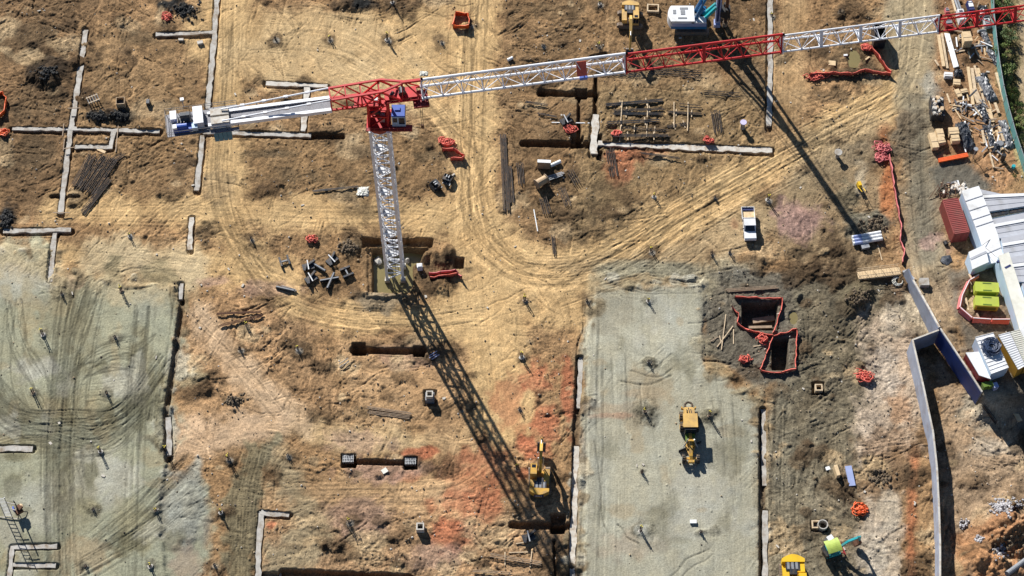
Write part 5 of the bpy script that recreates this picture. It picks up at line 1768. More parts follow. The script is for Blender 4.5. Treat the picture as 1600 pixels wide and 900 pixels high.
def grader():
    p = at(1077, 684)
    r_ = thing('motor_grader', 'yellow motor grader standing on the grey crushed rock pad, spare tyre behind', 'grader', p, R(180))
    for s in (-1, 1):
        for y in (-2.9, -1.35):
            wheel(r_, s * 1.05, y, .68, .5, M['tyel'])
        b = wheel(r_, s * 1.0, 3.5, .62, .42, M['gsteel'])
        b = MB(); b.box((s * 1.02, -2.1, .75), (.3, 1.4, .4)); b.build('tandem_case', M['yellow'], r_)
    b = MB()
    b.box((0, -2.55, 1.55), (1.5, 2.2, 1.2), 0, .94); b.box((0, -3.75, 1.2), (1.2, .5, .6)); b.box((0, -3.55, 1.7), (1.1, .4, .6))
    b.box((0, -1.25, 1.3), (1.9, .5, .7))
    eh = b.build('engine_hood', M['tyel'], r_)
    b = MB()
    for dx in (-.25, .05, .3):
        b.box((dx, -3.2 + abs(dx), 2.16), (.12, .9, .03), .2)
    b.tube((.35, -2.9, 2.1), (.35, -2.9, 2.7), .08, 8)
    b.build('exhaust', M['steel'], eh)
    b = MB(); b.box((0, -.75, 1.75), (1.6, 1.6, 1.8), 0, .96); cab = b.build('cab', M['steel'], r_)
    b = MB(); b.box((0, -1.35, 2.76), (2.0, 2.1, .14)); b.build('roof', M['tyel'], cab)
    b = MB(); b.box((0, .06, 2.0), (1.4, .04, 1.0)); b.box((-.81, -.75, 2.0), (.03, 1.2, .9)); b.box((.81, -.75, 2.0), (.03, 1.2, .9)); b.build('window', M['glass'], cab)
    b = MB(); b.box((0, .5, 1.2), (1.3, 1.2, .5)); b.box((.2, .3, 1.5), (.3, .5, .3)); b.build('hydraulic_valve', M['dgreen'], r_)
    b = MB()
    b.side([(-.1, 1.7), (.6, 1.75), (1.5, 1.7), (3.4, 1.35), (3.9, 1.1), (3.9, .7), (3.2, .85), (1.4, 1.3), (-.1, 1.2)], -.2, .2)
    b.box((0, 1.3, 1.85), (1.1, .25, .25)); b.box((0, 3.5, .75), (1.7, .3, .25)); b.box((0, 4.1, .95), (.8, .35, .5))
    b.build('frame', M['yellow'], r_)
    for s in (-1, 1):
        b = MB(); b.tube((s * .45, 1.35, 2.3), (s * .75, 1.6, .8), .09, 8); b.tube((s * .3, 1.0, 1.9), (s * 1.0, 1.9, .9), .06, 8); b.build('lift_ram', M['gsteel'], r_)
    b = MB(); b.bar((-.7, 1.4, .65), (0, 3.5, .75), .18); b.bar((.7, 1.4, .65), (0, 3.5, .75), .18); b.disc((0, 1.3, .6), .75, .14, 'z', 18); b.build('drawbar', M['yellow'], r_)
    b = MB()
    a = R(24)
    n = 6
    for k in range(n):
        z0, z1 = .05 + .58 * k / n, .05 + .58 * (k + 1) / n
        o0, o1 = .14 * ((k / n - .5) ** 2) * 4, .14 * (((k + 1) / n - .5) ** 2) * 4
        c0, s0 = math.cos(a) * 1.75, math.sin(a) * 1.75
        b.hexa([(-c0, 1.35 - s0 + o0, z0), (c0, 1.35 + s0 + o0, z0), (c0, 1.43 + s0 + o0, z0), (-c0, 1.43 - s0 + o0, z0),
                (-c0, 1.35 - s0 + o1, z1), (c0, 1.35 + s0 + o1, z1), (c0, 1.43 + s0 + o1, z1), (-c0, 1.43 - s0 + o1, z1)])
    b.build('blade', M['steel'], r_)
    b = MB(); b.path([(.52 * math.cos(t_), -4.35 + .52 * math.sin(t_), 1.3) for t_ in [k * 2 * math.pi / 16 for k in range(16)]], .17, 8, True); b.build('spare_tyre', M['rubber'], r_)
    b = MB(); b.box((0, -4.1, .75), (2.0, .25, .3)); b.box((-.95, -4.1, 1.0), (.15, .2, .6)); b.box((.95, -4.1, 1.0), (.15, .2, .6)); b.build('ripper', M['yellow'], r_)


grader()


def ute():
    p = at(1169.5, 356)
    r_ = thing('pickup_truck', 'white tray back pickup parked on the bare soil below the boom shadow', 'pickup truck', p, R(181))
    for s in (-1, 1):
        for y in (-1.55, 1.5):
            wheel(r_, s * .78, y, .36, .24)
    b = MB()
    b.side([(.0, .45), (2.5, .45), (2.62, .6), (2.6, .95), (2.45, 1.06), (1.25, 1.12), (.62, 1.72), (-.55, 1.76), (-.72, 1.2), (-.72, .5)], -.86, .86)
    body = b.build('body', M['roofw'], r_)
    me = body.data
    b = MB()
    b.hexa([(-.74, 1.27, 1.14), (.74, 1.27, 1.14), (.62, .68, 1.69), (-.62, .68, 1.69), (-.74, 1.29, 1.16), (.74, 1.29, 1.16), (.62, .70, 1.71), (-.62, .70, 1.71)])
    b.build('windscreen', M['glass'], r_)
    for s in (-1, 1):
        b = MB(); b.box((s * .866, .1, 1.42), (.02, 1.0, .36)); b.build('window', M['glass'], r_)
        b = MB(); b.box((s * .98, .85, 1.2), (.22, .1, .16)); b.build('mirror', M['black'], r_)
        b = MB(); b.box((s * .66, 2.6, .78), (.3, .06, .16)); b.build('headlight', M['pipew'], r_)
    b = MB(); b.box((0, -.68, 1.5), (1.4, .03, .3)); b.build('window', M['glass'], r_)
    b = MB(); b.box((0, 2.66, .5), (1.6, .12, .22)); b.build('bumper', M['steel'], r_)
    b = MB(); b.box((0, -1.9, .78), (1.88, 2.2, .1)); tr = b.build('tray', M['ply'], r_)
    b = MB()
    b.box((-.93, -1.9, .98), (.05, 2.2, .34)); b.box((.93, -1.9, .98), (.05, 2.2, .34)); b.box((0, -2.98, .98), (1.9, .05, .34)); b.box((0, -.82, 1.2), (1.9, .06, .75))
    b.build('tray_side', M['pipew'], tr)
    b = MB(); b.box((0, -2.72, .9), (1.7, .42, .16)); b.build('tool_box', M['navy'], tr)
    b = MB(); b.box((-.6, -1.1, .92), (.4, .3, .2)); b.build('rag', M['dgreen'], tr)
    b = MB(); b.box((0, -1.0, .5), (.9, 3.6, .2)); b.build('chassis', M['steel'], r_)


ute()


def drill_rig():
    p = at(1080, 42)
    r_ = thing('drilling_rig', 'large white and blue drilling rig with a tall mast cut off by the top edge', 'drilling rig', p, R(-90))
    for s in (-1, 1):
        b = MB(); b.side([(-2.7, .3), (-2.3, .02), (2.3, .02), (2.7, .35), (2.7, .75), (2.3, 1.05), (-2.3, 1.05), (-2.7, .75)], s * 1.5 - .4, s * 1.5 + .4)
        for k in range(19):
            b.box((s * 1.5, -2.3 + k * .255, 1.07), (.8, .1, .06))
        b.build('track', M['track'], r_)
    b = MB(); b.box((0, 0, .9), (2.2, 3.0, .6)); b.disc((0, 0, 1.25), 1.0, .25, 'z', 18); b.build('undercarriage', M['steel'], r_)
    b = MB(); b.box((0, -.6, 1.75), (3.1, 5.6, .7)); b.build('lower_house', M['rigblue'], r_)
    b = MB(); b.box((.0, -1.6, 2.75), (3.1, 3.6, 1.3)); b.box((.95, .9, 2.6), (1.2, 2.3, 1.0))
    n = 8
    b.prism([(1.5, -3.38), (-1.5, -3.38)] + [(-1.5 + 3.0 * k / n, -3.5 - .45 * math.sin(math.pi * k / n)) for k in range(n + 1)], 1.6, 3.3)
    hs = b.build('engine_house', M['roofw'], r_)
    b = MB()
    b.box((1.56, -.6, 2.45), (.03, 5.4, .75)); b.build('side_panel', M['pipeb'], hs)
    b = MB()
    for k, (x, y, sx, sy) in enumerate([(.9, -1.7, .3, 1.4), (-.3, -2.9, .8, .5), (-.2, -1.6, .9, .7), (-1.0, -1.4, .35, 1.3)]):
        b.box((x, y, 3.42), (sx, sy, .06))
    b.build('vent', M['screed'], hs)
    b = MB(); b.box((-.95, 1.3, 2.7), (1.1, 1.7, 1.5), 0, .95); cab = b.build('cab', M['rigblue'], r_)
    b = MB(); b.box((-.95, 2.17, 2.9), (.9, .04, 1.0)); b.box((-.95, 1.5, 3.46), (.7, .9, .04)); b.build('window', M['glass'], cab)
    b = MB(); b.disc((.1, .6, 2.7), .5, 1.4, 'x', 14); b.disc((.1, 1.4, 2.3), .4, 1.2, 'x', 14); b.build('winch', M['steel'], r_)
    for s in (-.75, .75):
        b = MB(); b.tube((s, .2, 2.6), (s * .6, 3.2, 13.5), .22, 10); b.tube((s, .2, 2.6), (s * .8, 1.6, 5.7), .27, 10); b.build('support_ram', M['rigblue'], r_)
    for s in (-.5, .5):
        b = MB(); b.bar((s, 1.6, 2.3), (s * .7, 3.5, 5.4), .35, .5); b.build('link_arm', M['cyan'], r_)
    mh = 26.0
    b = MB()
    b.hexa([(-.42, 3.63, 1.4), (.42, 3.63, 1.4), (.42, 4.38, 1.4), (-.42, 4.38, 1.4), (-.42, 2.63, 1.4 + mh), (.42, 2.63, 1.4 + mh), (.42, 3.38, 1.4 + mh), (-.42, 3.38, 1.4 + mh)])
    b.box((0, 4.0, .9), (1.2, 1.0, .7))
    ms = b.build('mast', M['pipeb'], r_)
    b = MB()
    for s in (-.46, .46):
        b.bar((s, 3.98, 2.0), (s, 3.02, mh + 1.0), .05, .3)
    b.bar((0, 4.42, 2.0), (0, 3.45, mh + 1.0), .5, .08)
    b.build('guide_rail', M['navy'], ms)
    b = MB(); b.box((0, 3.4, mh + 1.6), (.8, 1.5, .5)); b.disc((0, 3.9, mh + 1.8), .4, .3, 'x', 14); b.disc((0, 2.9, mh + 1.8), .4, .3, 'x', 14); b.build('cathead', M['rigblue'], r_)
    b = MB(); b.box((0, 5.0, 4.0), (1.5, 1.5, 1.4)); b.disc((0, 5.3, 3.0), .55, .9, 'z', 14); b.disc((.6, 5.2, 4.9), .3, .7, 'z', 10); b.disc((-.5, 5.0, 4.9), .28, .8, 'z', 10); rh = b.build('rotary_head', M['black'], r_)
    b = MB()
    for k in range(5):
        b.path([(.5 - .25 * k, 4.3, 2.3), (.6 - .25 * k, 5.4, 1.4 + .1 * k), (.4 - .2 * k, 5.9, 2.6), (.3 - .15 * k, 5.5, 3.8)], .06, 6)
    b.build('hose', M['rubber'], rh)
    b = MB(); b.tube((0, 5.3, 1.2), (0, 4.9, 15.5), .27, 10); b.box((0, 4.4, 15.2), (.5, 1.4, .4)); b.build('kelly_bar', M['rust'], r_)
    b = MB(); b.disc((0, 5.3, .7), .42, 1.1, 'z', 12); b.build('auger_bucket', M['otimber'], r_)
    b = MB()
    for dx in (-.2, .2):
        b.tube((dx, 4.9, 15.5), (dx, 3.9, mh + 1.6), .04, 5); b.tube((dx * 4, .8, 3.0), (dx, 2.9, mh + 1.9), .05, 5)
    b.build('rope', M['steel'], r_)


drill_rig()

# ---------------------------------------------------------------- starter bars on the column grid
def make_starter(kind):
    r_ = thing('starter_bars', 'x', 'rebar', (0, 0, 0))
    rnd = random.Random(kind)
    b = MB()
    n = 6
    hs = []
    for k in range(n):
        a = 2 * math.pi * k / n + .3
        h = (1.6, .8, 1.3, 1.0)[kind] + rnd.uniform(-.2, .2)
        x, y = .15 * math.cos(a), .15 * math.sin(a)
        b.tube((x, y, -.2), (x + rnd.uniform(-.13, .13), y + rnd.uniform(-.13, .13), h), .032, 5)
        hs.append((x, y, h))
    b.build('reinforcing_bar', M['rebar'], r_)
    for z in ((.25, .6, .95, 1.2), (.2, .5), (.25, .6, .9), (.25, .6))[kind]:
        b = MB(); b.path([(.17 * math.cos(t_), .17 * math.sin(t_), z) for t_ in [k * 2 * math.pi / 10 for k in range(10)]], .03, 4, True); b.build('tie_ring', M['rebar'], r_)
    if kind % 2 == 0:
        for x, y, h in hs[:4]:
            b = MB(); b.disc((x, y, h), .06, .1, 'z', 6); b.build('safety_cap', M['capy'], r_)
    b = MB(); b.rock((0, 0, .02), (.42, .25, .34, .2)[kind], kind); b.v = [(x, y, z * .45) for x, y, z in b.v]; b.build('concrete_stub', M['conc'] if kind < 2 else M['otimber'], r_)
    return r_


PROTO = [None] * 4
GRP = 'starter bars on the column grid'


def starter(px, py, kind, label):
    p = at(px, py)
    if PROTO[kind] is None:
        PROTO[kind] = make_starter(kind)
        PROTO[kind].location = p
        PROTO[kind]["label"] = label
        PROTO[kind]["group"] = GRP
    else:
        s = random.uniform(.85, 1.12)
        dup(PROTO[kind], p, random.uniform(0, 6), label, GRP, (s, s, s * random.uniform(.55, 1.15)))


for where, lst in ROWS:
    for i, (x, y, w) in enumerate(lst):
        starter(x, y, i % 4, 'starter bars %s, %s' % (where, w))

# ---------------------------------------------------------------- concrete boxes, rings, formwork
def pitbox(px, py, s, h, m, label, name='manhole_box', rz=0.0, inner=True):
    p = at(px, py)
    p.z = max(p.z, -.6)
    r_ = thing(name, label, 'manhole', p, rz)
    t_ = .16 * s
    b = MB()
    for sx, sy, lx, ly in ((-1, 0, t_, s), (1, 0, t_, s)):
        b.box((sx * (s - t_) / 2, 0, h / 2), (lx, ly, h))
    for sy in (-1, 1):
        b.box((0, sy * (s - t_) / 2, h / 2), (s - 2 * t_ - .004, t_, h - .004))
    b.build('wall', m, r_)
    b = MB(); b.box((0, 0, .12), (s - 2 * t_, s - 2 * t_, .2)); b.build('floor', M['black'], r_)
    return r_


r_ = pitbox(672, 625, .95, 2.0, M['pconc'], 'pale square manhole box standing in its hole left of the crane shadow')
b = MB(); b.box((0, 0, .6), (1.25, 1.25, 1.2)); b.build('lower_ring', M['screed'], r_)
pitbox(657, 827, 1.05, 1.1, M['pconc'], 'white rimmed square concrete box among grey spoil near the bottom')
pitbox(1278, 610, 1.05, .9, M['timber'], 'small square wooden pit frame in the olive mud above the furrows')
pitbox(1274, 822, 1.15, .7, M['timber'], 'timber frame open on one side beside the concrete pipe ring', 'timber_box')
p = at(1284, 824)
p.z += .4
r_ = thing('pipe_ring', 'pale concrete pipe ring standing on end beside the small digger', 'pipe', p)
b = MB()
n = 20
for k in range(n):
    a, c = 2 * math.pi * k / n, 2 * math.pi * (k + 1) / n
    for ro, ri in ((.72, .58),):
        b.hexa([(ri * math.cos(a), ri * math.sin(a), -.5), (ro * math.cos(a), ro * math.sin(a), -.5), (ro * math.cos(c), ro * math.sin(c), -.5), (ri * math.cos(c), ri * math.sin(c), -.5),
                (ri * math.cos(a), ri * math.sin(a), .7), (ro * math.cos(a), ro * math.sin(a), .7), (ro * math.cos(c), ro * math.sin(c), .7), (ri * math.cos(c), ri * math.sin(c), .7)])
b.build('ring', M['conc'], r_)
for px, py, lab in [(545, 719, 'dark rebar cage box sunk in the left pit of the lower trench'), (642, 722, 'dark rebar cage box sunk in the right pit of the lower trench')]:
    p = at(px, py); p.z = -.95
    r_ = thing('reinforcement_cage', lab, 'rebar cage', p)
    b = MB()
    for k in range(7):
        o = -.72 + k * .24
        for z in (.15, .75):
            b.tube((o, -.75, z), (o, .75, z), .03, 5); b.tube((-.75, o, z), (.75, o, z), .03, 5)
    b.build('bar', M['gsteel'], r_)
    b = MB(); b.box((0, 0, .45), (1.3, 1.3, .5)); b.build('blinding_block', M['steel'], r_)
    b = MB()
    for sx in (-.2, .2):
        b.tube((sx, .1, .5), (sx, .1, 1.7), .03, 5)
    b.build('starter', M['rebar'], r_)

# ---------------------------------------------------------------- plastic barrier mesh, standing and in heaps
def netting(pts, label, m=M['bar'], h=1.0, name='barrier_fence', sag=.12, posts=True, cat='barrier fence', seed=1):
    P = [at(*p) for p in pts]
    for p in P:
        p.z = max(p.z, mz(p.x, p.y) - .1)
    root = thing(name, label, cat, P[0], 0, 'red and orange barrier mesh')
    o = P[0].copy()
    rnd = random.Random(seed)
    b = MB()
    prev = None
    for i, (a, c) in enumerate(zip(P[:-1], P[1:])):
        n = max(3, int((c - a).length / .6))
        for k in range(n + (1 if i == len(P) - 2 else 0)):
            t_ = k / n
            q = a.lerp(c, t_)
            d = (c - a).normalized()
            nn = Vector((-d.y, d.x, 0))
            q = q + nn * rnd.uniform(-.06, .06)
            q.z = max(gz(q.x, q.y), a.z * (1 - t_) + c.z * t_ - .3) * .5 + (a.z * (1 - t_) + c.z * t_) * .5
            hh = h - sag * math.sin(math.pi * t_) * 1.5 + rnd.uniform(-.06, .06)
            lean = nn * rnd.uniform(-.12, .12)
            cur = (q - nn * .02, q + nn * .02, q + lean * .6 + nn * .07 + Vector((0, 0, hh * .9)), q + lean + nn * .06 + Vector((0, 0, hh)), q + lean - nn * .07 + Vector((0, 0, hh * .98)), q + lean * .6 - nn * .06 + Vector((0, 0, hh * .86)))
            cur = [x - o for x in cur]
            if prev:
                m_ = len(cur)
                b._a(prev + cur, [(j, (j + 1) % m_, m_ + (j + 1) % m_, m_ + j) for j in range(m_)])
            prev = cur
    b.build('netting', m, root, True)
    if posts:
        for p in P:
            c = MB(); c.bar(p - o - Vector((0, 0, .2)), p - o + Vector((0, 0, h + .15)), .07); c.build('post', M['rust'], root)
    return root


def meshheap(px, py, rx, ry, label, m=M['bar'], n=16, seed=1):
    p = at(px, py)
    rnd = random.Random(seed)
    b = MB()
    for k in range(n):
        cx, cy = rnd.gauss(0, rx * .38), rnd.gauss(0, ry * .38)
        a0 = rnd.uniform(0, 6)
        r_ = rnd.uniform(.25, .55)
        pts = [(cx + r_ * 1.3 * math.cos(a0 + t_) * rnd.uniform(.7, 1.2), cy + r_ * math.sin(a0 + t_) * rnd.uniform(.7, 1.2), .12 + rnd.uniform(0, .5)) for t_ in [j * .75 for j in range(7)]]
        b.path(pts, rnd.uniform(.05, .11), 6)
    o = b.build('barrier_mesh_heap', m, None, True)
    o.location = p
    return tag(o, label, 'barrier mesh', 'red and orange barrier mesh')


netting([(1148, 466), (1222, 468), (1219, 488), (1207, 523)], 'red barrier mesh along the top and right side of the larger pit', h=.62, seed=2)
netting([(1144, 482), (1154, 492), (1151, 507), (1170, 519), (1207, 526)], 'red barrier mesh sagging along the left and lower side of the larger pit', h=.62, seed=3)
netting([(1207, 527), (1244, 516)], 'short red barrier mesh between the two pits', h=.62, seed=4)
netting([(1244, 517), (1244, 545), (1243, 577)], 'thin red barrier mesh on the right side of the narrow pit', h=.62, seed=5)
netting([(1207, 529), (1196, 556), (1188, 580)], 'thin red barrier mesh on the left side of the narrow pit', h=.62, seed=6)
netting([(1188, 581), (1220, 584), (1243, 578)], 'red barrier mesh along the lower end of the narrow pit', h=.62, seed=7)
netting([(1264, 119), (1300, 117), (1330, 119), (1350, 113), (1391, 119)], 'red barrier mesh running below the muddy puddle by the black skip', h=.9, seed=8)
netting([(1391, 118), (1375, 97), (1360, 76)], 'red barrier mesh running from the black skip down to the road', h=1.1, seed=9)
netting([(1388, 246), (1392, 268), (1396, 296), (1402, 330), (1408, 360), (1405, 375), (1412, 395), (1409, 414)], 'long faded pink barrier mesh running down to the footbridge', M['pink'], h=1.0, seed=10, posts=False)
netting([(708, 44), (712, 24), (733, 26), (733, 44), (708, 45)], 'bright orange barrier mesh square round a manhole near the top', M['orange'], h=1.0, seed=11)
netting([(-4, 150), (6, 148), (12, 160), (8, 178), (-4, 188)], 'orange barrier mesh loop cut off by the left edge', M['orange'], h=.9, seed=12, posts=False)
netting([(691, 237), (709, 236), (726, 247), (722, 251), (704, 251)], 'red barrier mesh loop above the excavator buckets', h=1.0, seed=13)
netting([(670, 431), (688, 430), (712, 426), (722, 436)], 'faded red barrier mesh lying right of the flooded pit, upper strand', M['pink'], h=1.0, seed=14)
netting([(672, 437), (700, 433), (716, 430)], 'faded red barrier mesh lying right of the flooded pit, lower strand', M['bar'], h=.8, seed=15)
for i, (px, py, rx, ry, lab, m_) in enumerate([
    (1378, 232, 1.2, .9, 'faded pink heap of barrier mesh at the head of the long strip', M['pink']), (1376, 247, 1.0, .9, 'second faded pink heap of barrier mesh, lower left of the first', M['pink']),
    (1352, 589, 1.2, 1.1, 'bright red heap of barrier mesh on pale rock beside the ramp wall', M['bar']), (1343, 797, .9, .8, 'small bright orange heap of barrier mesh above the small digger', M['orange']),
    (1276, 121, 1.3, .6, 'red heap of barrier mesh at the left end of the puddle fence', M['bar']), (697, 224, 1.0, .6, 'bright red heap of barrier mesh above the mesh loop', M['bar']),
    (1163, 562, .7, .5, 'small red heap of barrier mesh at the corner of the dark pad', M['bar']), (1192, 531, .5, .4, 'small red scrap of barrier mesh between the two pits', M['bar']),
    (891, 204, .6, .6, 'small red bundle beside dark steel at the trench', M['bar']), (261, 28, .5, .7, 'small red bundle beside the black heap at the top left', M['bar']), (488, 374, .5, .5, 'small red bundle above the dark steel pieces', M['bar']),
    (963, 210, .5, .3, 'small red bundle at the end of the lowest rebar row', M['bar']), (1107, 221, .5, .4, 'small red bundle at the bend of the pale footing', M['bar']), (1352, 76, .6, .6, 'red heap of barrier mesh at the corner of the black skip', M['bar']), (7, 209, .4, .3, 'tiny orange scrap on the left edge footing', M['orange'])]):
    meshheap(px, py, rx, ry, lab, m_, 30 if rx > .8 else 14, i + 20)

# ---------------------------------------------------------------- steel: bundles, rods, pipes, dark fabricated pieces
def bundle(p, q, n, r, spread, label, m, seed=0, bearers=0, name='rebar_bundle', cat='rebar', grp=None, hb=.12):
    a, c = at(*p), at(*q)
    a.z = c.z = max(a.z, c.z)
    root = thing(name, label, cat, (a + c) / 2, math.atan2(c.y - a.y, c.x - a.x), grp)
    L = (c - a).length
    rnd = random.Random(seed)
    b = MB()
    for k in range(n):
        y = (k - (n - 1) / 2) * spread / max(n - 1, 1) + rnd.uniform(-.03, .03)
        s = rnd.uniform(-.25, .25)
        b.tube((-L / 2 + s, y, hb + r + rnd.uniform(0, r)), (L / 2 + s, y + rnd.uniform(-.06, .06), hb + r + rnd.uniform(0, r)), r, 6)
    b.build('rod', m, root)
    for k in range(bearers):
        x = -L / 2 + L * (k + .6) / (bearers + .2)
        b = MB(); b.box((x, 0, hb / 2 + .03), (.14, spread + 1.0, hb)); b.build('bearer', M['timber'], root)
    return root


G1 = 'dark rebar laid out in rows below the boom'
for i, (p, q, n, sp, lab) in enumerate([((945, 165), (1034, 158), 5, .45, 'top row of dark rebar, slightly slanted'), ((958, 174), (1036, 171), 3, .3, 'second row of dark rebar from the top'), ((957, 178.5), (1034, 179), 4, .4, 'third row of dark rebar, lying on timber bearers'),
                                        ((948, 193), (1030, 190), 4, .45, 'fourth row of dark rebar, a thick bundle'), ((972, 201), (1042, 205), 2, .25, 'thin fifth row of dark rebar'), ((956, 214), (1046, 213), 4, .5, 'bottom row of dark rebar with a red tag'),
                                        ((1042, 176), (1095, 179), 3, .35, 'short dark rebar right of the third row'), ((1044, 199), (1078, 193), 3, .4, 'short dark rebar at the lower right of the rows'), ((1058, 165), (1092, 168), 2, .5, 'thin grey rebar at the upper right of the rows'),
                                        ((930, 112), (1000, 118), 4, 1.0, 'loose dark rods under the red boom, left'), ((1010, 110), (1095, 118), 5, 1.4, 'loose dark rods under the red boom, right'), ((1100, 145), (1155, 150), 3, .7, 'thin dark rods left of the rig shadow')]):
    bundle(p, q, n, .05, sp, lab, M['steel'], i, 2 if i < 8 else 0, grp=G1)
G2 = 'rebar cages on the soil'
for i, (p, q, n, sp, lab) in enumerate([((786, 212), (791, 330), 7, .9, 'long dark rebar cage lying beside the main haul road'), ((796, 262), (800, 320), 5, .6, 'shorter rebar cage right of the long one'), ((812, 257), (815, 290), 5, .9, 'short rebar cage left of the white topped panel'),
                                        ((952, 236), (960, 276), 6, 1.2, 'dark rebar cage under the bend of the pale footing'), ((1117, 175), (1122, 208), 6, 1.3, 'upright dark rebar mat left of the blue capped pipe'), ((877, 295), (888, 322), 5, 1.0, 'rebar cage lying right of the brown drum'),
                                        ((890, 268), (902, 290), 4, .9, 'small rebar cage near the white pipe'), ((864, 370), (866, 400), 3, .4, 'short rebar lying above the road bend'), ((848, 310), (856, 335), 5, 1.1, 'dark rebar mat below the brown drum'),
                                        ((145, 243), (118, 292), 7, 1.2, 'dark brown rebar bundle left of the large stack'), ((172, 246), (135, 300), 13, 2.9, 'large dark rebar stack below the footing loop'), ((172, 280), (130, 334), 6, 1.0, 'long thin rods at the foot of the large stack'),
                                        ((176, 254), (194, 242), 4, .7, 'short dark beams across the top of the large stack')]):
    bundle(p, q, n, .06, sp, lab, M['rebar'], i + 30, 0, grp=G2)
for i, (p, q, n, sp, lab, m_) in enumerate([((573, 637), (642, 648), 3, .35, 'long brown beams lying above the manhole box', 'otimber'), ((576, 645), (640, 653), 3, .4, 'second set of brown beams beside the first', 'otimber'), ((340, 492), (410, 488), 3, .25, 'rusty bars lying on the clay, straight', 'rust'),
                                            ((345, 510), (412, 494), 3, .3, 'rusty bars lying on the clay, slanted', 'rust'), ((765, 868), (845, 882), 3, .45, 'grey beams at the bottom beside the crane shadow', 'otimber'), ((740, 893), (800, 897), 2, .2, 'dark beams touching the bottom edge', 'otimber'),
                                            ((490, 300), (560, 292), 3, .2, 'dark cables leading to the white sheeting beside the mast', 'steel'), ((1135, 455), (1215, 449), 4, .5, 'dark beams above the larger fenced pit', 'otimber'), ((1000, 240), (1060, 250), 2, .2, 'thin dark rods below the pale footing', 'steel'),
                                            ((856, 280), (880, 272), 4, .7, 'grey rods beside the brown drum', 'gsteel'), ((530, 573), (545, 563), 2, .5, 'blue grey scrap below the left trench pit', 'screed'), ((672, 560), (684, 553), 3, .7, 'pale blue scrap at the edge of the crane shadow', 'pipeb'),
                                            ((820, 160), (855, 166), 2, .2, 'dark cable left of the square trench pit', 'steel'), ((840, 178), (870, 184), 2, .2, 'thin dark cable above the black trench', 'steel'), ((440, 450), (462, 455), 3, .3, 'dark steel tube below the H shaped pieces', 'screed')]):
    bundle(p, q, n, .06, sp, lab, M[m_], i + 60, 0, 'beam_stack' if 'beam' in lab else 'rod_bundle', 'beams' if 'beam' in lab else 'rods')
# loose sticks
G3 = 'loose sticks and battens on the ground'
for i, (p, q, m_, lab) in enumerate([((1134, 492), (1127, 547), 'timber', 'longest pale batten on the dark mud left of the fenced pit'), ((1120, 543), (1145, 510), 'timber', 'slanted batten crossing the longest one'), ((1146, 515), (1146, 538), 'timber', 'upright batten right of the crossing pair'),
                                     ((1124, 525), (1127, 537), 'timber', 'short batten left of the crossing pair'), ((1177, 542), (1196, 539), 'timber', 'short pale batten above the narrow pit corner'), ((1110, 534), (1122, 527), 'otimber', 'dark short stick left of the battens'),
                                     ((806, 850), (832, 846), 'timber', 'pale batten beside the lower trench'), ((789, 863), (789, 884), 'timber', 'pale bearer under the grey beams, left'), ((831, 862), (828, 887), 'timber', 'pale bearer under the grey beams, right'),
                                     ((795, 864), (825, 863), 'timber', 'pale batten above the grey beams'), ((862, 192), (921, 193), 'pipew', 'white pole across the trench beside dark steel'), ((834, 328), (840, 362), 'pipew', 'white pole left of the road bend'),
                                     ((972, 158), (968, 222), 'timber', 'long bearer under the left of the rebar rows'), ((1012, 160), (1010, 215), 'timber', 'long bearer under the middle of the rebar rows'), ((1053, 160), (1053, 200), 'timber', 'bearer under the right of the rebar rows'),
                                     ((1075, 160), (1074, 205), 'timber', 'last bearer on the right of the rebar rows'), ((100, 194), (98, 213), 'otimber', 'dark peg rail left of the footing crossing'), ((101, 218), (99, 236), 'otimber', 'dark peg rail below the footing crossing'),
                                     ((185, 197), (181, 238), 'otimber', 'dark rail beside the footing loop'), ((107, 172), (127, 172), 'otimber', 'short dark rail across the long footing'), ((84, 335), (110, 335), 'otimber', 'dark rail across the foot of the long footing'),
                                     ((100, 235), (120, 235), 'otimber', 'dark rail across the long footing under the loop'), ((1371, 383), (1378, 407), 'timber', 'pale plank beside the footbridge')]):
    a, c = at(*p, .12), at(*q, .12)
    if 'long footing' in lab:
        a.z = c.z = max(a.z, c.z) + .35
    b = MB(); b.bar((0, 0, 0), tuple(c - a), .13, .09)
    o = b.build('batten', M[m_]); o.location = a
    tag(o, lab, 'batten', G3)

for i, (dy, lab) in enumerate([(0, 'uppermost of three steel pipes above the footbridge'), (5, 'middle of three steel pipes above the footbridge'), (10, 'lowest of three steel pipes above the footbridge')]):
    a, c = up(1331 + dy * .2, 371 + dy, .45), up(1376 + dy * .25, 363 + dy, .45)
    r_ = thing('steel_pipe', lab, 'pipe', a, 0, 'steel pipes above the footbridge')
    b = MB(); b.tube((0, 0, 0), tuple(c - a), .27, 14, cap=False); b.tube(tuple((c - a) * .002), tuple((c - a) * .998), .23, 14); b.build('tube', M['pipew'], r_)
    d = (c - a) * .32
    b = MB(); b.tube(tuple((c - a) * .05), tuple(d), .275, 14); b.build('sleeve', M['pipeb'], r_)
b = MB(); b.box((0, 0, .25), (1.2, .9, .5), .25); o = b.build('crate', M['gsteel']); o.location = at(1351, 386); tag(o, 'grey metal crate below the three steel pipes', 'crate')


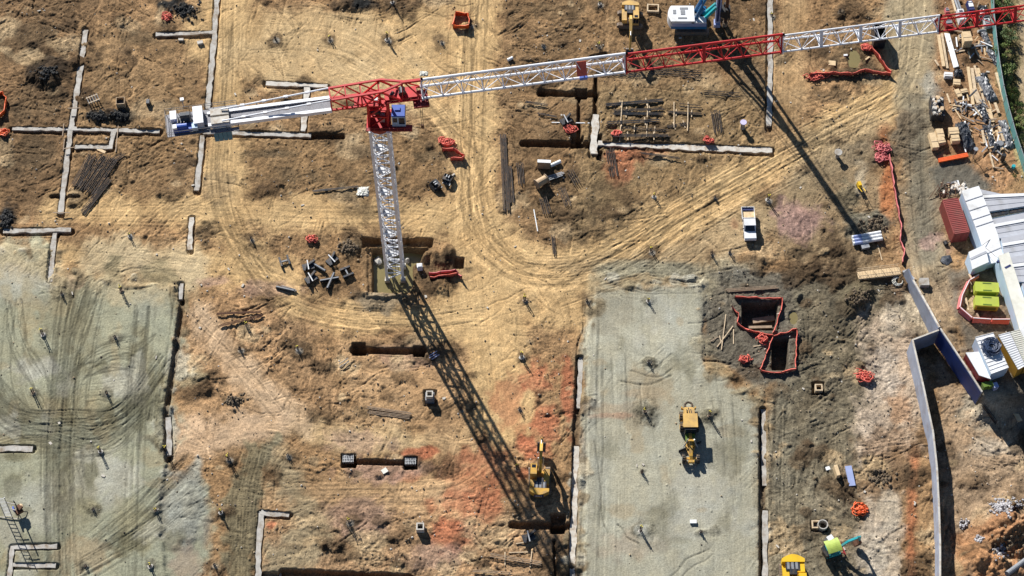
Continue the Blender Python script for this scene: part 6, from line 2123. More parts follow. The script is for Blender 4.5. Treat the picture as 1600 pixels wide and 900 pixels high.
def hpiece(px, py, rz, L, label, kind=0):
    p = at(px, py)
    r_ = thing('steel_formwork', label, 'formwork', p, rz, 'dark steel formwork pieces')
    b = MB()
    if kind == 0:
        b.box((0, -L / 2, .3), (1.6, .28, .6)); b.box((0, L / 2, .3), (1.6, .28, .6))
        b.build('flange', M['steel'], r_)
        b = MB(); b.box((0, 0, .35), (.2, L - .3, .3)); b.build('web', M['screed'], r_)
    elif kind == 1:
        b.box((0, 0, .25), (2.8, .35, .4)); b.build('beam', M['steel'], r_)
        b = MB(); b.box((0, 0, .48), (2.7, .16, .06)); b.build('top_plate', M['screed'], r_)
    else:
        b.box((0, 0, .2), (1.7, 1.1, .3), .2); b.box((.5, .5, .45), (1.2, .3, .5), .6); b.box((-.4, -.3, .5), (.3, 1.2, .5), -.3)
        b.build('plate', M['steel'], r_)
        b = MB(); b.box((0, 0, .8), (.16, 1.6, .12), .1); b.build('brace', M['gsteel'], r_)


for px, py, rz, L, k, lab in [(445, 410, 1.9, 1.2, 0, 'H shaped dark steel piece, leftmost on the tan soil'), (482, 418, 0.1, 1.3, 2, 'dark steel plates with a pale brace, above the big dark cluster'), (486, 437, .4, 1.3, 2, 'big dark cluster of steel plates in the middle of the group'),
                              (497, 418, -.6, 1.2, 1, 'dark curved steel beam at the upper middle of the group'), (519, 408, .6, 1.2, 2, 'pale edged steel frame at the upper right of the group'), (515, 438, .2, 1.2, 1, 'dark steel beam lying under the crossing one'),
                              (517, 440, 1.25, 1.2, 1, 'dark steel beam crossing over another'), (542, 427, .45, 1.3, 0, 'H shaped dark steel piece, rightmost beside the flooded pit'), (446, 453, -.25, 1.0, 1, 'single dark beam below the group of steel pieces'),
                              (884, 190, .3, 1.0, 2, 'dark steel frame beside the black trench pit'), (826, 841, .1, 1, 2, 'dark steel pieces in the lower crane shadow')]:
    hpiece(px, py, rz, L, lab, k)


def digbucket(px, py, rz, label):
    p = at(px, py)
    r_ = thing('excavator_bucket', label, 'bucket', p, rz, 'spare excavator buckets')
    b = MB()
    out = [(0, 0), (1.1, -.05), (1.3, .35), (1.05, .85), (.4, 1.0), (-.1, .95)]
    b.side(out, -.7, -.62); b.side(out, .62, .7)
    b.side([(0, 0), (1.1, -.05), (1.3, .35), (1.05, .85), (1.0, .8), (1.2, .35), (1.05, .05), (0, .07)], -.62, .62)
    b.side([(.4, .93), (-.1, .9), (-.1, .98), (.4, 1.0)], -.62, .62)
    b.build('shell', M['steel'], r_)
    for k in range(5):
        b = MB(); b.box((-.55 + k * .275, -.15, .04), (.1, .35, .08)); b.build('tooth', M['gsteel'], r_)
    b = MB(); b.box((-.2, .5, 1.05), (.1, .5, .35)); b.box((.2, .5, 1.05), (.1, .5, .35)); b.tube((-.3, .5, 1.1), (.3, .5, 1.1), .07, 8); b.build('lug', M['gsteel'], r_)


digbucket(685, 290, 2.2, 'dark digging bucket with pale teeth, lying left of the main haul road')
digbucket(698, 286, -.4, 'dark bucket tipped on its side beside the toothed one')
# ---------------------------------------------------------------- footbridge
a, c = up(1340, 431, .7), up(1405, 419, 1.0)
r_ = thing('footbridge', 'pale timber footbridge with handrails leading to the retaining wall', 'footbridge', a, math.atan2(c.y - a.y, c.x - a.x))
L = (c - a).length
b = MB()
k = 0.0
while k < L:
    b.box((k + .2, 0, 0), (.36, 1.15, .08)); k += .4
b.build('deck', M['ply'], r_)
for s in (-.62, .62):
    b = MB(); b.bar((0, s, -.12), (L, s, -.12), .1, .2); b.build('beam', M['timber'], r_)
    b = MB(); b.bar((0, s, 1.0), (L, s, 1.0), .05); b.bar((0, s, .5), (L, s, .5), .05)
    k = 0
    while k <= L:
        b.bar((k, s, -.1), (k, s, 1.0), .05); k += L / 5
    b.build('handrail', M['timber'], r_)
for k in (.6, L - .6):
    b = MB(); b.box((k, 0, -.6), (.3, 1.1, .9)); b.build('support', M['conc'], r_)
b = MB()
c = at(1402, 440, .12)
for k in range(3):
    b.path([((.75 - .1 * k) * math.cos(t_) + .1 * k, (.75 - .1 * k) * math.sin(t_), .05 * k) for t_ in [j * 2 * math.pi / 18 for j in range(18)]], .07, 6, True)
o = b.build('hose_ring', M['cream']); o.location = c
tag(o, 'white ring of hose lying at the foot of the footbridge', 'hose')
b = MB(); b.box((0, 0, .4), (1.3, 1.2, .8)); o = b.build('concrete_block', M['conc']); o.location = up(1443, 444, .1); tag(o, 'pale concrete block on the yard behind the diagonal retaining wall', 'block')
# ---------------------------------------------------------------- single items on the site
def rack(px, py):
    p = at(px, py)
    r_ = thing('steel_rack', 'dark toothed steel rack beside the black patch at the upper left', 'rack', p, .45)
    b = MB()
    for k in range(5):
        b.box((-.8 + k * .4, 0, .5), (.12, 1.5, 1.0))
    b.build('plate', M['steel'], r_)
    for y in (-.5, .5):
        b = MB(); b.bar((-.95, y, .95), (.95, y, .95), .12); b.build('rail', M['timber'], r_)


rack(147, 160)
p = at(190, 164)
r_ = thing('steel_bin', 'brown steel bin with a pale rim beside the black patch', 'bin', p, .08)
b = MB()
for s in (-1, 1):
    b.box((s * .62, 0, .6), (.08, 1.3, 1.2)); b.box((0, s * .62, .6), (1.16, .08, 1.2))
b.build('side', M['drum'], r_)
b = MB(); b.box((0, 0, .4), (1.16, 1.16, .6)); b.build('fill', M['black'], r_)
b = MB(); b.box((0, 0, .35), (.5, .8, .7)); b.tube((0, .3, .5), (.2, .9, .9), .06); o = b.build('compressor', M['steel']); o.location = at(232, 162); tag(o, 'small dark compressor left of the crane counter boom', 'compressor')
p = at(850, 262)
r_ = thing('panel_crate', 'upright panel with a white top edge casting a long shadow left of the white pipe', 'panel', p, -.06)
b = MB(); b.box((0, 0, .85), (2.0, .5, 1.7)); b.build('body', M['otimber'], r_)
b = MB(); b.box((0, 0, 1.74), (2.02, .52, .08)); b.build('cap', M['pipew'], r_)
p = at(846, 288)
r_ = thing('cable_drum', 'brown cable drum lying beside a dark shadow near the rebar cages', 'drum', p, .6)
b = MB(); b.disc((0, 0, .8), .62, 1.7, 'x', 16); b.build('barrel', M['drum'], r_)
for s in (-1, 1):
    b = MB(); b.disc((s * .9, 0, .8), .8, .1, 'x', 18); b.build('flange', M['otimber'], r_)
a, c = up(860, 259, .4), up(876, 252, .4)
b = MB(); b.tube((0, 0, 0), tuple(c - a), .28, 14); o = b.build('white_pipe', M['pipew']); o.location = a; tag(o, 'short thick white pipe right of the upright panel', 'pipe')
a, c = up(793, 94, .25), up(801, 90, .25)
b = MB(); b.tube((0, 0, 0), tuple(c - a), .25, 12); o = b.build('white_drum', M['pipew']); o.location = a; tag(o, 'small white drum on the bare ground above the white boom', 'drum')
p = at(1160, 200)
r_ = thing('capped_pipe', 'vertical pipe with a pale violet cap right of the rebar rows', 'pipe', p)
b = MB(); b.disc((0, 0, .7), .35, 1.5, 'z', 14); b.build('pipe', M['conc'], r_)
b = MB(); b.disc((0, 0, 1.5), .5, .16, 'z', 18); b.build('cap', M['cyl'], r_)
p = at(1308, 245)
r_ = thing('capped_pipe', 'vertical pipe with a white cap below the muddy bank', 'pipe', p)
b = MB(); b.disc((0, 0, .6), .3, 1.2, 'z', 14); b.build('pipe', M['conc'], r_)
b = MB(); b.disc((0, 0, 1.25), .6, .12, 'z', 18); b.build('cap', M['conc'], r_)
p = at(1020, 15)
r_ = thing('timber_surround', 'square timber frame on the ground beside the upper excavator', 'frame', p, -.05)
b = MB()
for s in (-1, 1):
    b.box((s * .85, 0, .25), (.2, 1.5, .5)); b.box((0, s * .65, .25), (1.5, .2, .5))
b.build('rail', M['timber'], r_)
p = at(1342, 293)
r_ = thing('plate_compactor', 'small yellow compactor machine beside the orange clay strip', 'compactor', p, .25)
b = MB(); b.box((0, 0, .15), (.7, 1.1, .2)); b.build('base_plate', M['steel'], r_)
b = MB(); b.box((0, .1, .65), (.6, .9, .8), 0, .8); b.build('engine', M['ayellow'], r_)
for s in (-.28, .28):
    b = MB(); b.bar((s, -.3, .6), (s, -1.6, 1.3), .07); b.build('handle', M['ayellow'], r_)
p = at(1372, 76)
r_ = thing('skip_bin', 'black open skip under the white outer boom section, with a long shadow', 'skip', p, -.02)
sx, sy, hh = 1.75, 3.2, 2.6
b = MB()
for s in (-1, 1):
    b.box((s * sx / 2, sy / 2, hh / 2), (.08, sy, hh)); b.box((0, sy / 2 + s * (sy / 2 - .04), hh / 2), (sx - .1, .08, hh))
b.build('side', M['steel'], r_)
b = MB(); b.box((0, sy / 2, .5), (sx - .1, sy - .1, .9)); b.build('fill', M['black'], r_)
b = MB(); b.box((0, .0, hh + .03), (sx, .08, .08)); b.box((sx / 2, sy / 2, hh + .03), (.08, sy, .08)); b.build('rim', M['timber'], r_)
for px, py, sx, sy, h, rz, m_, lab, nm in [(1300, 99, 1.1, .9, .1, -.1, 'ply', 'pale square board on the ground above the red mesh', 'board'), (601, 736, .8, .7, .12, .6, 'cream', 'small cream board below the lower trench', 'board'), (1588, 648, .7, 2.2, .1, .35, 'ply', 'orange brown plank on the grey ground by the huts', 'plank'),
                                       (159, 237, 1.4, .45, .3, -.5, 'ply', 'pale timber block at the top of the large rebar stack', 'timber_block'), (1321, 87, .6, .3, .2, .1, 'pipew', 'small white block beside the puddle', 'block'), (313, 68, .9, .6, .4, .3, 'pconc', 'small white block below the side arm footing', 'block'),
                                       (283, 63, .8, .4, .3, 0, 'pconc', 'pale block just under the side arm footing', 'block'), (1293, 733, .6, .5, .3, .3, 'pipew', 'small white block left of the two upright beams', 'block'), (1328, 745, .9, 3.0, .35, .1, 'pipeb', 'grey steel channel lying on brown soil near the orange clay', 'steel_channel'),
                                       (1306, 740, .5, 1.6, 1.2, .2, 'ply', 'upright brown board with a broad shadow, left of the grey channel', 'board'), (1083, 816, .9, .5, .3, 0, 'pipew', 'small white block on the right pad near the bottom', 'block'), (1355, 92, .9, .25, .2, .7, 'ply', 'small plank right of the puddle', 'plank'),
                                       (1573, 598, .1, .1, .1, 0, 'dgreen', '', '')]:
    if not nm:
        continue
    b = MB(); b.box((0, 0, h / 2 + .02), (sx, sy, h)); o = b.build(nm, M[m_]); o.location = at(px, py); o.rotation_euler = (0, 0, rz)
    tag(o, lab, nm.replace('_', ' '))
for px, py, m_, lab in [(1537, 606, 'dgreen', 'dark green bin in the shade of the white hut, left'), (1545, 605, 'dgreen', 'dark green bin in the shade of the white hut, right'), (1553, 607, 'pipeb', 'pale blue bin in the shade beside the green ones')]:
    p = at(px, py); r_ = thing('wheelie_bin', lab, 'bin', p, .3)
    b = MB(); b.box((0, 0, .5), (.6, .65, 1.0), 0, 1.15); b.build('body', M[m_], r_)
    b = MB(); b.box((0, .02, 1.04), (.72, .78, .07)); b.build('lid', M[m_], r_)
# ladder tower and gear at the left edge
p = at(8, 807)
r_ = thing('ladder', 'pale metal double ladder standing at the left edge of the grey pad', 'ladder', p, -.12)
for x in (0, 1.0):
    b = MB(); b.bar((x, 0, 0), (x + .1, .5, 5.6), .09); b.build('rail', M['gsteel'], r_)
for k in range(13):
    z = .4 + k * .4
    b = MB(); b.bar((.008 * k, .09 * z, z), (1.0 + .008 * k, .09 * z, z), .06); b.build('rung', M['gsteel'], r_)
b = MB(); b.bar((-.8, -.2, .15), (2.3, -.2, .2), .1, .1); b.bar((1.05, .3, 4.4), (2.3, .3, 4.2), .1); b.bar((1.05, .2, 2.4), (2.0, .2, 2.3), .1); b.build('brace', M['pconc'], r_)
p = at(32, 803)
r_ = thing('drill_stand', 'brown and blue boring stand with a tall post beside the ladder', 'drill', p, .3)
b = MB(); b.box((0, 0, .9), (1.1, .7, .5), .3); b.box((.2, .3, 1.4), (.6, .7, .4), .7); b.build('motor', M['rust'], r_)
b = MB(); b.box((-.55, .3, 1.3), (.22, .5, .9)); b.build('tank', M['blue'], r_)
for a_ in range(3):
    b = MB(); b.bar((0, 0, .9), (1.0 * math.cos(a_ * 2.1), 1.0 * math.sin(a_ * 2.1), 0), .09); b.build('leg', M['steel'], r_)
b = MB(); b.tube((0, .1, .9), (.05, .1, 4.2), .09, 8); b.build('post', M['steel'], r_)
b = MB(); b.rock((.5, .5, 1.2), .35, 3); b.build('bag', M['card'], r_)
# black flexible pipe on the lower centre
b = MB(); b.path([(0, 0, .1), (.5, -.8, .15), (1.1, -1.5, .1), (1.3, -2.4, .12), (2.0, -2.3, .1), (1.8, -1.5, .1), (1.4, -1.6, .1)], .06, 6); o = b.build('cable', M['rubber']); o.location = at(542, 820); tag(o, 'black cable looping over pinkish clay near the bottom', 'cable')

# ---------------------------------------------------------------- materials yard at the right
def item(mb, name, m, loc, rz, label, cat, grp=None):
    o = mb.build(name, m)
    o.location = loc
    o.rotation_euler = (0, 0, rz)
    return tag(o, label, cat, grp)


def boardstack(pts, h, label, m=M['ply'], name='plywood_stack'):
    W = [up(x, y, h) for x, y in pts]
    c = sum(W, Vector()) / 4
    sx, sy = (W[1] - W[0]).length, (W[2] - W[1]).length
    rz = math.atan2((W[1] - W[0]).y, (W[1] - W[0]).x)
    r_ = thing(name, label, 'stack of boards', (c.x, c.y, mz(c.x, c.y)), rz, 'stacked boards in the yard')
    n = max(3, int(h / .22))
    rnd = random.Random(int(pts[0][0]))
    b = MB()
    for k in range(n):
        b.box((rnd.uniform(-.03, .03), rnd.uniform(-.03, .03), .12 + (h - .12) * (k + .5) / n), (sx, sy, (h - .12) / n - .03))
    b.build('board', m, r_)
    for s in (-.35, 0, .35):
        b = MB(); b.box((0, s * sy, .06), (sx, .12, .12)); b.build('bearer', M['otimber'], r_)
    b = MB(); b.bar((-sx / 2 - .01, -sy * .12, h + .01), (sx / 2 + .01, -sy * .12, h + .01), .06, .02); b.build('strap', M['otimber'], r_)


boardstack([(1452, 207), (1462, 206), (1467, 229), (1457, 231)], 1.1, 'tall pale stack of boards, first at the left of the yard')
boardstack([(1462, 201), (1473, 200), (1475, 213), (1466, 214)], 1.0, 'pale stack of boards, upper one beside the first')
boardstack([(1465, 215), (1476, 213), (1477, 222), (1467, 223)], 1.0, 'pale stack of boards, lower one beside the first')
boardstack([(1482, 199), (1497, 198), (1498.5, 208), (1485, 209)], 1.3, 'pale stack of boards beside the black sheeted stack, upper')
boardstack([(1486, 210), (1498.5, 209), (1500, 219), (1488, 220)], 1.2, 'pale stack of boards beside the black sheeted stack, lower')
boardstack([(1504, 49), (1517, 48), (1520, 63), (1505, 65)], 1.9, 'tall box of plywood under the red boom, with a rounded shadow', M['ply'], 'plywood_box')
boardstack([(1489, 122), (1500, 123), (1504, 131), (1489, 134)], .7, 'tilted plywood sheets below the white pipes', M['ply'])
boardstack([(1489, 140), (1496, 138), (1505, 148), (1500, 152)], .5, 'pale plywood sheet lying below the tilted ones', M['ply'])
boardstack([(1499, 139), (1509, 137), (1513, 142), (1506, 147)], .5, 'short pale plywood sheets beside the long planks', M['ply'])
boardstack([(1476, 112), (1489, 113), (1489, 119), (1476, 119)], .9, 'small white boxed stack at the end of the white pipes', M['pipew'], 'white_box_stack')


def lumpy(px, py, rx, ry, h, label, m, name, cat, seed, n=40, rz=0.0):
    """crumpled sheeting: a low mound of creased facets"""
    p = at(px, py)
    rnd = random.Random(seed)
    b = MB()
    nx, ny = 11, 15
    P = []
    for j in range(ny):
        for i in range(nx):
            u, v = i / (nx - 1) * 2 - 1, j / (ny - 1) * 2 - 1
            r = max(abs(u), abs(v)) ** 2
            P.append((u * rx + rnd.uniform(-.09, .09), v * ry + rnd.uniform(-.12, .12), (h * (1 - .75 * r) + rnd.uniform(-.22, .22) * h) if r < .98 else -.05))
    b._a(P, [(j * nx + i, j * nx + i + 1, (j + 1) * nx + i + 1, (j + 1) * nx + i) for j in range(ny - 1) for i in range(nx - 1)])
    return item(b, name, m, p, rz, label, cat)


lumpy(1508, 213, .95, 2.6, 1.2, 'black sheeting wrapped over a long stack in the yard', M['tarp'], 'sheeted_stack', 'sheeting', 1, rz=.16)
lumpy(1541, 138, .9, 2.6, .8, 'grey crumpled sheeting beside the long planks', M['gtarp'], 'plastic_sheeting', 'sheeting', 2, rz=.3)
lumpy(1537, 124, .7, 1.2, .8, 'dark crumpled sheeting at the top of the planks', M['tarp'], 'plastic_sheeting', 'sheeting', 3, rz=.1)
lumpy(1572, 210, .7, 2.7, .7, 'long grey violet sheeting against the green fence', M['gtarp'], 'plastic_sheeting', 'sheeting', 4, rz=.12)
lumpy(1537, 178, .6, 2.0, .7, 'black sheeting below the long planks', M['tarp'], 'plastic_sheeting', 'sheeting', 5, rz=.2)
lumpy(1546, 213, .6, 2.2, .6, 'black and grey sheeting in the middle of the lower yard', M['tarp'], 'plastic_sheeting', 'sheeting', 6, rz=.15)
lumpy(1497, 116, .7, .7, .8, 'small black sheeting heap beside the white boxed stack', M['tarp'], 'plastic_sheeting', 'sheeting', 7)
lumpy(1541, 62, .5, 1.6, .6, 'pale grey sheeting beside the fence near the top', M['gtarp'], 'plastic_sheeting', 'sheeting', 8, rz=.2)
lumpy(1552, 90, .5, 1.7, .6, 'grey sheeting on the fence line below the boom', M['gtarp'], 'plastic_sheeting', 'sheeting', 9, rz=.4)
lumpy(1536, 20, .8, 1.4, .8, 'dark crumpled sheeting above the red boom', M['tarp'], 'plastic_sheeting', 'sheeting', 10)
lumpy(1556, 232, .7, .9, .6, 'black sheeting at the lower end of the yard', M['tarp'], 'plastic_sheeting', 'sheeting', 11)
lumpy(1525, 170, .5, .8, .4, 'grey scraps of sheeting among the battens', M['gtarp'], 'plastic_sheeting', 'sheeting', 12)
# white pipes and timber
for k in range(4):
    a, c = up(1476.5 + k * 2.1, 52 + k * .3, .3), up(1491 + k * 2.1, 106 - k * .6, .3)
    b = MB(); b.tube((0, 0, 0), tuple(c - a), .115, 10)
    o = b.build('white_pipe', M['pipew']); o.location = a
    tag(o, ['leftmost of four long white pipes in the yard', 'second of four long white pipes in the yard', 'third of four long white pipes in the yard', 'rightmost of four long white pipes in the yard'][k], 'pipe', 'long white pipes')
GP = 'long planks in the yard'
for i, (p, q, w_, lab) in enumerate([((1466, 56), (1474, 105), .5, 'pale plank pair left of the white pipes'), ((1471, 54), (1480, 108), .35, 'thin pale plank touching the white pipes'), ((1460, 95), (1466, 104), .3, 'short plank at the left of the yard'),
                                    ((1512, 106), (1520, 165), .45, 'leftmost long pale plank beside the grey sheeting'), ((1518, 108), (1524, 150), .5, 'second long pale plank beside the grey sheeting'), ((1522, 104), (1543, 182), .3, 'longest thin white plank crossing the yard'),
                                    ((1527, 108), (1537, 140), .5, 'short white plank at the head of the grey sheeting'), ((1521, 140), (1530, 162), .9, 'broad pale planks above the black sheeting'), ((1556, 115), (1569, 160), .45, 'pale plank along the fence'),
                                    ((1545, 172), (1551, 192), .5, 'pale plank in the open lower yard'), ((1554, 162), (1560, 178), .4, 'short pale plank near the fence in the lower yard'), ((1543, 180), (1557, 238), .35, 'long pale plank running down the lower yard'),
                                    ((1556, 205), (1566, 235), .35, 'pale plank leaning on the grey violet sheeting, left'), ((1560, 200), (1568, 222), .35, 'pale plank leaning on the grey violet sheeting, right'), ((1546, 240), (1552, 263), .25, 'thin batten at the bottom of the yard'),
                                    ((1517, 213), (1520, 228), .25, 'white batten on the black sheeted stack'), ((1534, 205), (1538, 225), .35, 'white and orange plank in the lower yard'), ((1498, 82), (1508, 80), .2, 'dark stick below the tall plywood box'),
                                    ((1512, 82), (1516, 92), .25, 'brown post below the tall plywood box'), ((1525, 82), (1531, 92), .25, 'second brown post below the tall plywood box'), ((1479, 148), (1484, 162), .25, 'thin batten left of the batten heap')]):
    a, c = at(*p, .22), at(*q, .22)
    b = MB(); b.bar((0, 0, 0), tuple(c - a), w_, .18)
    item(b, 'plank', M['timber'] if i % 3 else M['ply'], a, 0, lab, 'plank', GP)
rnd = random.Random(9)
pb = None
for k in range(132):
    px, py = [(rnd.gauss(1500, 8), rnd.gauss(168, 7)), (rnd.gauss(1520, 8), rnd.gauss(160, 12)), (rnd.gauss(1545, 8), rnd.gauss(200, 16)), (rnd.gauss(1512, 12), rnd.gauss(60, 16)), (rnd.gauss(1562, 6), rnd.gauss(232, 10)), (rnd.gauss(1495, 10), rnd.gauss(293, 6))][k % 6] if k < 60 else [(rnd.gauss(1543, 7), rnd.gauss(212, 18)), (rnd.gauss(1572, 5), rnd.gauss(212, 16)), (rnd.gauss(1536, 7), rnd.gauss(172, 12)), (rnd.gauss(1508, 8), rnd.gauss(210, 12)), (rnd.gauss(1540, 6), rnd.gauss(80, 16)), (rnd.gauss(1525, 14), rnd.gauss(30, 12))][k % 6]
    p = at(px, py, .12 + rnd.uniform(0, .25))
    if pb is None or k % 3 == 0:
        b = MB(); b.box((0, 0, 0), (rnd.uniform(.9, 2.2), rnd.uniform(.12, .22), .1))
        pb = item(b, 'scrap_piece', [M['timber'], M['otimber'], M['tarp'], M['pipew'], M['ply'], M['gtarp'], M['gsteel']][(k // 3) % 7], p, rnd.uniform(0, 3.1), 'short scrap piece lying loose in the cluttered yard at the right', 'scrap', 'scrap pieces in the yard')
    else:
        c = dup(pb, p, rnd.uniform(0, 3.1), pb['label'], pb['group'])
# pallets of bags and odd machines
p = at(1462, 184)
r_ = thing('loaded_trailer', 'dark trailer heaped with pale bags at the left of the yard, with a long shadow', 'trailer', (p.x, p.y, 0), -.05)
b = MB(); b.box((0, .9, 1.1), (2.0, 3.6, 1.6)); b.build('body', M['steel'], r_)
for s in (-1, 1):
    b = MB(); b.disc((s * .9, .9, .4), .4, .25, 'x', 14); b.build('wheel', M['rubber'], r_)
for k in range(22):
    b = MB(); b.box((rnd.uniform(-.75, .75), rnd.uniform(-.6, 2.5), 2.0 + rnd.uniform(0, .45)), (rnd.uniform(.4, .8), rnd.uniform(.3, .6), .3), rnd.uniform(0, 3), .8)
    b.build('bag', [M['bags'], M['card'], M['pconc']][k % 3], r_)
for k in range(3):
    a, c = up(1466 + k * .3, 249 + k * 2.0, .35), up(1511 + k * 1.0, 240 + k * 2.0, .35)
    b = MB(); b.bar((0, 0, 0), tuple(c - a), .2, .3)
    item(b, 'orange_beam', M['orange'], a, 0, ['uppermost of three bright orange beams below the board stacks', 'middle of three bright orange beams below the board stacks', 'lowest of three bright orange beams below the board stacks'][k], 'beam', 'orange beams')
p = at(1520, 246)
r_ = thing('floodlight_mast', 'thin mast with a pale lamp head at the end of the orange beams', 'light mast', p)
b = MB(); b.tube((0, 0, 0), (0, 0, 2.2), .06, 8); b.build('post', M['gsteel'], r_)
b = MB(); b.disc((0, 0, 2.25), .35, .2, 'z', 14); b.build('lamp_head', M['gsteel'], r_)
for px, py, sx, sy, h, m_, lab in [(1500, 30, 1.1, 2.3, 1.3, 'roofw', 'white machine with a sloping cover above the red boom'), (1515, 14, .9, 2.0, 1.0, 'navy', 'dark blue bin with a white rim at the top of the yard'), (1481, 40, 1.2, 1.5, .9, 'dred', 'dark red crate under the start of the red boom'),
                                   (1479, 19, .7, .9, .6, 'pink', 'small faded red box at the top of the yard'), (1541, 40, 1.0, 1.6, .9, 'roofw', 'white machine in a metal cage beside the fence'), (1534, 50, 1.5, .4, .4, 'pconc', 'pale beam below the caged white machine'), (1500, 62, .7, .9, .8, 'card', 'brown carton beside the tall plywood box')]:
    p = at(px, py)
    r_ = thing('crate' if 'crate' in lab or 'box' in lab else 'carton' if 'carton' in lab else 'machine' if 'machine' in lab else 'bin' if 'bin' in lab else 'concrete_beam', lab, 'crate' if sx < 1.3 else 'beam', p, .12)
    b = MB(); b.box((0, 0, h / 2), (sx, sy, h), 0, .9); b.build('body', M[m_], r_)
    b = MB(); b.box((0, 0, h + .04), (sx * .8, sy * .35, .1)); b.box((0, sy * .3, h + .06), (sx * .5, .2, .14)); b.build('cover', M['pipew'] if m_ == 'navy' else M['screed'], r_)
b = MB()
for k in range(4):
    b.bar((-.55 + (k % 2) * 1.1, -.9 + (k // 2) * 1.8, 0), (-.55 + (k % 2) * 1.1, -.9 + (k // 2) * 1.8, 1.3), .06)
for z in (.65, 1.3):
    b.bar((-.55, -.9, z), (.55, -.9, z), .05); b.bar((-.55, .9, z), (.55, .9, z), .05); b.bar((-.55, -.9, z), (-.55, .9, z), .05); b.bar((.55, -.9, z), (.55, .9, z), .05)
item(b, 'metal_cage', M['gsteel'], at(1541, 40), .12, 'galvanised metal cage round the white machine beside the fence', 'cage')
for k, (p, q, m_) in enumerate([((1490, 0), (1500, 30), 'gsteel'), ((1494, 0), (1505, 32), 'screed'), ((1487, 2), (1492, 22), 'timber')]):
    a, c = at(*p, .4), at(*q, .6)
    b = MB(); b.bar((0, 0, 0), tuple(c - a), .28, .25); item(b, 'steel_channel', M[m_], a, 0, ['grey steel channel entering the yard from the top edge', 'dark steel channel beside the grey one at the top edge', 'brown rail left of the steel channels at the top edge'][k], 'channel')
for px, py, r__, h, m_, lab in [(1566, 250, .35, 1.4, 'black', 'black drum at the lower end of the yard'), (1562, 226, .55, .4, 'screed', 'grey round lid beside the violet sheeting'), (1583, 262, .3, .5, 'cyan', 'turquoise tub beside the green fence')]:
    b = MB(); b.disc((0, 0, h / 2), r__, h, 'z', 16); b.disc((0, 0, h + .03), r__ * .9, .06, 'z', 16); item(b, 'drum', M[m_], at(px, py), 0, lab, 'drum')
# tangle of rods above the container
b = MB()
rnd = random.Random(4)
for k in range(14):
    a_ = rnd.uniform(0, 3.1)
    L = rnd.uniform(.6, 1.4)
    x, y = rnd.gauss(0, .9), rnd.gauss(0, .5)
    b.bar((x - L * math.cos(a_), y - L * math.sin(a_), .1), (x + L * math.cos(a_), y + L * math.sin(a_), rnd.uniform(.2, .9)), .08)
item(b, 'scaffold_scrap', M['rust'], at(1475, 298), 0, 'dark tangle of rusty rods above the red container', 'scrap')
rnd = random.Random(14)
for k in range(16):
    b = MB(); r__ = rnd.uniform(.2, .34)
    b.disc((0, 0, r__), r__, rnd.uniform(.3, .8), 'x', 10)
    if k == 0:
        can = item(b, 'paint_can', M['bags'], at(1494, 294), .3, 'pale cylinder in the scatter above the red container', 'can', 'pale cylinders above the container')
    else:
        dup(can, at(rnd.gauss(1497, 9), rnd.gauss(293, 5)), rnd.uniform(0, 3), can['label'], can['group'])
        b = None
p = at(1478, 408)
b = MB(); b.rock((0, 0, .3), .9, 2); b.v = [(x * 1.3, y, z * .6) for x, y, z in b.v]; item(b, 'black_bag', M['tarp'], p, .5, 'black rubble bag on pinkish ground below the container', 'bag')
b = MB(); b.disc((0, 0, .35), .35, .6, 'y', 14); b.tube((.4, 0, .3), (1.0, .2, .3), .07); item(b, 'hose_reel', M['black'], at(1477, 382), .3, 'black hose reel at the lower corner of the red container', 'reel')
for k, (px, py) in enumerate([(1508, 462), (1513, 455), (1506, 470), (1517, 448), (1511, 476), (1530, 500), (1519, 438)]):
    b = MB(); b.bar((-1.0, 0, .15), (1.0, .1, .2), .3, .2); item(b, 'plank', M['otimber'] if k % 2 else M['timber'], at(px, py), 1.0 + .15 * k, 'brown plank inside the generator ring, left of the lime generators' if k < 5 else 'brown board lying under the red barrier ring', 'plank', 'planks in the generator ring' if k < 5 else 'boards by the barrier ring')
# cables over the offices
b = MB(); a, c, d = up(1535, 383, 3.1), up(1556, 368, 3.2), up(1560, 404, 3.1)
b.path([a, (a + c) / 2 + Vector((0, 0, -.0)), c], .035, 5); b.path([a, (a + d) / 2, d], .035, 5)
tag(b.build('power_cable', M['rubber']), 'dark cables crossing the white corridor roof', 'cable')
b = MB()
for k, (px, py) in enumerate([(1540, 356), (1551, 362), (1563, 408), (1570, 413), (1574, 418), (1556, 352)]):
    q = up(px, py, 3.1); b.box((q.x, q.y, q.z + .15), (.8 + .2 * (k % 3), .3, .3), .5)
    o = item(b, 'roof_vent', M['navy'], (0, 0, 0), 0, ['dark vent on the white corridor roof, upper', 'dark vent where corridor and cabins meet', 'dark vent on the cream roof, first', 'dark vent on the cream roof, second', 'dark vent on the cream roof, third', 'dark vent beside the second cabin roof'][k], 'vent', 'dark vents on the office roofs')
    b = MB()
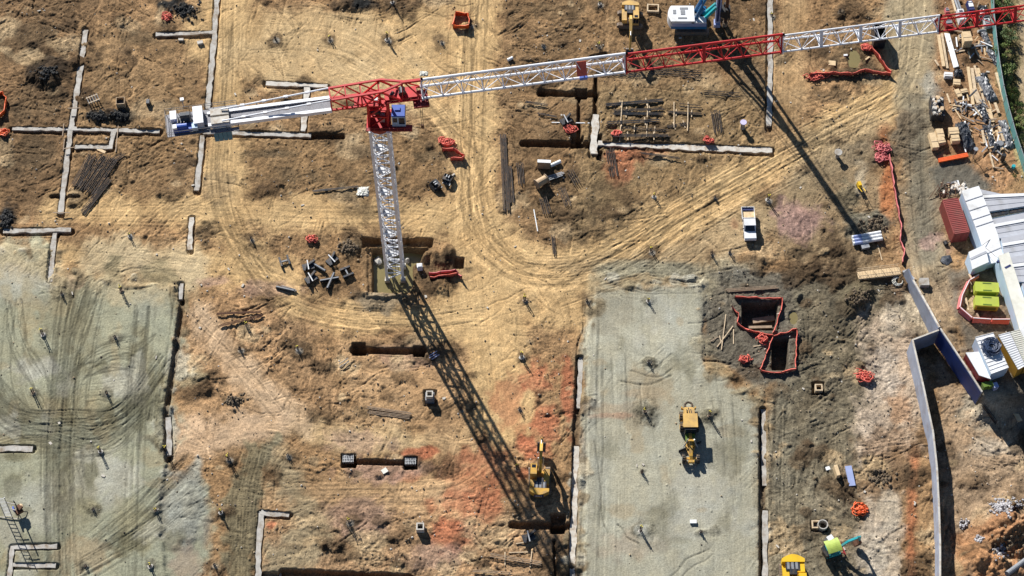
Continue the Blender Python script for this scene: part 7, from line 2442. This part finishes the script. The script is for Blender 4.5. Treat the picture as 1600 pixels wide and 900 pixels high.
# ---------------------------------------------------------------- boundary fence, plants
pts = [(1547, -30), (1549, 30), (1553, 70), (1558, 110), (1564, 145), (1572, 180), (1584, 222), (1597, 262), (1612, 310)]
P = [at(*p) for p in pts]
r_ = thing('boundary_fence', 'long green mesh boundary fence between the yard and the bushes', 'fence', P[0])
o0 = P[0].copy()
b = MB()
for a, c in zip(P[:-1], P[1:]):
    b.bar(a - o0 + Vector((0, 0, 1.05)), c - o0 + Vector((0, 0, 1.05)), .05, 1.9)
b.build('mesh_panel', M['fence'], r_)
b = MB()
for a, c in zip(P[:-1], P[1:]):
    b.tube(a - o0 + Vector((0, 0, 2.02)), c - o0 + Vector((0, 0, 2.02)), .05, 6)
b.build('top_rail', M['gsteel'], r_)
for a, c in zip(P[:-1], P[1:]):
    for t_ in (0, .5):
        q = a.lerp(c, t_) - o0
        b = MB(); b.tube(q, q + Vector((0, 0, 2.15)), .06, 6); b.build('post', M['gsteel'], r_)


def bush(seed, h, w, leaf):
    rnd = random.Random(seed)
    r_ = thing('shrub', 'x', 'shrub', (0, 0, 0))
    b = MB()
    limbs = []
    for k in range(5):
        a_ = k * 1.26 + rnd.uniform(-.3, .3)
        tip = Vector((math.cos(a_) * w * .5, math.sin(a_) * w * .5, h * rnd.uniform(.6, .9)))
        mid = tip * .5 + Vector((0, 0, h * .12))
        b.tube((0, 0, 0), mid, .09, 6, .05); b.tube(mid, tip, .05, 5, .015)
        limbs.append(tip)
    b.build('trunk', M['bark'], r_)
    b = MB()
    cl = [(l + Vector((rnd.gauss(0, .25), rnd.gauss(0, .25), rnd.gauss(0, .2))) * w * .5) for l in limbs for _ in range(4)]
    for c in cl:
        rr = w * rnd.uniform(.14, .30)
        for _ in range(60):
            d = Vector((rnd.gauss(0, 1), rnd.gauss(0, 1), rnd.gauss(0, .8))).normalized() * rr * rnd.random() ** .4
            p = c + d
            if p.z < .05:
                continue
            s = rnd.uniform(.09, .2)
            n1 = Vector((rnd.gauss(0, 1), rnd.gauss(0, 1), rnd.gauss(0, .5))).normalized() * s
            n2 = n1.orthogonal().normalized() * s * .6
            b.quad(p - n1, p + n2, p + n1, p - n2)
    b.build('crown', leaf, r_)
    return r_


BP = [bush(1, 2.6, 3.0, M['leaf']), bush(2, 2.0, 2.4, M['leaf']), bush(3, 3.0, 3.2, M['leaf2'])]
used = [False] * 3
for i, (px, py, k, s, lab) in enumerate([(1560, 8, 0, 1.1, 'bright green shrub at the very top beside the fence'), (1576, 22, 2, 1.0, 'dark shrub at the top right'), (1564, 86, 0, 1.1, 'bright green shrub just below the red boom'), (1575, 62, 2, 1.0, 'dark shrub under the boom end'),
                                         (1573, 112, 1, 1.2, 'bright green shrub beside the middle of the fence'), (1570, 128, 2, .8, 'dark low shrub against the fence'), (1577, 150, 1, 1.2, 'olive shrub where the fence bends'),
                                         (1585, 176, 0, 1.0, 'olive shrub below the fence bend'), (1592, 198, 1, 1.2, 'green shrub near the right edge'), (1597, 225, 2, .8, 'dark shrub at the right edge beside the fence'), 
                                         (1584, 275, 1, .35, 'tiny green weed clump on the bare soil inside the fence')]):
    p = at(px, py)
    s *= .58 if i < 11 else 1
    if not used[k]:
        used[k] = True
        BP[k].location = p
        BP[k]["label"] = lab
        BP[k]["group"] = 'shrubs along the fence'
        BP[k].scale = (s, s, s)
    else:
        dup(BP[k], p, rnd.uniform(0, 6), lab, 'shrubs along the fence', (s, s, s))
b = MB()
rnd = random.Random(8)
for k in range(9000):
    py = rnd.uniform(-30, 270)
    xl = np.interp(py, [-30, 60, 110, 180, 270], [1550, 1554, 1559, 1573, 1600])
    px = xl + 2 + abs(rnd.gauss(0, 17))
    if 1592 < px < 1618 or px > 1650:
        continue
    if vnoise(np.array([px / 9.0]), np.array([py / 9.0]), 4)[0] < .42:
        continue
    p = unproj(px, py, 0)
    p.z = gz(p.x, p.y)
    a_ = rnd.uniform(0, 6.28)
    h = rnd.uniform(.12, .45)
    d = Vector((math.cos(a_), math.sin(a_), 0)) * rnd.uniform(.04, .09)
    l = Vector((rnd.gauss(0, .15), rnd.gauss(0, .15), h))
    b.quad(p - d, p + d, p + l)
o = b.build('grass', M['grass']); tag(o, 'dry green grass between the fence and the track', 'grass', None, 'stuff')
# ---------------------------------------------------------------- rubble, puddles, spoil clods
b = MB()
rnd = random.Random(3)
for k in range(420):
    px, py = [(rnd.gauss(1566, 9), rnd.gauss(792, 6)), (rnd.gauss(1592, 6), rnd.gauss(787, 4)), (rnd.gauss(1530, 4), rnd.gauss(842, 3)), (rnd.gauss(1562, 6), rnd.gauss(862, 6)), (rnd.gauss(1506, 4), rnd.gauss(818, 5))][(0, 0, 0, 0, 1, 0, 0, 2, 3, 3, 0, 4)[k % 12]]
    p = at(px, py)
    b.rock((p.x, p.y, p.z + .08), rnd.uniform(.06, .24), k)
o = b.build('rubble', M['stone']); tag(o, 'pale broken rubble strewn over the orange mounds at lower right', 'rubble', None, 'stuff')
b = MB()
for k in range(900):
    c = [(75, 112, 17, 11), (288, 18, 22, 14), (156, 182, 16, 6), (188, 180, 16, 6), (8, 344, 11, 17), (1345, 463, 22, 16), (1362, 350, 22, 14), (365, 625, 14, 9), (545, 386, 15, 10), (1378, 746, 20, 12), (440, 400, 1, 1), (1586, 850, 30, 24)][k % 12]
    if c[2] < 2:
        continue
    p = at(rnd.gauss(c[0], c[2] * .5), rnd.gauss(c[1], c[3] * .5))
    b.cm = 0 if k % 12 < 5 else 1
    b.rock((p.x, p.y, p.z + .03), rnd.uniform(.08, .32), k)
o = b.build('spoil_clods', [mat('black_clod', (.022, .022, .022), .9, 0, .4, 2), mat('brown_spoil', (.13, .095, .06), .95, 0, .4, 2)]); tag(o, 'loose clods and stones on the spoil heaps', 'spoil', None, 'stuff')
b = MB()
for px, py, s in [(x, y, s) for (x, y, s) in [(1333, 92, 1.5), (1241, 496, 1.1)]]:
    p = unproj(px, py, -.2)
    b.disc((p.x, p.y, -.16), s * 1.2, .02, 'z', 24)
    o = b.build('puddle_water', M['water']); o["kind"] = 'structure'
    b = MB()
# bare concrete shapes round the flooded pit
b = MB(); b.box((0, 0, .5), (.8, .7, 1.0)); b.box((0, 0, 1.05), (.6, .5, .12)); item(b, 'pump', M['pipew'], at(656, 420), .1, 'white pump standing on the right bank of the flooded pit', 'pump')
b = MB(); b.rock((0, 0, .1), .7, 3); item(b, 'boulder', M['pconc'], unproj(592, 409, -1.1), 0, 'pale boulder in the water left of the mast', 'boulder')
b = MB(); b.rock((0, 0, .1), .5, 5); item(b, 'boulder', M['conc'], unproj(637, 408, -1.1), 0, 'grey boulder in the water right of the mast', 'boulder')
# white sheet beside the mast
lumpy(567, 299, .9, .8, .25, 'white torn sheeting on the ground left of the mast', M['cream'], 'plastic_sheeting', 'sheeting', 20)
lumpy(662, 11 + 104, .7, .4, .2, 'white scrap of sheeting above the tower head', M['cream'], 'plastic_sheeting', 'sheeting', 21)
# broad pipe in the lower right corner
a, c = at(1572, 899, .5), at(1606, 874, .5)
b = MB(); b.tube((0, 0, 0), tuple((c - a) * 1.4), .38, 14); item(b, 'drain_pipe', M['screed'], a, 0, 'thick grey pipe crossing the bottom right corner', 'pipe')
# scattered small litter, each a piece of its own
rnd = random.Random(77)
lit = []
for k in range(60):
    px, py = rnd.uniform(20, 1560), rnd.uniform(10, 880)
    if k == 0:
        b = MB(); b.box((0, 0, .06), (.35, .25, .1)); o = item(b, 'litter', M['pconc'], at(px, py), rnd.uniform(0, 3), 'tiny pale scrap lying on the soil', 'scrap', 'tiny pale scraps')
    else:
        dup(o, at(px, py), rnd.uniform(0, 3), o['label'], o['group'], (rnd.uniform(.5, 1.6), rnd.uniform(.5, 1.4), 1))

for k, (p, q, w_, lab) in enumerate([((1176, 502), (1210, 497), .8, 'earthy beam lying at the bottom of the larger fenced pit'), ((1168, 512), (1206, 511), .4, 'second beam low in the larger fenced pit')]):
    a, c = unproj(*p, -1.6), unproj(*q, -1.6)
    b = MB(); b.bar((0, 0, 0), tuple(c - a), w_, .3); item(b, 'beam', M['otimber'], a, 0, lab, 'beam')
# loose stones lying about on the churned soil
rs = np.random.default_rng(5)
b = MB()
n = 0
while n < 3600:
    px, py = rs.random() * 1600, rs.random() * 900
    rr = rough[int(py) + MG, int(px) + MG]
    if rs.random() > (rr - .08) * 1.1 or N1[int(py) + MG, int(px) + MG] < -.12 * rs.random():
        continue
    p = unproj(px, py, 0)
    if mz(p.x, p.y) > .05:
        p = at(px, py)
    else:
        p.z = gz(p.x, p.y)
    b.cm = int(rs.choice([0, 1, 1, 2, 2, 2]))
    b.rock((p.x, p.y, p.z + .02), .05 + .13 * rs.random() ** 2, n)
    n += 1
o = b.build('loose_stones', [M['pconc'], mat("tan_stone", (.33, .25, .16), .9, 0, .4, 2), mat("dark_stone", (.10, .08, .06), .9, 0, .4, 2)])
tag(o, 'small loose stones and clods lying all over the churned soil', 'stones', None, 'stuff')
